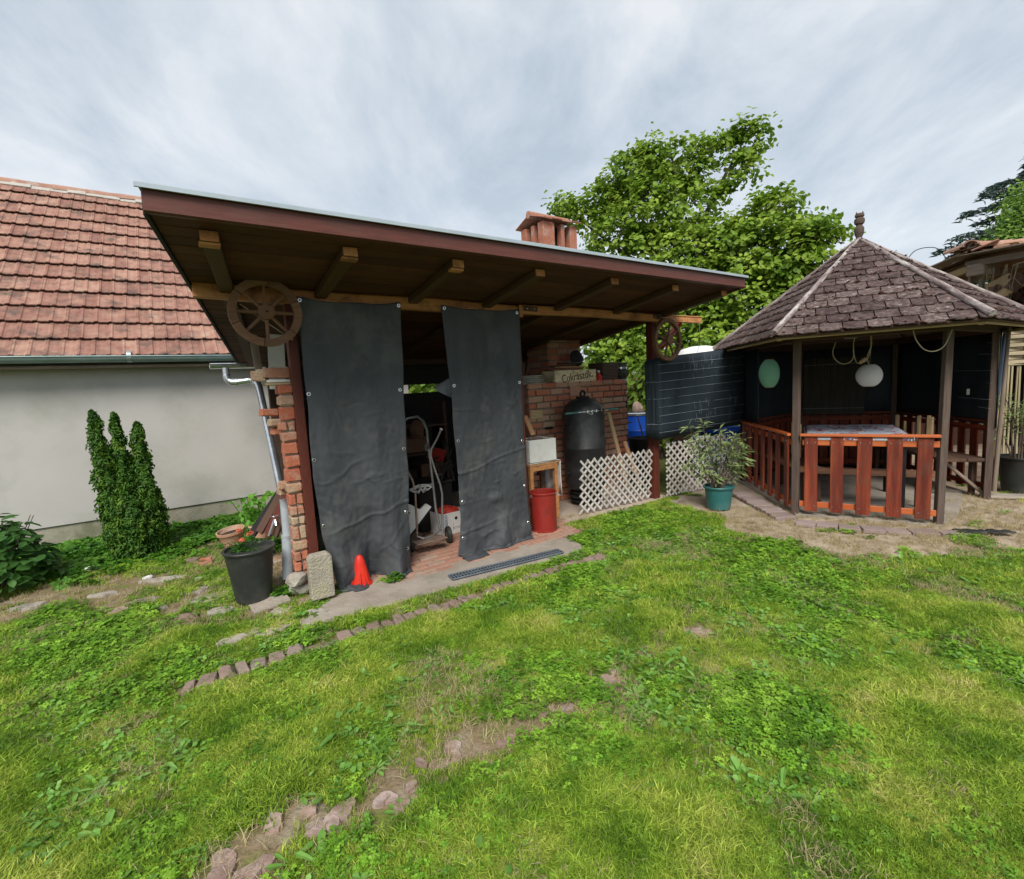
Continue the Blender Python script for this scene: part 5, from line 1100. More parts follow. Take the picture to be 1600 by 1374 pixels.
for i in range(60):      # frayed, lighter strands hanging in patches
    t = r_.choice((.35, .45, .6, .75, .82)) + r_.gauss(0, .05); z = r_.choice((1.0, 1.15, 1.62, 1.70)) + r_.gauss(0, .04)
    if not .02 < t < .98: continue
    p = pb_.lerp(pc, t); q = Vector((-(pc - pb_).y, (pc - pb_).x)).normalized(); o_ = .02 * math.sin(math.pi * t) - .009; b.tube([(p.x + q.x * o_, p.y + q.y * o_ - .003, z), (p.x + q.x * o_ + r_.uniform(-.01, .01), p.y + q.y * o_ - .004, z + r_.uniform(.03, .12))], .0009, 3)
b.build('frayed_threads', 'thread', sc_o, kind='stuff')
o = thing('blue_tarp_roll', 'rolled bright blue plastic sheet lying on the lattice behind the oleander', 'tarp', (3.150,7.245,0.710)); MB().tube([(-.27, .12, 0), (-.1, .02, .012), (.1, -.04, .01), (.24, -.10, .02)], [.045, .065, .07, .055], 14).build('roll', 'blue_plastic', o, True)
block('flap', (.2, .16, .01), 'pale_blue', o, (.05, -.1, -.12), (70, 5, 0), .002, .004)
o = thing('water_canister', 'pale blue plastic canister seen through the lattice behind the oleander', 'canister', (*(2.872,6.824), 0), R(25)); block('body', (.26, .18, .34), 'pale_blue', o, (0, 0, .30), None, .03, .003); MB().lathe([(.03, .45), (.03, .50), (0, .502)], 14, (.06, 0, 0)).build('cap', 'white_plain', o, True); MB().tube([(-.08, 0, .46), (-.06, 0, .52), (.0, 0, .52), (.02, 0, .46)], .012, 8).build('handle', 'pale_blue', o, True); block('brick_foot', (.24, .16, .13), 'brick', o, (0, 0, .066))
o = thing('white_tank', 'white plastic tank top showing above the black screen', 'tank', (3.270,8.385,1.990)); MB().lathe([(.38, -.75), (.40, -.7), (.40, -.12), (.30, .02), (.14, .06), (0, .065)], 34).build('shell', 'white_plain', o, True); block('stand', (.7, .7, 1.1), 'dark_wood', o, (0, 0, -1.3))
o = thing('blue_ribbon', 'light blue strap hanging beside the smaller wagon wheel', 'strap', (2.42, -.08, 1.88), 0, SHED); block('band', (.04, .004, .20), 'pale_blue', o, (0, 0, -.02), (4, 5, 0), .001); block('knot', (.05, .02, .03), 'pale_blue', o, (.0, 0, .08), (0, 30, 0), .006)

# barrels and back fence seen beside the stove -------------------------
def barrel(label, loc, r, h):
    o = thing('plastic_barrel', label, 'barrel', loc, 0, None, 'bright blue plastic barrels')
    MB().lathe([(r * .9, 0), (r, .03), (r, h * .3), (r * 1.03, h * .32), (r, h * .34), (r, h * .68), (r * 1.03, h * .7), (r, h * .72), (r * .99, h - .06), (r * .9, h - .03)], 34).build('body', 'blue_plastic', o, True)
    MB().lathe([(r * .98, h - .055), (r * 1.02, h - .05), (r * 1.02, h - .015), (r * .97, h)], 34).build('clamp_ring', 'galv', o, True)
    MB().lathe([(r * .97, h - .005), (r * .8, h + .004), (0, h + .006)], 30).build('lid', 'charcoal', o, True); return o
barrel('bright blue barrel with steel clamp ring standing behind the black screen corner', (2.16, 8.25, 0), .29, 1.0)
barrel('bright blue barrel half hidden behind the lattice by the gazebo', (3.0, 7.35, 0), .26, .66)
o = rock('pinkish_stone', (.10, .08, .11), 'pink_stone', None, (2.13, 8.15, 1.06), .3, 14); tag(o, 'pinkish stone weighing down the lid of the blue barrel', 'stone')
o = thing('black_bucket', 'black builder bucket with grey rim before the blue barrel', 'bucket', (2.02, 7.5, 0), 0); MB().lathe([(.15, 0), (.20, .62), (.215, .625), (.215, .645), (.20, .65), (.19, .60), (.14, .03)], 30).build('shell', 'charcoal', o, True); MB().lathe([(.19, .58), (0, .58)], 20).build('lid', 'grey_wood', o); MB().tube([(-.2, 0, .60), (-.21, -.06, .40), (0, -.20, .28), (.21, -.06, .40), (.2, 0, .60)], .004, 6).build('handle', 'galv', o, True)
o = thing('iron_pole', 'thin dark pole leaning against the blue barrel', 'pole'); rod('shaft', (2.018,7.741,0.969), (2.015,7.224,0.472), .011, 'charcoal', o)
o = thing('clay_roof_tile', 'orange clay tile leaning behind the lattice by the red post', 'tile'); plank('tile', (1.886,6.481,0.648), (1.778,6.481,0.436), .10, .015, 'ridge', o, up=(0, -1, 0))
bf = thing('board_fence', 'weathered brown board fence behind the blue barrel', 'fence', (2.0, 10.1, 0), R(12))
for i in range(16): block('board', (.105, .02, 1.42 + rng.uniform(-.01, .01)), 'brown_wood' if i % 3 else 'grey_wood', bf, (-.85 + i * .118, 0, .74), None, .003, .001, var=i % 3)
for z in (.3, 1.38): block('rail', (1.95, .04, .07), 'brown_wood', bf, (.03, -.03, z))
block('post', (.10, .10, 1.72), 'grey_wood', bf, (1.12, -.03, .86)); block('post_cap', (.17, .15, .05), 'pvc_grey', bf, (1.12, -.03, 1.74))
o = thing('bird_house', 'small white-roofed bird box with orange front above the board fence', 'bird box', (2.572,9.560,1.580)); block('box', (.22, .16, .13), 'end_grain', o, (0, 0, 0)); block('roof', (.28, .22, .04), 'white_plain', o, (0, 0, .085)); block('front', (.20, .01, .11), 'terracotta', o, (0, -.086, 0)); block('leg', (.05, .05, .14), 'dark_wood', o, (0, 0, -.13))

# =================================================================== GAZEBO
GC = Vector((4.355, 6.17, 0)); GV = [Vector(p) for p in ((3.05, 5.18, 0), (4.08, 4.57, 0), (5.37, 5.41, 0), (5.66, 7.16, 0), (4.63, 7.77, 0), (3.34, 6.93, 0))]
GE = [GC + (v - GC) * (1.30 if i < 3 or i == 5 else 1.25) for i, v in enumerate(GV)]
ZE, ZA = 1.895, 3.09; APEX = Vector((GC.x + .02, GC.y, ZA))
gz = thing('garden_gazebo', 'six-sided garden gazebo with mossy brown shingle roof and red slatted railings', 'gazebo', (0, 0, 0))
for i, v in enumerate(GV):
    lean_ = (.0, .02, .0, 0, 0, 0)[i]
    plank('post', (v.x, v.y, -.02), (v.x + lean_, v.y, 1.93), .062, .06, 'post_wood', gz, up=(v - GC).normalized(), jit=.001, var=i)
for i in range(6):
    a, b_ = GV[i], GV[(i + 1) % 6]
    plank('ring_beam', (a.x, a.y, 1.90), (b_.x, b_.y, 1.90), .06, .09, 'dark_wood', gz)
    e0, e1 = GE[i], GE[(i + 1) % 6]; e0 = GC + (e0 - GC) * .975; e1 = GC + (e1 - GC) * .975
    plank('eave_board', (e0.x, e0.y, ZE - .018), (e1.x, e1.y, ZE - .018), .022, .030, 'bare_wood', gz)
    plank('hip_rafter', (GE[i].x * .97 + GC.x * .03, GE[i].y * .97 + GC.y * .03, ZE - .012), (APEX.x, APEX.y, ZA - .09), .05, .07, 'bare_wood' if i in (0, 1) else 'dark_wood', gz)
r_ = random.Random(21)
moss_pts = []
for i in range(6):
    e0, e1 = Vector((GE[i].x, GE[i].y, ZE)), Vector((GE[(i + 1) % 6].x, GE[(i + 1) % 6].y, ZE)); ap = APEX
    ux = (e1 - e0).normalized(); nrm_ = (e1 - e0).cross(ap - e0).normalized()
    if nrm_.z < 0: nrm_ = -nrm_
    uy = nrm_.cross(ux).normalized()
    if uy.z < 0: uy = -uy
    M3 = Matrix((ux, uy, ux.cross(uy))).transposed().to_4x4(); M3.translation = e0
    inv = M3.inverted(); A2 = inv @ ap; B2 = inv @ e1
    tri = [(0, 0), (B2.x, 0), (A2.x, A2.y)]
    if (B2.x) < 0: continue
    sgnz = 1 if (ux.cross(uy)).z > 0 else -1
    under = MB(); under.prism([tri[0], tri[1], tri[2]], -.02 * sgnz, M3); under.build('roof_deck', 'dark_wood', gz, fix=True)
    seen = i in (0, 1, 5); joined = MB(); row = 0; y = -.03; EXP_ = .172
    while y < A2.y - .05:
        SW_ = .188; x = -SW_ * (.5 if row % 2 else 0) - r_.uniform(0, .04)
        while x < B2.x:
            w_ = SW_ - .010; h_ = EXP_ + .055; cc = r_.uniform(.018, .038); jx, jy = r_.uniform(-.004, .004), r_.uniform(-.016, .012)
            poly = [(x + cc, y + jy), (x + w_ - cc, y + jy + r_.uniform(-.004, .004)), (x + w_, y + cc * 1.2 + jy), (x + w_, y + h_), (x, y + h_), (x, y + cc * 1.1 + jy)]
            for (p, q) in ((tri[1], tri[2]), (tri[2], tri[0])):
                if len(poly) >= 3: poly = clip_poly(poly, p, q)
            if len(poly) >= 3:
                area = abs(sum(poly[k][0] * poly[(k + 1) % len(poly)][1] - poly[(k + 1) % len(poly)][0] * poly[k][1] for k in range(len(poly)))) / 2
                if area > .0012:
                    yc = y; tilt = Matrix.Translation((0, y, 0)) @ Matrix.Rotation(-sgnz * R(3.6 + r_.uniform(-.5, .9)), 4, 'X') @ Matrix.Translation((0, -y, 0))
                    Mx_ = M3 @ Matrix.Translation((0, 0, .026 * sgnz)) @ tilt
                    if seen: MB().prism(poly, .010 * sgnz, Mx_).build('shingle', 'shingle', gz, fix=True)
                    else: joined.prism(poly, .010 * sgnz, Mx_)
                    if seen:
                        for _ in range(5):
                            if r_.random() < .75: moss_pts.append(Mx_ @ Vector((x + r_.choice((0, w_, r_.uniform(0, w_))), y + r_.choice((.0, .005, .012, r_.uniform(0, .05))), .012 * sgnz)))
            x += SW_
        y += EXP_; row += 1
    if not seen: joined.build('shingles', 'shingle', gz, kind='stuff', fix=True)
b = MB()
for p in moss_pts:
    # keep moss inside the roof
    s_ = r_.uniform(.006, .020); k_ = 6; vs = [p + Vector((0, 0, s_ * .8))] + [p + Vector((math.cos(q * 1.047) * s_ * r_.uniform(.7, 1.3), math.sin(q * 1.047) * s_ * r_.uniform(.7, 1.3), s_ * .1)) for q in range(k_)]
    b.add(vs, [(0, q + 1, (q + 1) % k_ + 1) for q in range(k_)])
b.build('moss', 'roof_moss', gz, True, kind='stuff')
for i in range(6):
    p0 = Vector((GE[i].x, GE[i].y, ZE + .035)) + (GE[i] - GC).normalized() * .04; p1 = APEX + Vector((0, 0, .03)); pts = [p0.lerp(p1, t / 12) + Vector((0, 0, .004 * math.sin(t * 2.1 + i))) for t in range(13)]
    L_ = (p1 - p0).length; Mh = Matrix.Translation(p0) @ axis_rot(p0, p1).to_4x4(); inv = Mh.inverted()
    MB().tube([inv @ p for p in pts], [.030 - .010 * t / 12 for t in range(13)], 12).build('hip_pole', 'hip_pole' if i != 2 else 'hip_pole', gz, True, Mh)
# carved finial
fin = MB().lathe([(.030, -.05), (.034, .0), (.048, .03), (.052, .07), (.050, .105), (.034, .125), (.034, .14), (.050, .152), (.056, .18), (.052, .21), (.036, .222), (.050, .238), (.048, .262), (.030, .275), (.0, .278)], 10, (APEX.x, APEX.y, ZA + .05)).build('finial', 'post_wood', gz, True)
for x in (-.028, .028): MB().lathe([(.013, .26), (.009, .285), (.0, .30)], 6, (APEX.x + x, APEX.y - x * .5, ZA + .05)).build('finial_ear', 'post_wood', fin)
# railings: one pallet-like panel on each closed side
def railing(a, b_, n_, front, wds=None, ts=None, out=1):
    a, b_ = Vector(a), Vector(b_); u_ = (b_ - a).normalized(); q = Vector((u_.y, -u_.x, 0)) * .045 * out; ln_ = (b_ - a).length
    P = lambda t, z, o_=0: a + u_ * (ln_ * t) + q * (1 + o_) + Vector((0, 0, z))
    plank('top_rail', P(.03, .872), P(.985, .868), .065, .026, 'orange_rail' if front else 'red_slat', gz, jit=.001)
    plank('rail', P(.05, .79, -.5), P(.985, .785, -.5), .022, .058, 'orange_rail' if front else 'red_slat', gz, jit=.001)
    plank('rail', P(.03, .125, -.5), P(.98, .115, -.5), .022, .06, 'orange_rail' if front else 'red_slat', gz, jit=.001)
    for k_ in range(n_):
        t = ts[k_] if ts else (k_ + .5) / n_; w_ = wds[k_] if wds else .115; tl = rng.uniform(-.006, .006)
        s_ = plank('slat', P(t + tl, .055, .05), P(t, .855, .05), w_, .020, 'red_slat', gz, up=q.normalized(), jit=.001, var=k_)
        if front:
            for z in (.795, .115):
                for dx_ in (-.3, .3): p = P(t, z, .35) + u_ * w_ * dx_; MB().lathe([(.005, 0), (0, .002)], 7, p, Matrix.Rotation(R(90), 3, 'X')).build('screw', 'galv', gz)
railing(GV[0], GV[1], 5, True, [.118, .112, .122, .122, .118], [.115, .305, .50, .70, .895])
railing(GV[5], GV[0], 7, True, [.10] * 7)
for (i, j) in ((2, 3), (3, 4), (4, 5)): railing(GV[i], GV[j], 9, False, out=1)
# pale batten stubs that show above the far rails
for (x, y) in ((3.50, 6.0), (3.42, 5.75), (4.95, 6.2), (5.06, 6.0), (5.14, 5.95), (5.0, 5.75)):
    block('batten', (.05, .03, .40), 'bare_wood', gz, (x, y, .72), (0, 0, 30))
# dark shade panels behind, above the far railings
def shade(a, b_, z0, z1, inset=.0, mat='screen', name='shade_panel'):
    a, b_ = Vector(a), Vector(b_); u_ = (b_ - a).normalized(); q = Vector((u_.y, -u_.x, 0)); m = (a + b_) / 2 + q * inset; bb_ = MB(); V = []; k_ = 12
    for i in range(k_ + 1):
        for j in range(5): p = a.lerp(b_, i / k_) + q * (inset + .01 * nz(i * .7, j, m.x)); V.append((p.x, p.y, z0 + (z1 - z0) * j / 4))
    bb_.add(V, [(i * 5 + j, i * 5 + j + 1, i * 5 + j + 6, i * 5 + j + 5) for i in range(k_) for j in range(4)]); o = bb_.build(name, mat, gz, True); o.modifiers.new('t', 'SOLIDIFY').thickness = .006; return o
shade(GV[4], GV[5], .84, 1.90, .02); shade(GV[3], GV[4], .84, 1.90, .02); shade(GV[2], GV[3], .84, 1.90, .02)
shade(GV[4], GV[5], .0, .84, .06, 'charcoal'); shade(GV[3], GV[4], .0, .84, .06, 'charcoal')
# left side: upper shade on the side towards the screen
shade(GV[5], GV[5].lerp(GV[0], .33), .87, 1.9, .0)
# thin threads on the right panel
for k_, z in enumerate((1.02, 1.12, 1.30, 1.44, 1.62, 1.74)):
    t0 = (.0, .0, .0, .0, .0, .0)[k_]; p0 = GV[2].lerp(GV[3], .0); p1 = GV[2].lerp(GV[3], (.10, .28, .05, .32, .12, .06)[k_]); off = Vector((-.03, -.02, 0))
    rod('thread', (p0.x + off.x - .02, p0.y + off.y - .02, z), (p1.x + off.x, p1.y + off.y, z + .01), .0022, 'thread', gz, 4)
block('switch_box', (.03, .02, .07), 'white_plain', gz, (5.39, 5.72, 1.20))
# lit strip of the shade cloth wrapped round the right post
shade((GV[2].x - .01, GV[2].y - .055, 0), (GV[2].x + .09, GV[2].y + .05, 0), .80, 1.88, .01)
# reed mat in the back corner
q0, q1 = GV[4].lerp(GV[5], .0), GV[4].lerp(GV[5], 1)
a, b_ = GV[3].lerp(GV[4], .30) + (GC - GV[3].lerp(GV[4], .30)).normalized() * .09, GV[4] + (GC - GV[4]).normalized() * .10
rm = thing('reed_mat', 'brown reed screen mat standing upright in the dark back of the gazebo', 'reed mat'); n_ = 52
for k_ in range(n_):
    p = a.lerp(b_, k_ / n_); plank('reed', (p.x, p.y, .86), (p.x + rng.uniform(-.004, .004), p.y, 1.72 + rng.uniform(-.02, .02)), .010, .008, 'reed', rm, up=(0, 1, 0), bev=0, var=0)
for z in (.95, 1.62): rod('binding', (a.x, a.y - .008, z), (b_.x, b_.y - .008, z), .003, 'thread', rm, 4)

# table with flowered cloth, benches ----------------------------------
tb = thing('garden_table', 'dark garden table standing under the gazebo', 'table', (0, 0, 0))
TQ = [Vector((3.638,5.937,0.790)), Vector((4.553,5.359,0.790)), Vector((5.084,6.498,0.790)), Vector((4.215,7.227,0.790))]
TQ[0] = GV[0].lerp(GV[1], .06) + Vector((.12, .20, .79)); TQ[1] = TQ[0] + (GV[1] - GV[0]).normalized() * .98
nb = Vector((-(GV[1] - GV[0]).y, (GV[1] - GV[0]).x, 0)).normalized(); TQ[2] = TQ[1] + nb * 1.30 + Vector((0, 0, 0)); TQ[3] = TQ[0] + nb * 1.30
for q in TQ: q.z = .835
cen = sum(TQ, Vector()) / 4; u_ = (TQ[1] - TQ[0]).normalized()
block('top', ((TQ[1] - TQ[0]).length - .04, 1.26, .03), 'dark_wood', tb, (cen.x, cen.y, .815), Matrix((u_, nb, Vector((0, 0, 1)))).transposed())
for (a_, b__) in ((-.4, -.5), (.4, -.5), (-.4, .5), (.4, .5)): p = cen + u_ * a_ + nb * b__; block('leg', (.05, .05, .78), 'charcoal', tb, (p.x, p.y, .39))
tcm = mt('flower_cloth', [(0, (.60, .68, .78)), (.36, (.50, .58, .70)), (.46, (.74, .78, .84)), (.56, (.80, .80, .82)), (.62, (.55, .07, .07)), (.70, (.48, .05, .06)), (.78, (.12, .14, .25)), (1, (.62, .68, .76))], scale=8, detail=2, rough=.7, bump=.05, contrast=1.4); MAT['flower_cloth'] = tcm
tc_ = thing('tablecloth', 'pale blue flowered oilcloth with red blossoms on the gazebo table', 'tablecloth', (0, 0, 0)); V = []; k_ = 22; wl, hl = (TQ[1] - TQ[0]).length + .10, 1.40
for i in range(k_ + 1):
    for j in range(k_ + 1):
        x, y = (i / k_ - .5) * wl, (j / k_ - .5) * hl; dz = 0
        ov = max(abs(x) - wl / 2 + .07, abs(y) - hl / 2 + .08, 0)
        p = cen + u_ * (x - (math.copysign(ov * .8, x) if abs(x) > wl / 2 - .07 else 0)) + nb * (y - (math.copysign(ov * .8, y) if abs(y) > hl / 2 - .08 else 0))
        V.append((p.x, p.y, .8365 - ov * .75 + .004 * nz(x * 4, y * 4, 3) * (1 + ov * 20)))
b = MB(); b.add(V, [(i * (k_ + 1) + j, (i + 1) * (k_ + 1) + j, (i + 1) * (k_ + 1) + j + 1, i * (k_ + 1) + j + 1) for i in range(k_) for j in range(k_)]); o = b.build('cloth', 'flower_cloth', tc_, True); o.modifiers.new('t', 'SOLIDIFY').thickness = .003
def bench(label, a, b_, depth, z, legs=True, boards=2, mat='brown_wood'):
    a, b_ = Vector(a), Vector(b_); u_ = (b_ - a).normalized(); q = Vector((-u_.y, u_.x, 0)); o = thing('wooden_bench', label, 'bench', (0, 0, 0), group='benches in the gazebo')
    for i in range(boards): off = (i - (boards - 1) / 2) * (depth / boards); plank('seat_board', a + q * off + Vector((0, 0, z)), b_ + q * off + Vector((0, 0, z)), depth / boards - .008, .035, mat, o, jit=.001, var=i)
    for t in (.10, .9):
        p = a.lerp(b_, t)
        for s_ in (-1, 1): block('leg', (.05, .05, z - .02), 'dark_wood', o, (p.x + q.x * depth * .38 * s_, p.y + q.y * depth * .38 * s_, (z - .02) / 2))
    return o
du = (GV[1] - GV[0]).normalized()
a = GV[0] + du * .0 + nb * .55 + Vector((-.05, 0, 0)); bench('long brown plank bench seen through the front railing slats', a, a + du * 1.32, .28, .40)
a = GV[5].lerp(GV[0], .12); b_ = GV[5].lerp(GV[0], .88); q = (GC - (a + b_) / 2).normalized() * .30; bench('brown bench along the left railing of the gazebo', a + q, b_ + q, .30, .42)
a = GV[4].lerp(GV[5], .1); b_ = GV[4].lerp(GV[5], .9); q = (GC - (a + b_) / 2).normalized() * .28; bench('brown bench in the back left corner of the gazebo', a + q, b_ + q, .30, .42)
a = GV[2].lerp(GV[3], .03); b_ = GV[2].lerp(GV[3], .95); q = (GC - (a + b_) / 2).normalized() * .22; bo = bench('brown bench with diagonal brace by the right entrance post of the gazebo', a + q, b_ + q, .44, .44, mat='dark_wood')
plank('brace', Vector((5.40, 5.50, .04)), Vector((5.02, 5.60, .42)), .045, .03, 'grey_wood', bo); plank('frame_rail', Vector((5.42, 5.48, .415)), Vector((5.0, 5.66, .415)), .03, .035, 'grey_wood', bo)

# lanterns, cables, junction box --------------------------------------
def lantern(name, label, c, r, h, mat, wire_top, sq=1):
    o = thing(name, label, 'lantern', c, group='paper lanterns hanging in the gazebo'); prof = []; n_ = 16
    for i in range(n_ * 2 + 1):
        t = i / (n_ * 2); a_ = (t - .5) * math.pi * .74; rr = r * math.cos(a_) * (1 + (.014 if i % 2 else -.012)); prof.append((rr, h * .5 * math.sin(a_) / math.sin(math.pi * .37)))
    MB().lathe(prof[:], 36, wob=lambda q, z: .012 * math.sin(3 * q + z * 9)).build('shade', mat, o, True)
    for s_ in (-1, 1): MB().lathe([(prof[0][0] - .004, s_ * h / 2 - .002), (prof[0][0] + .003, s_ * h / 2 - .002), (prof[0][0] + .003, s_ * h / 2 + .003), (prof[0][0] - .004, s_ * h / 2 + .003)], 24).build('rim_ring', 'bare_wood', o)
    MB().tube([(0, 0, h / 2 - .02), (.01, 0, (wire_top - c[2]) * .6), (0, 0, wire_top - c[2])], .0018, 5).build('wire', 'charcoal' if mat == 'lantern_green' else 'cable', o)
lantern('paper_lantern', 'tall green ribbed paper lantern hanging at the left of the gazebo', (2.998,5.632,1.535), .108, .315, 'lantern_green', 1.86, .8)
lantern('paper_lantern', 'white round ribbed paper lantern hanging over the gazebo table', (4.094,5.554,1.454), .127, .245, 'lantern_white', 1.9, .9)
def cable(name, label, pts, r, mat='cable', n_=5):
    o = thing(name, label, 'cable', (0, 0, 0)); P = [Vector(p) for p in pts]; out = []
    for i in range(len(P) - 1):      # Catmull-Rom
        p0, p1, p2, p3 = P[max(i - 1, 0)], P[i], P[i + 1], P[min(i + 2, len(P) - 1)]
        for k_ in range(7):
            t = k_ / 7; out.append(.5 * ((2 * p1) + (p2 - p0) * t + (2 * p0 - 5 * p1 + 4 * p2 - p3) * t * t + (3 * p1 - p0 - 3 * p2 + p3) * t ** 3))
    out.append(P[-1]); MB().tube(out, r, n_).build('wire', mat, o, True); return o
cable('hanging_cable', 'pale cable looping between the gazebo eave and the right front post', ((3.753,4.553,1.862), (3.772,4.537,1.772), (3.816,4.500,1.685), (3.870,4.453,1.662), (3.954,4.446,1.708), (4.023,4.452,1.848)), .005)
cable('hanging_cable', 'pale cable swag hanging from the ceiling left of the white lantern', ((3.552,5.324,1.835), (3.530,5.338,1.721), (3.560,5.318,1.636), (3.622,5.276,1.596), (3.682,5.235,1.652), (3.683,5.234,1.820), (3.709,5.216,1.904)), .0045)
cable('hanging_cable', 'twisted pale cable ending in the inline switch above the white lantern', ((3.738,5.318,1.736), (3.763,5.300,1.610), (3.800,5.274,1.600), (3.844,5.241,1.644), (3.868,5.224,1.810), (3.848,5.239,1.913)), .0045)
cable('hanging_cable', 'short pale cable holding the white lantern', ((4.062,5.516,1.570), (4.017,5.487,1.663), (4.042,5.468,1.787), (4.044,5.467,1.927)), .004)
cable('sky_cable', 'thin dark wire arching from the finial towards the walnut tree', ((4.375,6.153,3.212), (4.356,6.228,3.251), (4.455,6.524,3.353), (4.602,7.027,3.494)), .004, 'charcoal')
cable('sky_cable', 'thin dark wire arching over the gazebo roof to the old barn', ((5.402,6.692,2.955), (5.842,7.107,3.151), (6.324,7.486,3.274), (6.680,7.708,3.298), (7.015,7.947,3.218)), .006, 'charcoal')
o = thing('inline_switch', 'small cream switch hanging on the cable above the white lantern', 'switch', (3.779,5.227,1.620)); block('body', (.085, .03, .035), 'bare_wood', o, (0, 0, 0), (0, -35, 0), .01)
o = thing('junction_box', 'small grey-green junction box under the gazebo eave', 'junction box', (3.631,5.210,1.887)); block('body', (.11, .06, .045), 'pvc_grey', o, (0, 0, 0), None, .005); block('lid', (.10, .065, .01), 'zinc_green', o, (0, 0, -.024))
o = thing('black_foil', 'crumpled black foil strip lying at the end of the paving border', 'foil', (*(4.207,4.240), .012), R(-10)); bb_ = MB(); V = []
for i in range(15):
    for j in range(5): V.append(((i / 14 - .5) * .44, (j / 4 - .5) * .13 * (1 - .3 * i / 14), .018 + .022 * nz(i * .8, j * 1.1, 3)))
bb_.add(V, [(i * 5 + j, (i + 1) * 5 + j, (i + 1) * 5 + j + 1, i * 5 + j + 1) for i in range(14) for j in range(4)]); oo = bb_.build('sheet', 'black_plastic', o, True); oo.modifiers.new('t', 'SOLIDIFY').thickness = .004
o = thing('loose_slab', 'flat grey slab lying beside the right gazebo post', 'slab', (*(5.579,5.396), .01), R(-20)); block('slab', (.42, .16, .03), 'concrete', o, (0, 0, 0), (1, 0, 0), .006, .002)

# =================================================================== RIGHT EDGE: FENCES, OLD BARN, POT
pr_ = thing('leaning_pole', 'weathered grey pole leaning against the right gazebo post', 'pole'); rod('shaft', (5.465,5.425,0.067), (5.533,5.427,1.902), .022, 'grey_wood', pr_, 10, .018)
pr_ = thing('leaning_pole', 'blue-grey plastic pipe standing behind the right gazebo post', 'pole'); rod('shaft', (5.72, 5.78, .0), (5.80, 5.72, 2.0), .022, 'blue_grey', pr_, 12)
pr_ = thing('leaning_pole', 'light yellow board standing beside the right gazebo post', 'board'); plank('board', (5.92, 5.9, .0), (5.95, 5.88, 1.0), .10, .02, 'bare_wood', pr_, up=(0, -1, 0))
def rframe(p, ang): return Matrix.Translation(p) @ Matrix.Rotation(ang, 4, 'Z')
wf = thing('woven_fence', 'woven split-wood hurdle with upright reeds below at the right edge', 'fence', (6.35, 6.15, 0), R(-35))
for k_ in range(2): block('post', (.06, .06, 2.0), 'bamboo', wf, (-.12 + k_ * 1.65, 0, 1.0), None, .01)
for j in range(9):
    z = 1.52 + j * .052
    for i in range(8): block('woven_strip', (.26, .012, .044), 'wicker', wf, (.02 + i * .20, .018 * (1 if (i + j) % 2 else -1), z), (0, 0, 8 * (1 if (i + j) % 2 else -1)), .002, .002, var=(i + j) % 5)
plank('rail', (-.12, 0, 1.49), (1.55, 0, 1.49), .04, .03, 'bamboo', wf)
for i in range(38): rod('reed', (-.05 + i * .042, rng.uniform(-.015, .015), .02), (-.05 + i * .042 + rng.uniform(-.02, .02), rng.uniform(-.015, .015), 1.47), rng.uniform(.010, .017), 'bamboo', wf, 6)
pp = pot('plant_pot', 'big black round pot with a bamboo-like plant at the right edge', 'flower pot', (*(5.948,5.610), .0), .15, .205, .42, 'black_plastic', .02)

ob = thing('old_barn', 'tumbledown old barn with rotten board roof and broken tiles beyond the gazebo', 'barn', (7.4, 8.75, 0), R(-90))
# local frame: x to the right along the front, y away
for (x, y, z1) in ((-.35, .1, 2.95), (.84, .0, 3.0), (.97, .05, 3.0), (2.5, .1, 2.95), (-.35, 2.8, 2.9), (2.5, 2.8, 2.9)): plank('post', (x, y, 0), (x, y, z1), .05 if 0 < x < 1 else .09, .05 if 0 < x < 1 else .09, 'grey_wood', ob, up=(0, 1, 0))
plank('beam', (-.30, -.05, 2.86), (.96, -.05, 3.02), .07, .10, 'bare_wood', ob); plank('beam', (.92, -.14, 3.06), (2.6, -.12, 2.93), .07, .09, 'grey_wood', ob); plank('beam', (-.30, .05, 3.0), (1.0, .05, 3.12), .06, .06, 'brown_wood', ob)
block('beam_head', (.24, .30, .17), 'grey_wood', ob, (1.08, -.05, 2.94), (0, 3, 14), .01, .004)
for i in range(13):
    y = -.22 + i * .25; plank('roof_board', (-.45 + rng.uniform(-.05, .1), y, 3.03), (1.0, y, 3.20 + rng.uniform(-.02, .02)), .235, .02, 'brown_wood' if i % 3 else 'grey_wood', ob, jit=.004, var=i % 4); plank('roof_board', (.90, y, 3.19 + rng.uniform(-.02, .02)), (2.75 + rng.uniform(-.1, .1), y, 3.04), .235, .02, 'brown_wood' if i % 2 else 'grey_wood', ob, jit=.004, var=i % 4)
for i in range(44):
    x = rng.gauss(1.0, .32); y = rng.uniform(-.25, .9); k_ = max(0, 1 - abs(x - .95) / .6); block('broken_tile', (.30, .17, .016), ('brown_wood', 'ridge', 'bare_wood', 'grey_wood')[i % 4], ob, (x, y, 3.215 - abs(x - .95) * .11 + rng.uniform(0, .13) * k_ + .015), (rng.uniform(-14, 14), rng.uniform(-22, 22), rng.uniform(0, 180)), .004, .005, var=i % 6)
hp = [(math.cos(a_) * .095, math.sin(a_) * .08) for a_ in [j * math.pi / 8 for j in range(9)]] + [(math.cos(a_) * .08, math.sin(a_) * .065) for a_ in [j * math.pi / 8 for j in range(8, -1, -1)]]
for i in range(6): MB().prism(hp, .36, Matrix.Translation((.72 + i * .14, -.25 + i * .10, 3.30 - abs(i - 1.5) * .022)) @ Matrix.Rotation(R(80 - i * 24), 4, 'Z') @ Matrix.Rotation(R(90), 4, 'X')).build('ridge_tile', 'ridge', ob, fix=True)
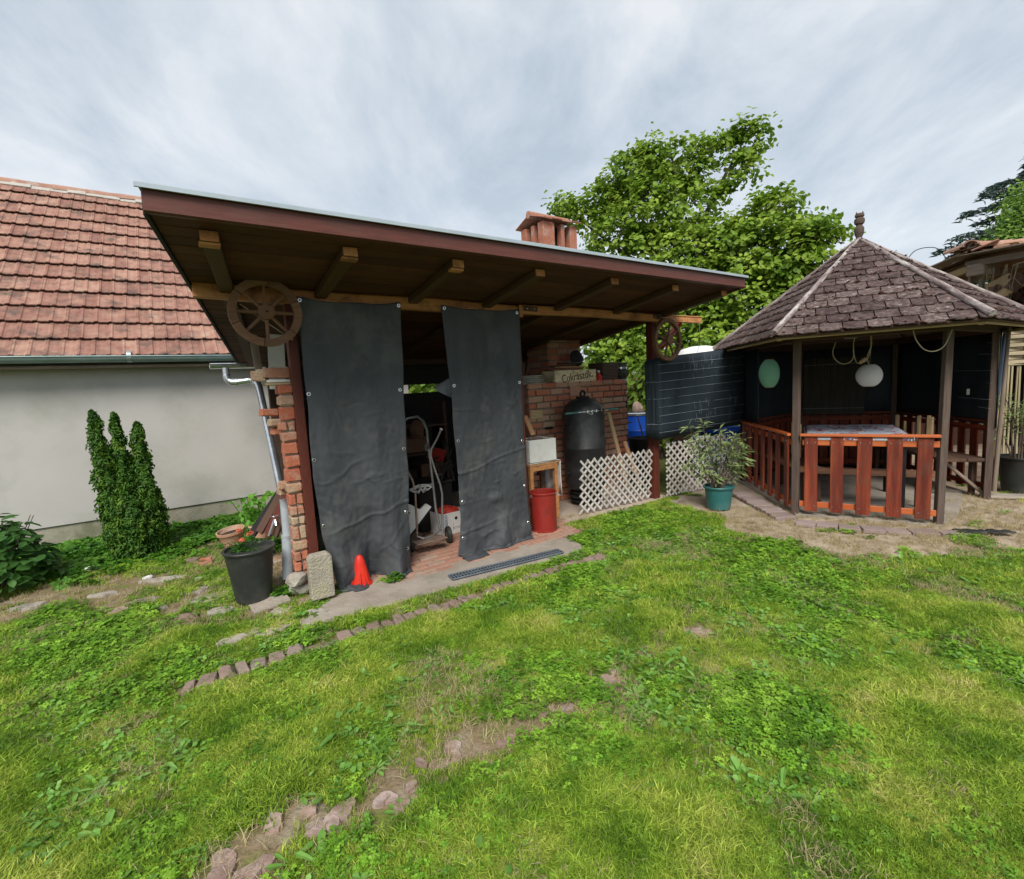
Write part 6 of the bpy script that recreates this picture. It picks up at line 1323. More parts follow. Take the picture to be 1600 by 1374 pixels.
MB().box((1.1, 1.7, 1.45), (3.0, .05, 2.9)).build('back_wall', 'void', ob); MB().box((-.40, 1.5, 1.4), (.05, 2.8, 2.8)).build('side_wall', 'dark_wood', ob)
block('torn_board', (.34, .02, .24), 'bare_wood', ob, (1.22, .10, 2.66), (4, -18, 12), .004, .006, var=2); block('torn_board', (.42, .02, .12), 'bare_wood', ob, (1.45, -.02, 2.56), (8, -26, 5), .004, .01, var=3); block('torn_board', (.16, .02, .26), 'brown_wood', ob, (1.28, .12, 2.80), (4, 6, 3), .004, .006, var=4)
b = MB(); r_ = random.Random(9)
for i in range(90):
    x = r_.uniform(1.15, 2.5); z = r_.uniform(1.9, 2.85); b.box((x, r_.uniform(-.05, .3), z), (r_.uniform(.03, .16), r_.uniform(.02, .05), r_.uniform(.03, .24)), Matrix.Rotation(r_.uniform(-.8, .8), 3, 'Y') @ Matrix.Rotation(r_.uniform(-.8, .8), 3, 'Z'))
b.build('junk_pile', 'dark_wood', ob, kind='stuff')
b = MB()
for i in range(26): x = r_.uniform(1.15, 2.2); b.tube([(x, -.12, 2.92), (x + r_.uniform(-.06, .06), -.16, 2.7), (x + r_.uniform(-.12, .12), -.14, r_.uniform(2.2, 2.6))], .0022, 4)
for i in range(14): x = r_.uniform(-.3, .7); zz = 3.06 + x * .12; b.tube([(x, -.30, zz), (x + r_.uniform(-.08, .08), -.33, zz + r_.uniform(-.15, .06)), (x + r_.uniform(-.18, .18), -.32, zz + r_.uniform(-.2, .0))], .0025, 4)
b.build('straw_strands', 'bamboo', ob, kind='stuff')

# =================================================================== PLANTS
def stems_and_whorls(name, label, cat, base, stems, mat, leaf_len, asp, n_per, group=None):
    o = thing(name, label, cat, base); sb = MB(); P = []; Nn = []; T = []
    for pts in stems:
        pts = [Vector(p) for p in pts]; sb.tube(pts, [.009 - .006 * i / (len(pts) - 1) for i in range(len(pts))], 6)
        for i in range(n_per):
            t = rng.uniform(.25, 1) ** .6 * (len(pts) - 1); k_ = min(int(t), len(pts) - 2); p = pts[k_].lerp(pts[k_ + 1], t - k_); ax = (pts[k_ + 1] - pts[k_]).normalized()
            d = Vector((rng.gauss(0, 1), rng.gauss(0, 1), rng.gauss(0, .5))); d = (d - ax * d.dot(ax)).normalized(); dirn = (d + ax * rng.uniform(.1, .9)).normalized() - Vector((0, 0, rng.uniform(0, .35)))
            T.append((p, dirn.normalized()))
    sb.build('stems', 'bark', o, True, kind='stuff')
    lb = MB()
    for p, d in T:
        L_ = leaf_len * rng.uniform(.6, 1.2); side = d.cross(Vector((rng.gauss(0, .4), rng.gauss(0, .4), 1))).normalized(); up = side.cross(d); w_ = L_ * asp; dr = -L_ * rng.uniform(.02, .2)
        a, m, e_ = p, p + d * L_ * .5 + Vector((0, 0, dr * .2)), p + d * L_ + Vector((0, 0, dr))
        lb.add([a, m + side * w_ / 2 + up * w_ * .15, m - side * w_ / 2 + up * w_ * .15, m, e_], [(0, 1, 3), (0, 3, 2), (1, 4, 3), (3, 4, 2)])
    lb.build('leaves', mat, o, kind='stuff'); return o
ole_p = pot('plant_pot', 'teal green plastic pot with thick rim holding the oleander', 'flower pot', (*(2.380,5.571), .0), .125, .158, .27, 'green_plastic', .022)
ob_ = Vector((*(2.380,5.571), .22)); stems = []
for (x, z) in ((-.40, .60), (-.34, .76), (-.22, .84), (-.10, .62), (-.30, .38), (-.02, .74), (.12, .66), (.22, .60), (.30, .48), (.32, .36), (.05, .48), (.18, .30), (-.12, .20), (-.05, .16), (-.44, .34), (.28, .22), (.0, .30), (-.2, .5), (.1, .56)):
    y = rng.uniform(-.16, .16); x_ = x * .92; stems.append([(x * .1, y * .2, 0), (x * .3, y * .5, z * .35), (x_ * .75, y * .9, z * .72), (x_ + rng.uniform(-.03, .03), y * 1.2, z)])
stems_and_whorls('oleander', 'spindly oleander bush with narrow pale green leaves in the teal pot', 'shrub', ob_, stems, 'oleander', .125, .20, 42)
pb0 = Vector((*(5.948,5.610), .38)); stems = []
for i in range(16):
    a_ = rng.uniform(0, 6.28); r_ = rng.uniform(.1, .42); z = rng.uniform(.35, .80); stems.append([(math.cos(a_) * .08, math.sin(a_) * .08, 0), (math.cos(a_) * r_ * .4, math.sin(a_) * r_ * .4, z * .6), (math.cos(a_) * r_, math.sin(a_) * r_, z)])
stems_and_whorls('potted_bamboo', 'feathery bamboo-like plant in the big black pot at the right edge', 'plant', pb0, stems, 'oleander', .15, .10, 34)

# conifer by the house wall: several upright columns of flat scale sprays
tj = thing('conifer_shrub', 'upright dark green conifer with pointed columns against the white house wall', 'shrub', (-3.94, 4.92, 0))
cols = [((-.09, -.09), .110, 1.52, (-.03, -.09)), ((.01, -.03), .095, 1.49, (.0, -.05)), ((.11, .03), .110, 1.38, (.03, .0)), ((-.08, -.12), .12, .95, (-.01, 0)), ((.06, -.13), .10, .88, (.0, 0)), ((.17, -.02), .11, .95, (.03, 0)), ((.02, .0), .15, 1.05, (0, 0)), ((.12, -.14), .10, .62, (.03, -.02)), ((-.02, -.17), .09, .66, (.0, -.02)), ((.20, .06), .09, .7, (.02, 0)), ((-.17, .04), .09, 1.1, (-.03, 0))]
P = []; Nn = []; S_ = []
for ((x, y), r0, h, (lx, ly)) in cols:
    n_ = int(2300 * h * r0 / .11)
    zz = nrs.uniform(.02, 1, n_) ** .9; an = nrs.uniform(0, 6.283, n_); env = np.clip(1.30 * (1 - zz) ** .42, 0, 1) * (.75 + .25 * np.minimum(1, zz * 5))
    clump = .82 + .30 * np.sin(zz * 34 + 2.1 * np.cos(an * 2 + x * 30)) * np.cos(an * 3 + zz * 11)
    cl_ = np.array([mnoise.noise(Vector((math.cos(a_) * r0 * 16 + x * 40, math.sin(a_) * r0 * 16, z_ * h * 9))) for a_, z_ in zip(an, zz)]); clump = clump + cl_ * .55
    rr = r0 * env * clump * (nrs.uniform(.70, 1.06, n_) + (nrs.uniform(0, 1, n_) < .06) * .18); px_ = x + lx * zz + np.cos(an) * rr; py_ = y + ly * zz + np.sin(an) * rr
    P.append(np.stack([px_, py_, zz * h], 1)); Nn.append(np.stack([np.cos(an) + nrs.normal(0, .5, n_), np.sin(an) + nrs.normal(0, .5, n_), .5 + nrs.normal(0, .5, n_)], 1))
P = np.concatenate(P); Nn = np.concatenate(Nn)
leaf_cloud('foliage', P, Nn, .044, 'thuja', .36, parent=tj, kind='stuff', fold=.2)
cb_ = MB()
for ((x, y), r0, h, (lx, ly)) in cols: cb_.tube([(x * .5, y * .5, 0), (x, y, h * .3), (x + lx * .9, y + ly * .9, h * .9)], [.022, .018, .004], 6)
cb_.build('trunk', 'bark', tj, True)
# shadowy inner mass so light does not pass straight through
P2 = []
for ((x, y), r0, h, (lx, ly)) in cols:
    n_ = 260; zz = nrs.uniform(.02, .9, n_); an = nrs.uniform(0, 6.283, n_); rr = r0 * .5 * (1 - zz) ** .5; P2.append(np.stack([x + lx * zz + np.cos(an) * rr, y + ly * zz + np.sin(an) * rr, zz * h], 1))
P2 = np.concatenate(P2); leaf_cloud('inner_sprays', P2, nrs.normal(size=P2.shape), .06, 'thuja', .6, parent=tj, kind='stuff')

# broad-leaved bush at the left edge
bu = thing('hydrangea_bush', 'bushy broad-leaved shrub at the left edge before the house', 'shrub', (-4.62, 4.12, 0)); n_ = 620
v = nrs.normal(size=(n_, 3)); v /= np.linalg.norm(v, axis=1)[:, None]; v[:, 2] = np.abs(v[:, 2]) * 1.0; rr = nrs.uniform(.72, 1.03, n_)[:, None]
P = v * rr * np.array([.46, .40, .62]) + np.array([0, 0, .06]); P += nrs.normal(0, .02, P.shape)
leaf_cloud('leaves', P, v * .5 + np.array([0, 0, .8]) + nrs.normal(0, .3, v.shape), .125, 'big_leaf', .58, parent=bu, kind='stuff', fold=.1, droop=.6)
b = MB()
for i in range(22): a_ = rng.uniform(0, 6.28); r_ = rng.uniform(.1, .36); b.tube([(rng.gauss(0, .04), rng.gauss(0, .04), 0), (math.cos(a_) * r_ * .6, math.sin(a_) * r_ * .6, .3), (math.cos(a_) * r_, math.sin(a_) * r_, rng.uniform(.4, .62))], [.009, .006, .003], 5)
b.build('branches', 'bark', bu, True)
# raspberry-like plant by the pier
ra = thing('raspberry_plant', 'leafy green bramble growing at the leaning planks by the house wall', 'plant', (*sw(-2.15, 2.0), 0)); n_ = 200
P = np.stack([nrs.normal(0, .13, n_), nrs.normal(0, .10, n_), nrs.uniform(.05, .50, n_)], 1); P[:, 0] -= .12 * P[:, 2]; leaf_cloud('leaves', P, nrs.normal(0, .5, P.shape) + np.array([-.2, -.4, .8]), .075, 'ivy', .62, parent=ra, kind='stuff', droop=.3)
b = MB()
for i in range(9): x, y = rng.gauss(0, .08), rng.gauss(0, .07); b.tube([(x * .3, y * .3, 0), (x, y, .25), (x * 1.6, y * 1.4, .46)], .004, 5)
b.build('canes', 'ivy', ra, True)

# the big tree behind --------------------------------------------------
def tree(name, label, base, trunk, limbs, lobes, mat, lsz, dens, seedt, aspect=.75, cat='tree'):
    o = thing(name, label, cat, base); b = MB(); B = Vector(base)
    b.tube([Vector(p) - B for p in trunk[0]], trunk[1], 12)
    b.build('trunk', 'bark', o, True); b = MB()
    for pts, rs_ in limbs: b.tube([Vector(p) - B for p in pts], rs_, 7)
    b.build('limbs', 'bark', o, True)
    rs = np.random.RandomState(seedt); PP = []; NN = []; tw = MB()
    for (c, r) in lobes:
        c = np.array(c) - np.array(base); r = np.array(r if hasattr(r, '__len__') else (r, r, r)); ncl = int(dens * (r[0] * r[1] * r[2]) ** (2 / 3)) + 3
        d = rs.normal(size=(ncl, 3)); d /= np.linalg.norm(d, axis=1)[:, None]; cc = c + d * r * (rs.uniform(.25, 1.0, ncl) ** .45)[:, None]
        for q in range(ncl):
            k_ = rs.randint(16, 34); sp = rs.uniform(.08, .17)
            pts = cc[q] + rs.normal(size=(k_, 3)) * sp * np.array([1, 1, .55]); PP.append(pts); NN.append(d[q] * .7 + rs.normal(size=(k_, 3)) * .45 + np.array([0, 0, .75]))
            if q % 2 == 0: tw.tube([tuple(c + (cc[q] - c) * .35), tuple(c + (cc[q] - c) * .7 + rs.normal(size=3) * .04), tuple(cc[q])], [.014, .009, .004], 4)
    tw.build('twigs', 'bark', o, kind='stuff')
    leaf_cloud('crown', np.concatenate(PP), np.concatenate(NN), lsz, mat, aspect, parent=o, kind='stuff', fold=.12, rs=rs, droop=.25); return o
def lobe(p, r): return (p, r)
T0 = (4.75, 11.9, 0)
tree('walnut_tree', 'tall broad-leaved tree rising between the shed roof and the gazebo', T0,
     (((4.75, 11.9, -.1), (4.7, 11.9, 1.2), (4.55, 11.9, 2.6), (4.5, 11.9, 4.2)), [.20, .17, .14, .08]),
     [([(4.6, 11.9, 2.2), (4.0, 11.9, 3.6), (3.2, 12.1, 5.2), (3.0, 12.1, 6.2)], [.10, .08, .05, .02]), ([(4.6, 11.9, 2.4), (5.3, 11.6, 3.6), (6.1, 11.2, 4.3)], [.10, .07, .03]), ([(4.5, 11.9, 3.8), (4.682,11.482,5.245), (5.091,11.416,6.023), (5.349,11.298,6.428), (5.384,11.281,6.724)], [.07, .05, .035, .02, .012]), ([(4.5, 11.9, 3.0), (3.0, 12.3, 4.6), (1.9, 12.6, 5.6)], [.08, .05, .02]), ((4.682,11.482,5.245) and [(4.682,11.482,5.245), (4.929,11.378,5.607), (5.268,11.336,5.778)], [.03, .02, .01])],
     [lobe((1.555,12.504,5.826), .34), lobe((1.935,12.451,5.639), .42), lobe((2.546,12.340,5.794), .62), lobe((2.975,12.141,6.138), .62), lobe((3.381,11.930,6.433), .55), lobe((3.524,11.889,6.718), .40), lobe((4.053,11.719,6.310), .62), lobe((4.438,11.579,6.122), .36), lobe((2.704,12.102,4.968), .65), lobe((3.443,11.704,5.383), .85), lobe((4.169,11.466,5.265), .72), lobe((3.218,11.768,4.484), .75), lobe((3.962,11.327,4.330), .85),
      lobe((4.586,11.089,4.304), .72), lobe((5.013,10.792,4.573), .35), lobe((5.137,10.623,4.216), .72), lobe((5.513,10.320,4.618), .58), lobe((5.612,10.266,4.881), .34), lobe((5.766,10.180,4.063), .72), lobe((6.071,9.885,4.389), .40), lobe((6.227,9.787,4.087), .42), lobe((6.023,9.914,3.793), .62), lobe((5.621,10.262,3.522), .8), lobe((4.970,10.702,3.519), .9), lobe((4.458,11.141,3.497), .85), lobe((5.248,10.569,2.814), .9), lobe((4.499,10.909,2.625), .9), lobe((5.676,10.117,2.981), .6),
      lobe((5.152,11.389,6.814), .24), lobe((5.384,11.281,6.803), .20), lobe((5.664,11.143,6.604), .26), lobe((5.520,11.215,6.343), .20), lobe((5.268,11.336,6.142), .26), lobe((5.475,11.237,5.956), .18), lobe((5.033,11.442,6.577), .16), lobe((4.929,11.378,5.607), .16), lobe((5.108,11.299,5.704), .16), lobe((4.692,11.478,6.678), .18),
      lobe((2.160,11.702,2.273), .6), lobe((2.603,11.612,2.511), .7), lobe((2.962,11.422,2.547), .7), lobe((2.455,11.337,2.057), .6), lobe((3.284,11.125,2.288), .7), lobe((4.104,10.636,1.932), .8), lobe((4.716,10.159,2.135), .7), lobe((3.653,11.326,3.148), .8), lobe((3.003,11.618,3.373), .8)], 'tree_leaf', .118, 84, 3)
# lower shrubs that show under the shed roof and through the slot
for i, (c, r, lab) in enumerate((((2.9, 9.4, 1.2), (.75, .6, .95), 'bright green bush behind the board fence and the stove'), ((1.3, 9.6, 1.1), (.9, .6, .9), 'green bush behind the shed seen under its roof'), ((-.6, 8.6, 1.1), (1.2, .5, .85), 'bush seen through the slot in the shed back wall'), ((3.9, 9.5, 1.1), (.8, .6, .8), 'dark bush between the white tank and the gazebo'), ((5.6, 9.9, 1.2), (1.1, .6, 1.0), 'bush growing behind the gazebo'), ((7.0, 9.9, 1.1), (.9, .6, 1.0), 'bush growing between gazebo and old barn'))):
    o = thing('garden_bush', lab, 'bush', (c[0], c[1], 0)); n_ = 1500; v = nrs.normal(size=(n_, 3)); v /= np.linalg.norm(v, axis=1)[:, None]; P = v * np.array(r) * (nrs.uniform(.4, 1.05, n_)[:, None]) + np.array([0, 0, c[2]]); P[:, 2] = np.maximum(P[:, 2], .05)
    leaf_cloud('leaves', P, v + np.array([0, 0, .5]) + nrs.normal(0, .4, v.shape), .13, 'tree_leaf', .75, parent=o, kind='stuff'); b = MB()
    for j in range(7): a_ = rng.uniform(0, 6.28); b.tube([(0, 0, 0), (math.cos(a_) * .2, math.sin(a_) * .2, c[2] * .7), (math.cos(a_) * r[0] * .7, math.sin(a_) * r[1] * .7, c[2] * 1.3)], [.03, .02, .006], 5)
    b.build('branches', 'bark', o, True)
# cedar and pale tree at the right edge
ce = thing('cedar_tree', 'dark blue-green cedar with layered drooping boughs at the right edge', 'tree', (17.6, 14.9, 0)); MB().tube([(0, 0, -.1), (0, 0, 5), (.1, 0, 9.6)], [.28, .2, .05], 10).build('trunk', 'bark', ce, True)
PP = []; NN = []; bb_ = MB(); r_ = random.Random(31)
for lvl in range(14):
    z = 3.2 + lvl * .46; rad = 4.1 * (1 - lvl / 17)
    for k_ in range(11):
        a_ = k_ / 11 * 6.283 + lvl * 1.3; rl = rad * r_.uniform(.75, 1.1); end = Vector((math.cos(a_) * rl, math.sin(a_) * rl, z + rl * .10)); mid = end * .5; mid.z = z + rl * .16; bb_.tube([(0, 0, z), mid, end, end + Vector((math.cos(a_) * .3, math.sin(a_) * .3, -.12))], [.06, .04, .015, .005], 5)
        n_ = 260; t = nrs.uniform(.25, 1.08, n_) ; wd = .55 * (1 - np.abs(t - .6)) ; lat = nrs.normal(0, 1, n_) * wd * .5
        PP.append(np.stack([math.cos(a_) * rl * t - math.sin(a_) * lat, math.sin(a_) * rl * t + math.cos(a_) * lat, z + rl * .16 * np.sin(t * 2.2) - np.abs(lat) * .25 - nrs.uniform(0, .16, n_)], 1)); NN.append(nrs.normal(0, .35, (n_, 3)) + np.array([0, 0, 1]))
bb_.build('boughs', 'bark', ce, True)
leaf_cloud('foliage', np.concatenate(PP), np.concatenate(NN), .26, 'cedar', .14, parent=ce, kind='stuff', droop=.35)
tree('pale_tree', 'light green feathery tree before the cedar at the right edge', (14.3, 12.2, 0), (((14.3, 12.2, -.1), (14.3, 12.2, 2), (14.2, 12.3, 4)), [.15, .12, .06]), [([(14.3, 12.2, 2), (13.6, 12.6, 4.2)], [.06, .03]), ([(14.3, 12.2, 2), (14.9, 11.8, 4.8)], [.06, .03])],
     [lobe((12.100,11.655,5.284), .35), lobe((11.854,11.620,4.862), .35), lobe((11.629,11.564,4.474), .40), lobe((11.811,11.378,4.297), .5), lobe((12.276,11.174,4.759), (.7, .7, .8)), lobe((11.692,11.500,4.027), .45), lobe((12.230,10.926,3.468), (.9, .9, .9))], 'light_tree', .10, 110, 8, .45)
# far hedge closing the plot
hg = thing('boundary_hedge', 'long dark hedge closing the garden behind shed and gazebo', 'hedge', (0, 0, 0)); n_ = 30000
t = nrs.uniform(0, 1, n_); P = np.stack([-22 + 60 * t, 19.5 - 2.5 * t + nrs.normal(0, .5, n_), nrs.uniform(0, 1, n_) ** .8 * (2.3 + .4 * np.sin(t * 60))], 1)
leaf_cloud('leaves', P, nrs.normal(0, .5, P.shape) + np.array([0, -.6, .5]), .26, 'tree_leaf', .75, parent=hg, kind='stuff')

# =================================================================== LAWN (instanced on points)
src = bpy.data.collections.new('lawn_sources')
def src_mesh(name, mb, mat):
    me = mb.mesh(name); me.materials.append(MAT[mat]); o = bpy.data.objects.new(name, me); return o
def tuft(seed, n_, h, w_, spread, lean_, mat):
    r = random.Random(seed); b = MB()
    for i in range(n_):
        a_ = r.uniform(0, 6.28); ra_ = spread * math.sqrt(r.random()); x, y = math.cos(a_) * ra_, math.sin(a_) * ra_; L_ = h * r.uniform(.5, 1.15); d = r.uniform(0, 6.28); ln_ = lean_ * r.uniform(.2, 1.2); f = r.uniform(0, 6.28)
        px_, py_ = math.cos(f) * w_ / 2, math.sin(f) * w_ / 2; m = (x + math.cos(d) * L_ * ln_ * .35, y + math.sin(d) * L_ * ln_ * .35, L_ * .55); e_ = (x + math.cos(d) * L_ * ln_, y + math.sin(d) * L_ * ln_, L_ * (1 - .35 * ln_))
        b.add([(x - px_, y - py_, -.004), (x + px_, y + py_, -.004), (m[0] - px_ * .8, m[1] - py_ * .8, m[2]), (m[0] + px_ * .8, m[1] + py_ * .8, m[2]), e_], [(0, 1, 3, 2), (2, 3, 4)])
    return src_mesh('tuft', b, mat)
def leafy(seed, n_, h, sz, spread, mat, k3=True, asp=.9):
    r = random.Random(seed); b = MB()
    for i in range(n_):
        a_ = r.uniform(0, 6.28); ra_ = spread * math.sqrt(r.random()); x, y = math.cos(a_) * ra_, math.sin(a_) * ra_; z = h * r.uniform(.45, 1.1); n0 = Vector((r.gauss(0, .28), r.gauss(0, .28), 1)).normalized(); t0 = n0.cross(Vector((math.cos(a_ * 3), math.sin(a_ * 3), 0))).normalized()
        for j in range(3 if k3 else 1):
            q = Matrix.Rotation(j * 2.09, 3, n0) @ t0; s_ = n0.cross(q); l_ = sz * r.uniform(.8, 1.2); c = Vector((x, y, z))
            b.add([c, c + q * l_ * .45 + s_ * l_ * .5 * asp + n0 * l_ * .12, c + q * l_ * .95 + s_ * l_ * .25 * asp + n0 * l_ * .05, c + q * l_ - n0 * l_ * .05, c + q * l_ * .95 - s_ * l_ * .25 * asp + n0 * l_ * .05, c + q * l_ * .45 - s_ * l_ * .5 * asp + n0 * l_ * .12, c + q * l_ * .5], [(0, 6, 2, 1), (6, 3, 2), (6, 4, 3), (0, 5, 4, 6)])
    return src_mesh('leafy', b, mat)
def rosette(seed, n_, L0, mat):
    r = random.Random(seed); b = MB()
    for i in range(n_):
        a_ = i * 2.4 + r.uniform(-.3, .3); L_ = L0 * r.uniform(.6, 1.1); d = Vector((math.cos(a_), math.sin(a_), 0)); s_ = Vector((-d.y, d.x, 0)); w_ = L_ * .24; el = r.uniform(.2, .75); V = []
        for (t, ww) in ((0, .15), (.3, .55), (.55, .8), (.8, 1), (1, 0)):
            c = d * L_ * t + Vector((0, 0, L_ * (el * t - .55 * el * t * t)))
            V += [c - s_ * w_ * ww * .5 + Vector((0, 0, w_ * .12)), c, c + s_ * w_ * ww * .5 + Vector((0, 0, w_ * .12))]
        b.add(V, [(k_ * 3 + j, k_ * 3 + j + 1, k_ * 3 + j + 4, k_ * 3 + j + 3) for k_ in range(4) for j in range(2)])
    return src_mesh('rosette', b, mat)
def scatter(name, label_unused, sources, P, scale, tilt=.12, zoff=-.008):
    col = bpy.data.collections.new(name + '_src')
    for s_ in sources: col.objects.link(s_)
    n_ = len(P); z = np.full(n_, zoff) + nz_field(P)
    me = bpy.data.meshes.new(name); me.vertices.add(n_); me.vertices.foreach_set('co', np.concatenate([P, z[:, None]], 1).astype(np.float32).ravel())
    a1 = me.attributes.new('rot', 'FLOAT_VECTOR', 'POINT'); rr = np.stack([nrs.normal(0, tilt, n_), nrs.normal(0, tilt, n_), nrs.uniform(0, 6.283, n_)], 1); a1.data.foreach_set('vector', rr.astype(np.float32).ravel())
    a2 = me.attributes.new('scl', 'FLOAT', 'POINT'); a2.data.foreach_set('value', np.asarray(scale, np.float32) * nrs.uniform(.7, 1.3, n_).astype(np.float32))
    o = bpy.data.objects.new(name, me); COL.objects.link(o); o['kind'] = 'stuff'
    ng = bpy.data.node_groups.new(name, 'GeometryNodeTree'); ng.interface.new_socket('Geometry', in_out='INPUT', socket_type='NodeSocketGeometry'); ng.interface.new_socket('Geometry', in_out='OUTPUT', socket_type='NodeSocketGeometry')
    gi = ng.nodes.new('NodeGroupInput'); go = ng.nodes.new('NodeGroupOutput'); ip = ng.nodes.new('GeometryNodeInstanceOnPoints'); ci = ng.nodes.new('GeometryNodeCollectionInfo'); ci.inputs['Collection'].default_value = col; ci.inputs['Separate Children'].default_value = True; ci.inputs['Reset Children'].default_value = True
    na = ng.nodes.new('GeometryNodeInputNamedAttribute'); na.data_type = 'FLOAT_VECTOR'; na.inputs['Name'].default_value = 'rot'; nb_ = ng.nodes.new('GeometryNodeInputNamedAttribute'); nb_.data_type = 'FLOAT'; nb_.inputs['Name'].default_value = 'scl'
    ng.links.new(gi.outputs[0], ip.inputs['Points']); ng.links.new(ci.outputs[0], ip.inputs['Instance']); ip.inputs['Pick Instance'].default_value = True; ng.links.new(na.outputs['Attribute'], ip.inputs['Rotation']); ng.links.new(nb_.outputs['Attribute'], ip.inputs['Scale']); ng.links.new(ip.outputs[0], go.inputs[0])
    md = o.modifiers.new('scatter', 'NODES'); md.node_group = ng; return o
def nz_field(P): return np.array([mnoise.fractal(Vector((p[0] * 1.1 + 5 * 17.3, p[1] * 1.1, 5 * 3.7)), 1.0, 2.0, 3) for p in P]) * .012 - .004
def field(n_, lo, hi, near=1.0):
    P = np.stack([nrs.uniform(lo[0], hi[0], n_), nrs.uniform(lo[1], hi[1], n_)], 1)
    ang = np.abs(P[:, 0]) < P[:, 1] * 1.35 + 1.0; P = P[ang]
    Sd = to_shed(P); hid = inpoly(P, SLAB) | inpoly(P, FLOOR) | ((Sd[:, 1] > -.36) & (Sd[:, 0] > -1.7) & (Sd[:, 0] < .52)) | (seg_d(P, EDGE_A, EDGE_B) < .062); return P[~hid]
S_all = lambda P: to_shed(P)
def lawn_points(n_, lo, hi, thr_pow=1.0, keep_bare=0.0):
    P = field(n_, lo, hi); bq = bare(P); S = to_shed(P); blocked = (S[:, 1] > 3.2) & (S[:, 0] < .4); far_b = np.zeros(len(P), bool)
    keep = nrs.uniform(0, 1, len(P)) < np.clip(1 - bq, keep_bare, 1) ** thr_pow
    return P[keep & ~blocked], bq[keep & ~blocked]
gs = [tuft(i, 16, .042, .0036, .024, .9, 'grass') for i in range(6)]
lo_, hi_ = (-5.2, .75), (7.5, 6.8)
pn = lambda P, s_, k_: nz2(P, s_, k_)
P, _ = lawn_points(115000, (-2.6, .75), (3.0, 3.2)); q = pn(P, 1.6, 8); sc1 = np.clip(.85 + q * 1.1, .45, 1.5); scatter('lawn_grass', '', gs, P, sc1)
gs2 = [tuft(20 + i, 20, .040, .0044, .036, .9, 'grass') for i in range(5)]
P, _ = lawn_points(95000, (-5.2, 2.2), (6.5, 6.2)); P = P[(P[:, 1] > 3.1) | (np.abs(P[:, 0]) > 2.5)]; q = pn(P, 1.3, 8); scatter('lawn_grass', '', gs2, P, np.clip(.85 + q * .9, .5, 1.4))
cl = [leafy(40 + i, 12, .034, .0115, .040, 'clover') for i in range(6)]
P, _ = lawn_points(88000, (-4.8, .8), (6.5, 5.6), 1.2); q = .45 * pn(P, 1.1, 14) + .6 * pn(P, 4.5, 15) + .4 * pn(P, 11, 16); P = P[q + nrs.normal(0, .26, len(P)) > -.06]; scatter('clover_cover', '', cl, P, np.clip(.8 + .9 * pn(P, 1.0, 14), .6, 1.35))
st3 = [tuft(60 + i, 12, .050, .0028, .03, 1.25, 'straw') for i in range(4)]
P, bq = lawn_points(60000, (-4.5, .8), (6.5, 5.6), .25, .12); q = pn(P, 2.1, 19); P = P[(q > .22) | ((bq > .25) & (nrs.uniform(0, 1, len(bq)) < .5)) | (nrs.uniform(0, 1, len(bq)) < .10)]; scatter('dry_grass', '', st3, P, np.full(len(P), .9), .3)
ws = [rosette(80 + i, 7 + i, .085, 'weed') for i in range(5)] + [rosette(180 + i, 5, .12, 'weed') for i in range(2)] + [leafy(90 + i, 7, .04, .030, .05, 'weed', False, 1.0) for i in range(3)]
P, _ = lawn_points(7500, (-2.5, .9), (6.0, 5.2)); q = pn(P, .9, 24); P = P[q + P[:, 0] * .08 > -.04]; scatter('lawn_weeds', '', ws, P, np.full(len(P), .8))
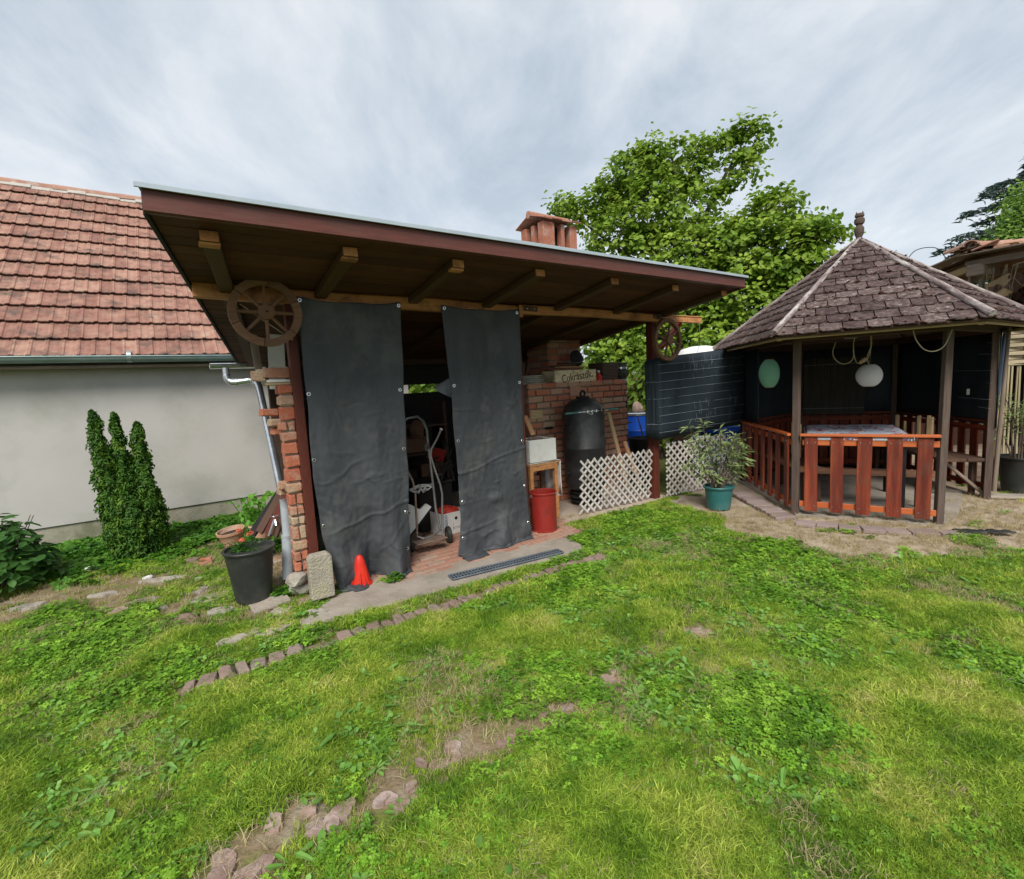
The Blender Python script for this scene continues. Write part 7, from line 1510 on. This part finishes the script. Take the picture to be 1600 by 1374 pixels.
# sparse weeds on the dirt, at borders
dw = [leafy(120 + i, 12, .03, .015, .05, 'clover') for i in range(3)] + [tuft(130 + i, 14, .045, .004, .03, .8, 'grass') for i in range(3)]
P = field(16000, (2.0, 3.7), (8.5, 6.5)); q = pn(P, 2.6, 30); P = P[(q > .33) & inpoly(P, DIRT) & ~inpoly(P, [(2.75, 5.0), (3.0, 4.85), (4.0, 4.35), (5.55, 5.35), (5.85, 7.3), (3.1, 7.1)])]; scatter('dirt_weeds', '', dw, P, np.full(len(P), .85))
P = field(9000, (-3.6, 1.8), (1.5, 5.0)); e_ = seg_d(P, EDGE_A, EDGE_B); Ss = to_shed(P); n3 = nz2(P, 3, 33); on = ((e_ > .08) & (e_ < .20) & (n3 > 0)) | ((e_ < .09) & (n3 > .30)); scatter('edge_weeds', '', dw, P[on], np.full(on.sum(), .9))
# leafy ground cover along the house wall
iv = [leafy(150 + i, 12, .085, .040, .10, 'ivy', True, .95) for i in range(6)]
P = nrs.uniform(0, 1, (5200, 2)); P = np.stack([-5.6 + P[:, 0] * 3.5, P[:, 1] * .95], 1); front = 2.48 + .22 * np.sin(P[:, 0] * 3.1) + .12 * np.sin(P[:, 0] * 9); d = 3.22 - P[:, 1] * (3.22 - front) * 1.15
W_ = np.array([tuple(sw(a_, b__))[:2] for a_, b__ in zip(P[:, 0], d)]); scatter('ground_ivy', '', iv, W_, np.full(len(W_), .72), .25)
W2 = []
for (c, r, n_) in (((-2.595,4.870), .22, 60), ((-3.795,6.651), .4, 160), ((-4.260,4.415), .35, 90), ((-4.237,4.743), .3, 90), ((-3.664,4.842), .3, 70), ((-2.894,5.123), .2, 50), ((-1.921,4.580), .08, 10), ((-1.833,3.697), .08, 14), ((-1.899,4.026), .05, 10), ((-1.011,3.868), .04, 5)):
    W2 += [(c[0] + rng.gauss(0, r * .5), c[1] + rng.gauss(0, r * .5)) for _ in range(n_)]
W2 = np.array(W2); scatter('ground_ivy', '', iv[:3], W2, np.full(len(W2), .6), .25)
W3 = []
for (c, r, n_) in (((-1.394,3.827), .06, 8), ((-1.120,3.883), .06, 9), ((-1.834,3.757), .10, 26), ((-1.580,3.343), .12, 30), ((0.363,5.108), .10, 14), ((1.833,5.811), .12, 26), ((6.282,6.228), .1, 20), ((5.679,5.437), .15, 20)): W3 += [(c[0] + rng.gauss(0, r * .5), c[1] + rng.gauss(0, r * .5)) for _ in range(n_)]
scatter('corner_weeds', '', dw, np.array(W3), np.full(len(W3), .9))
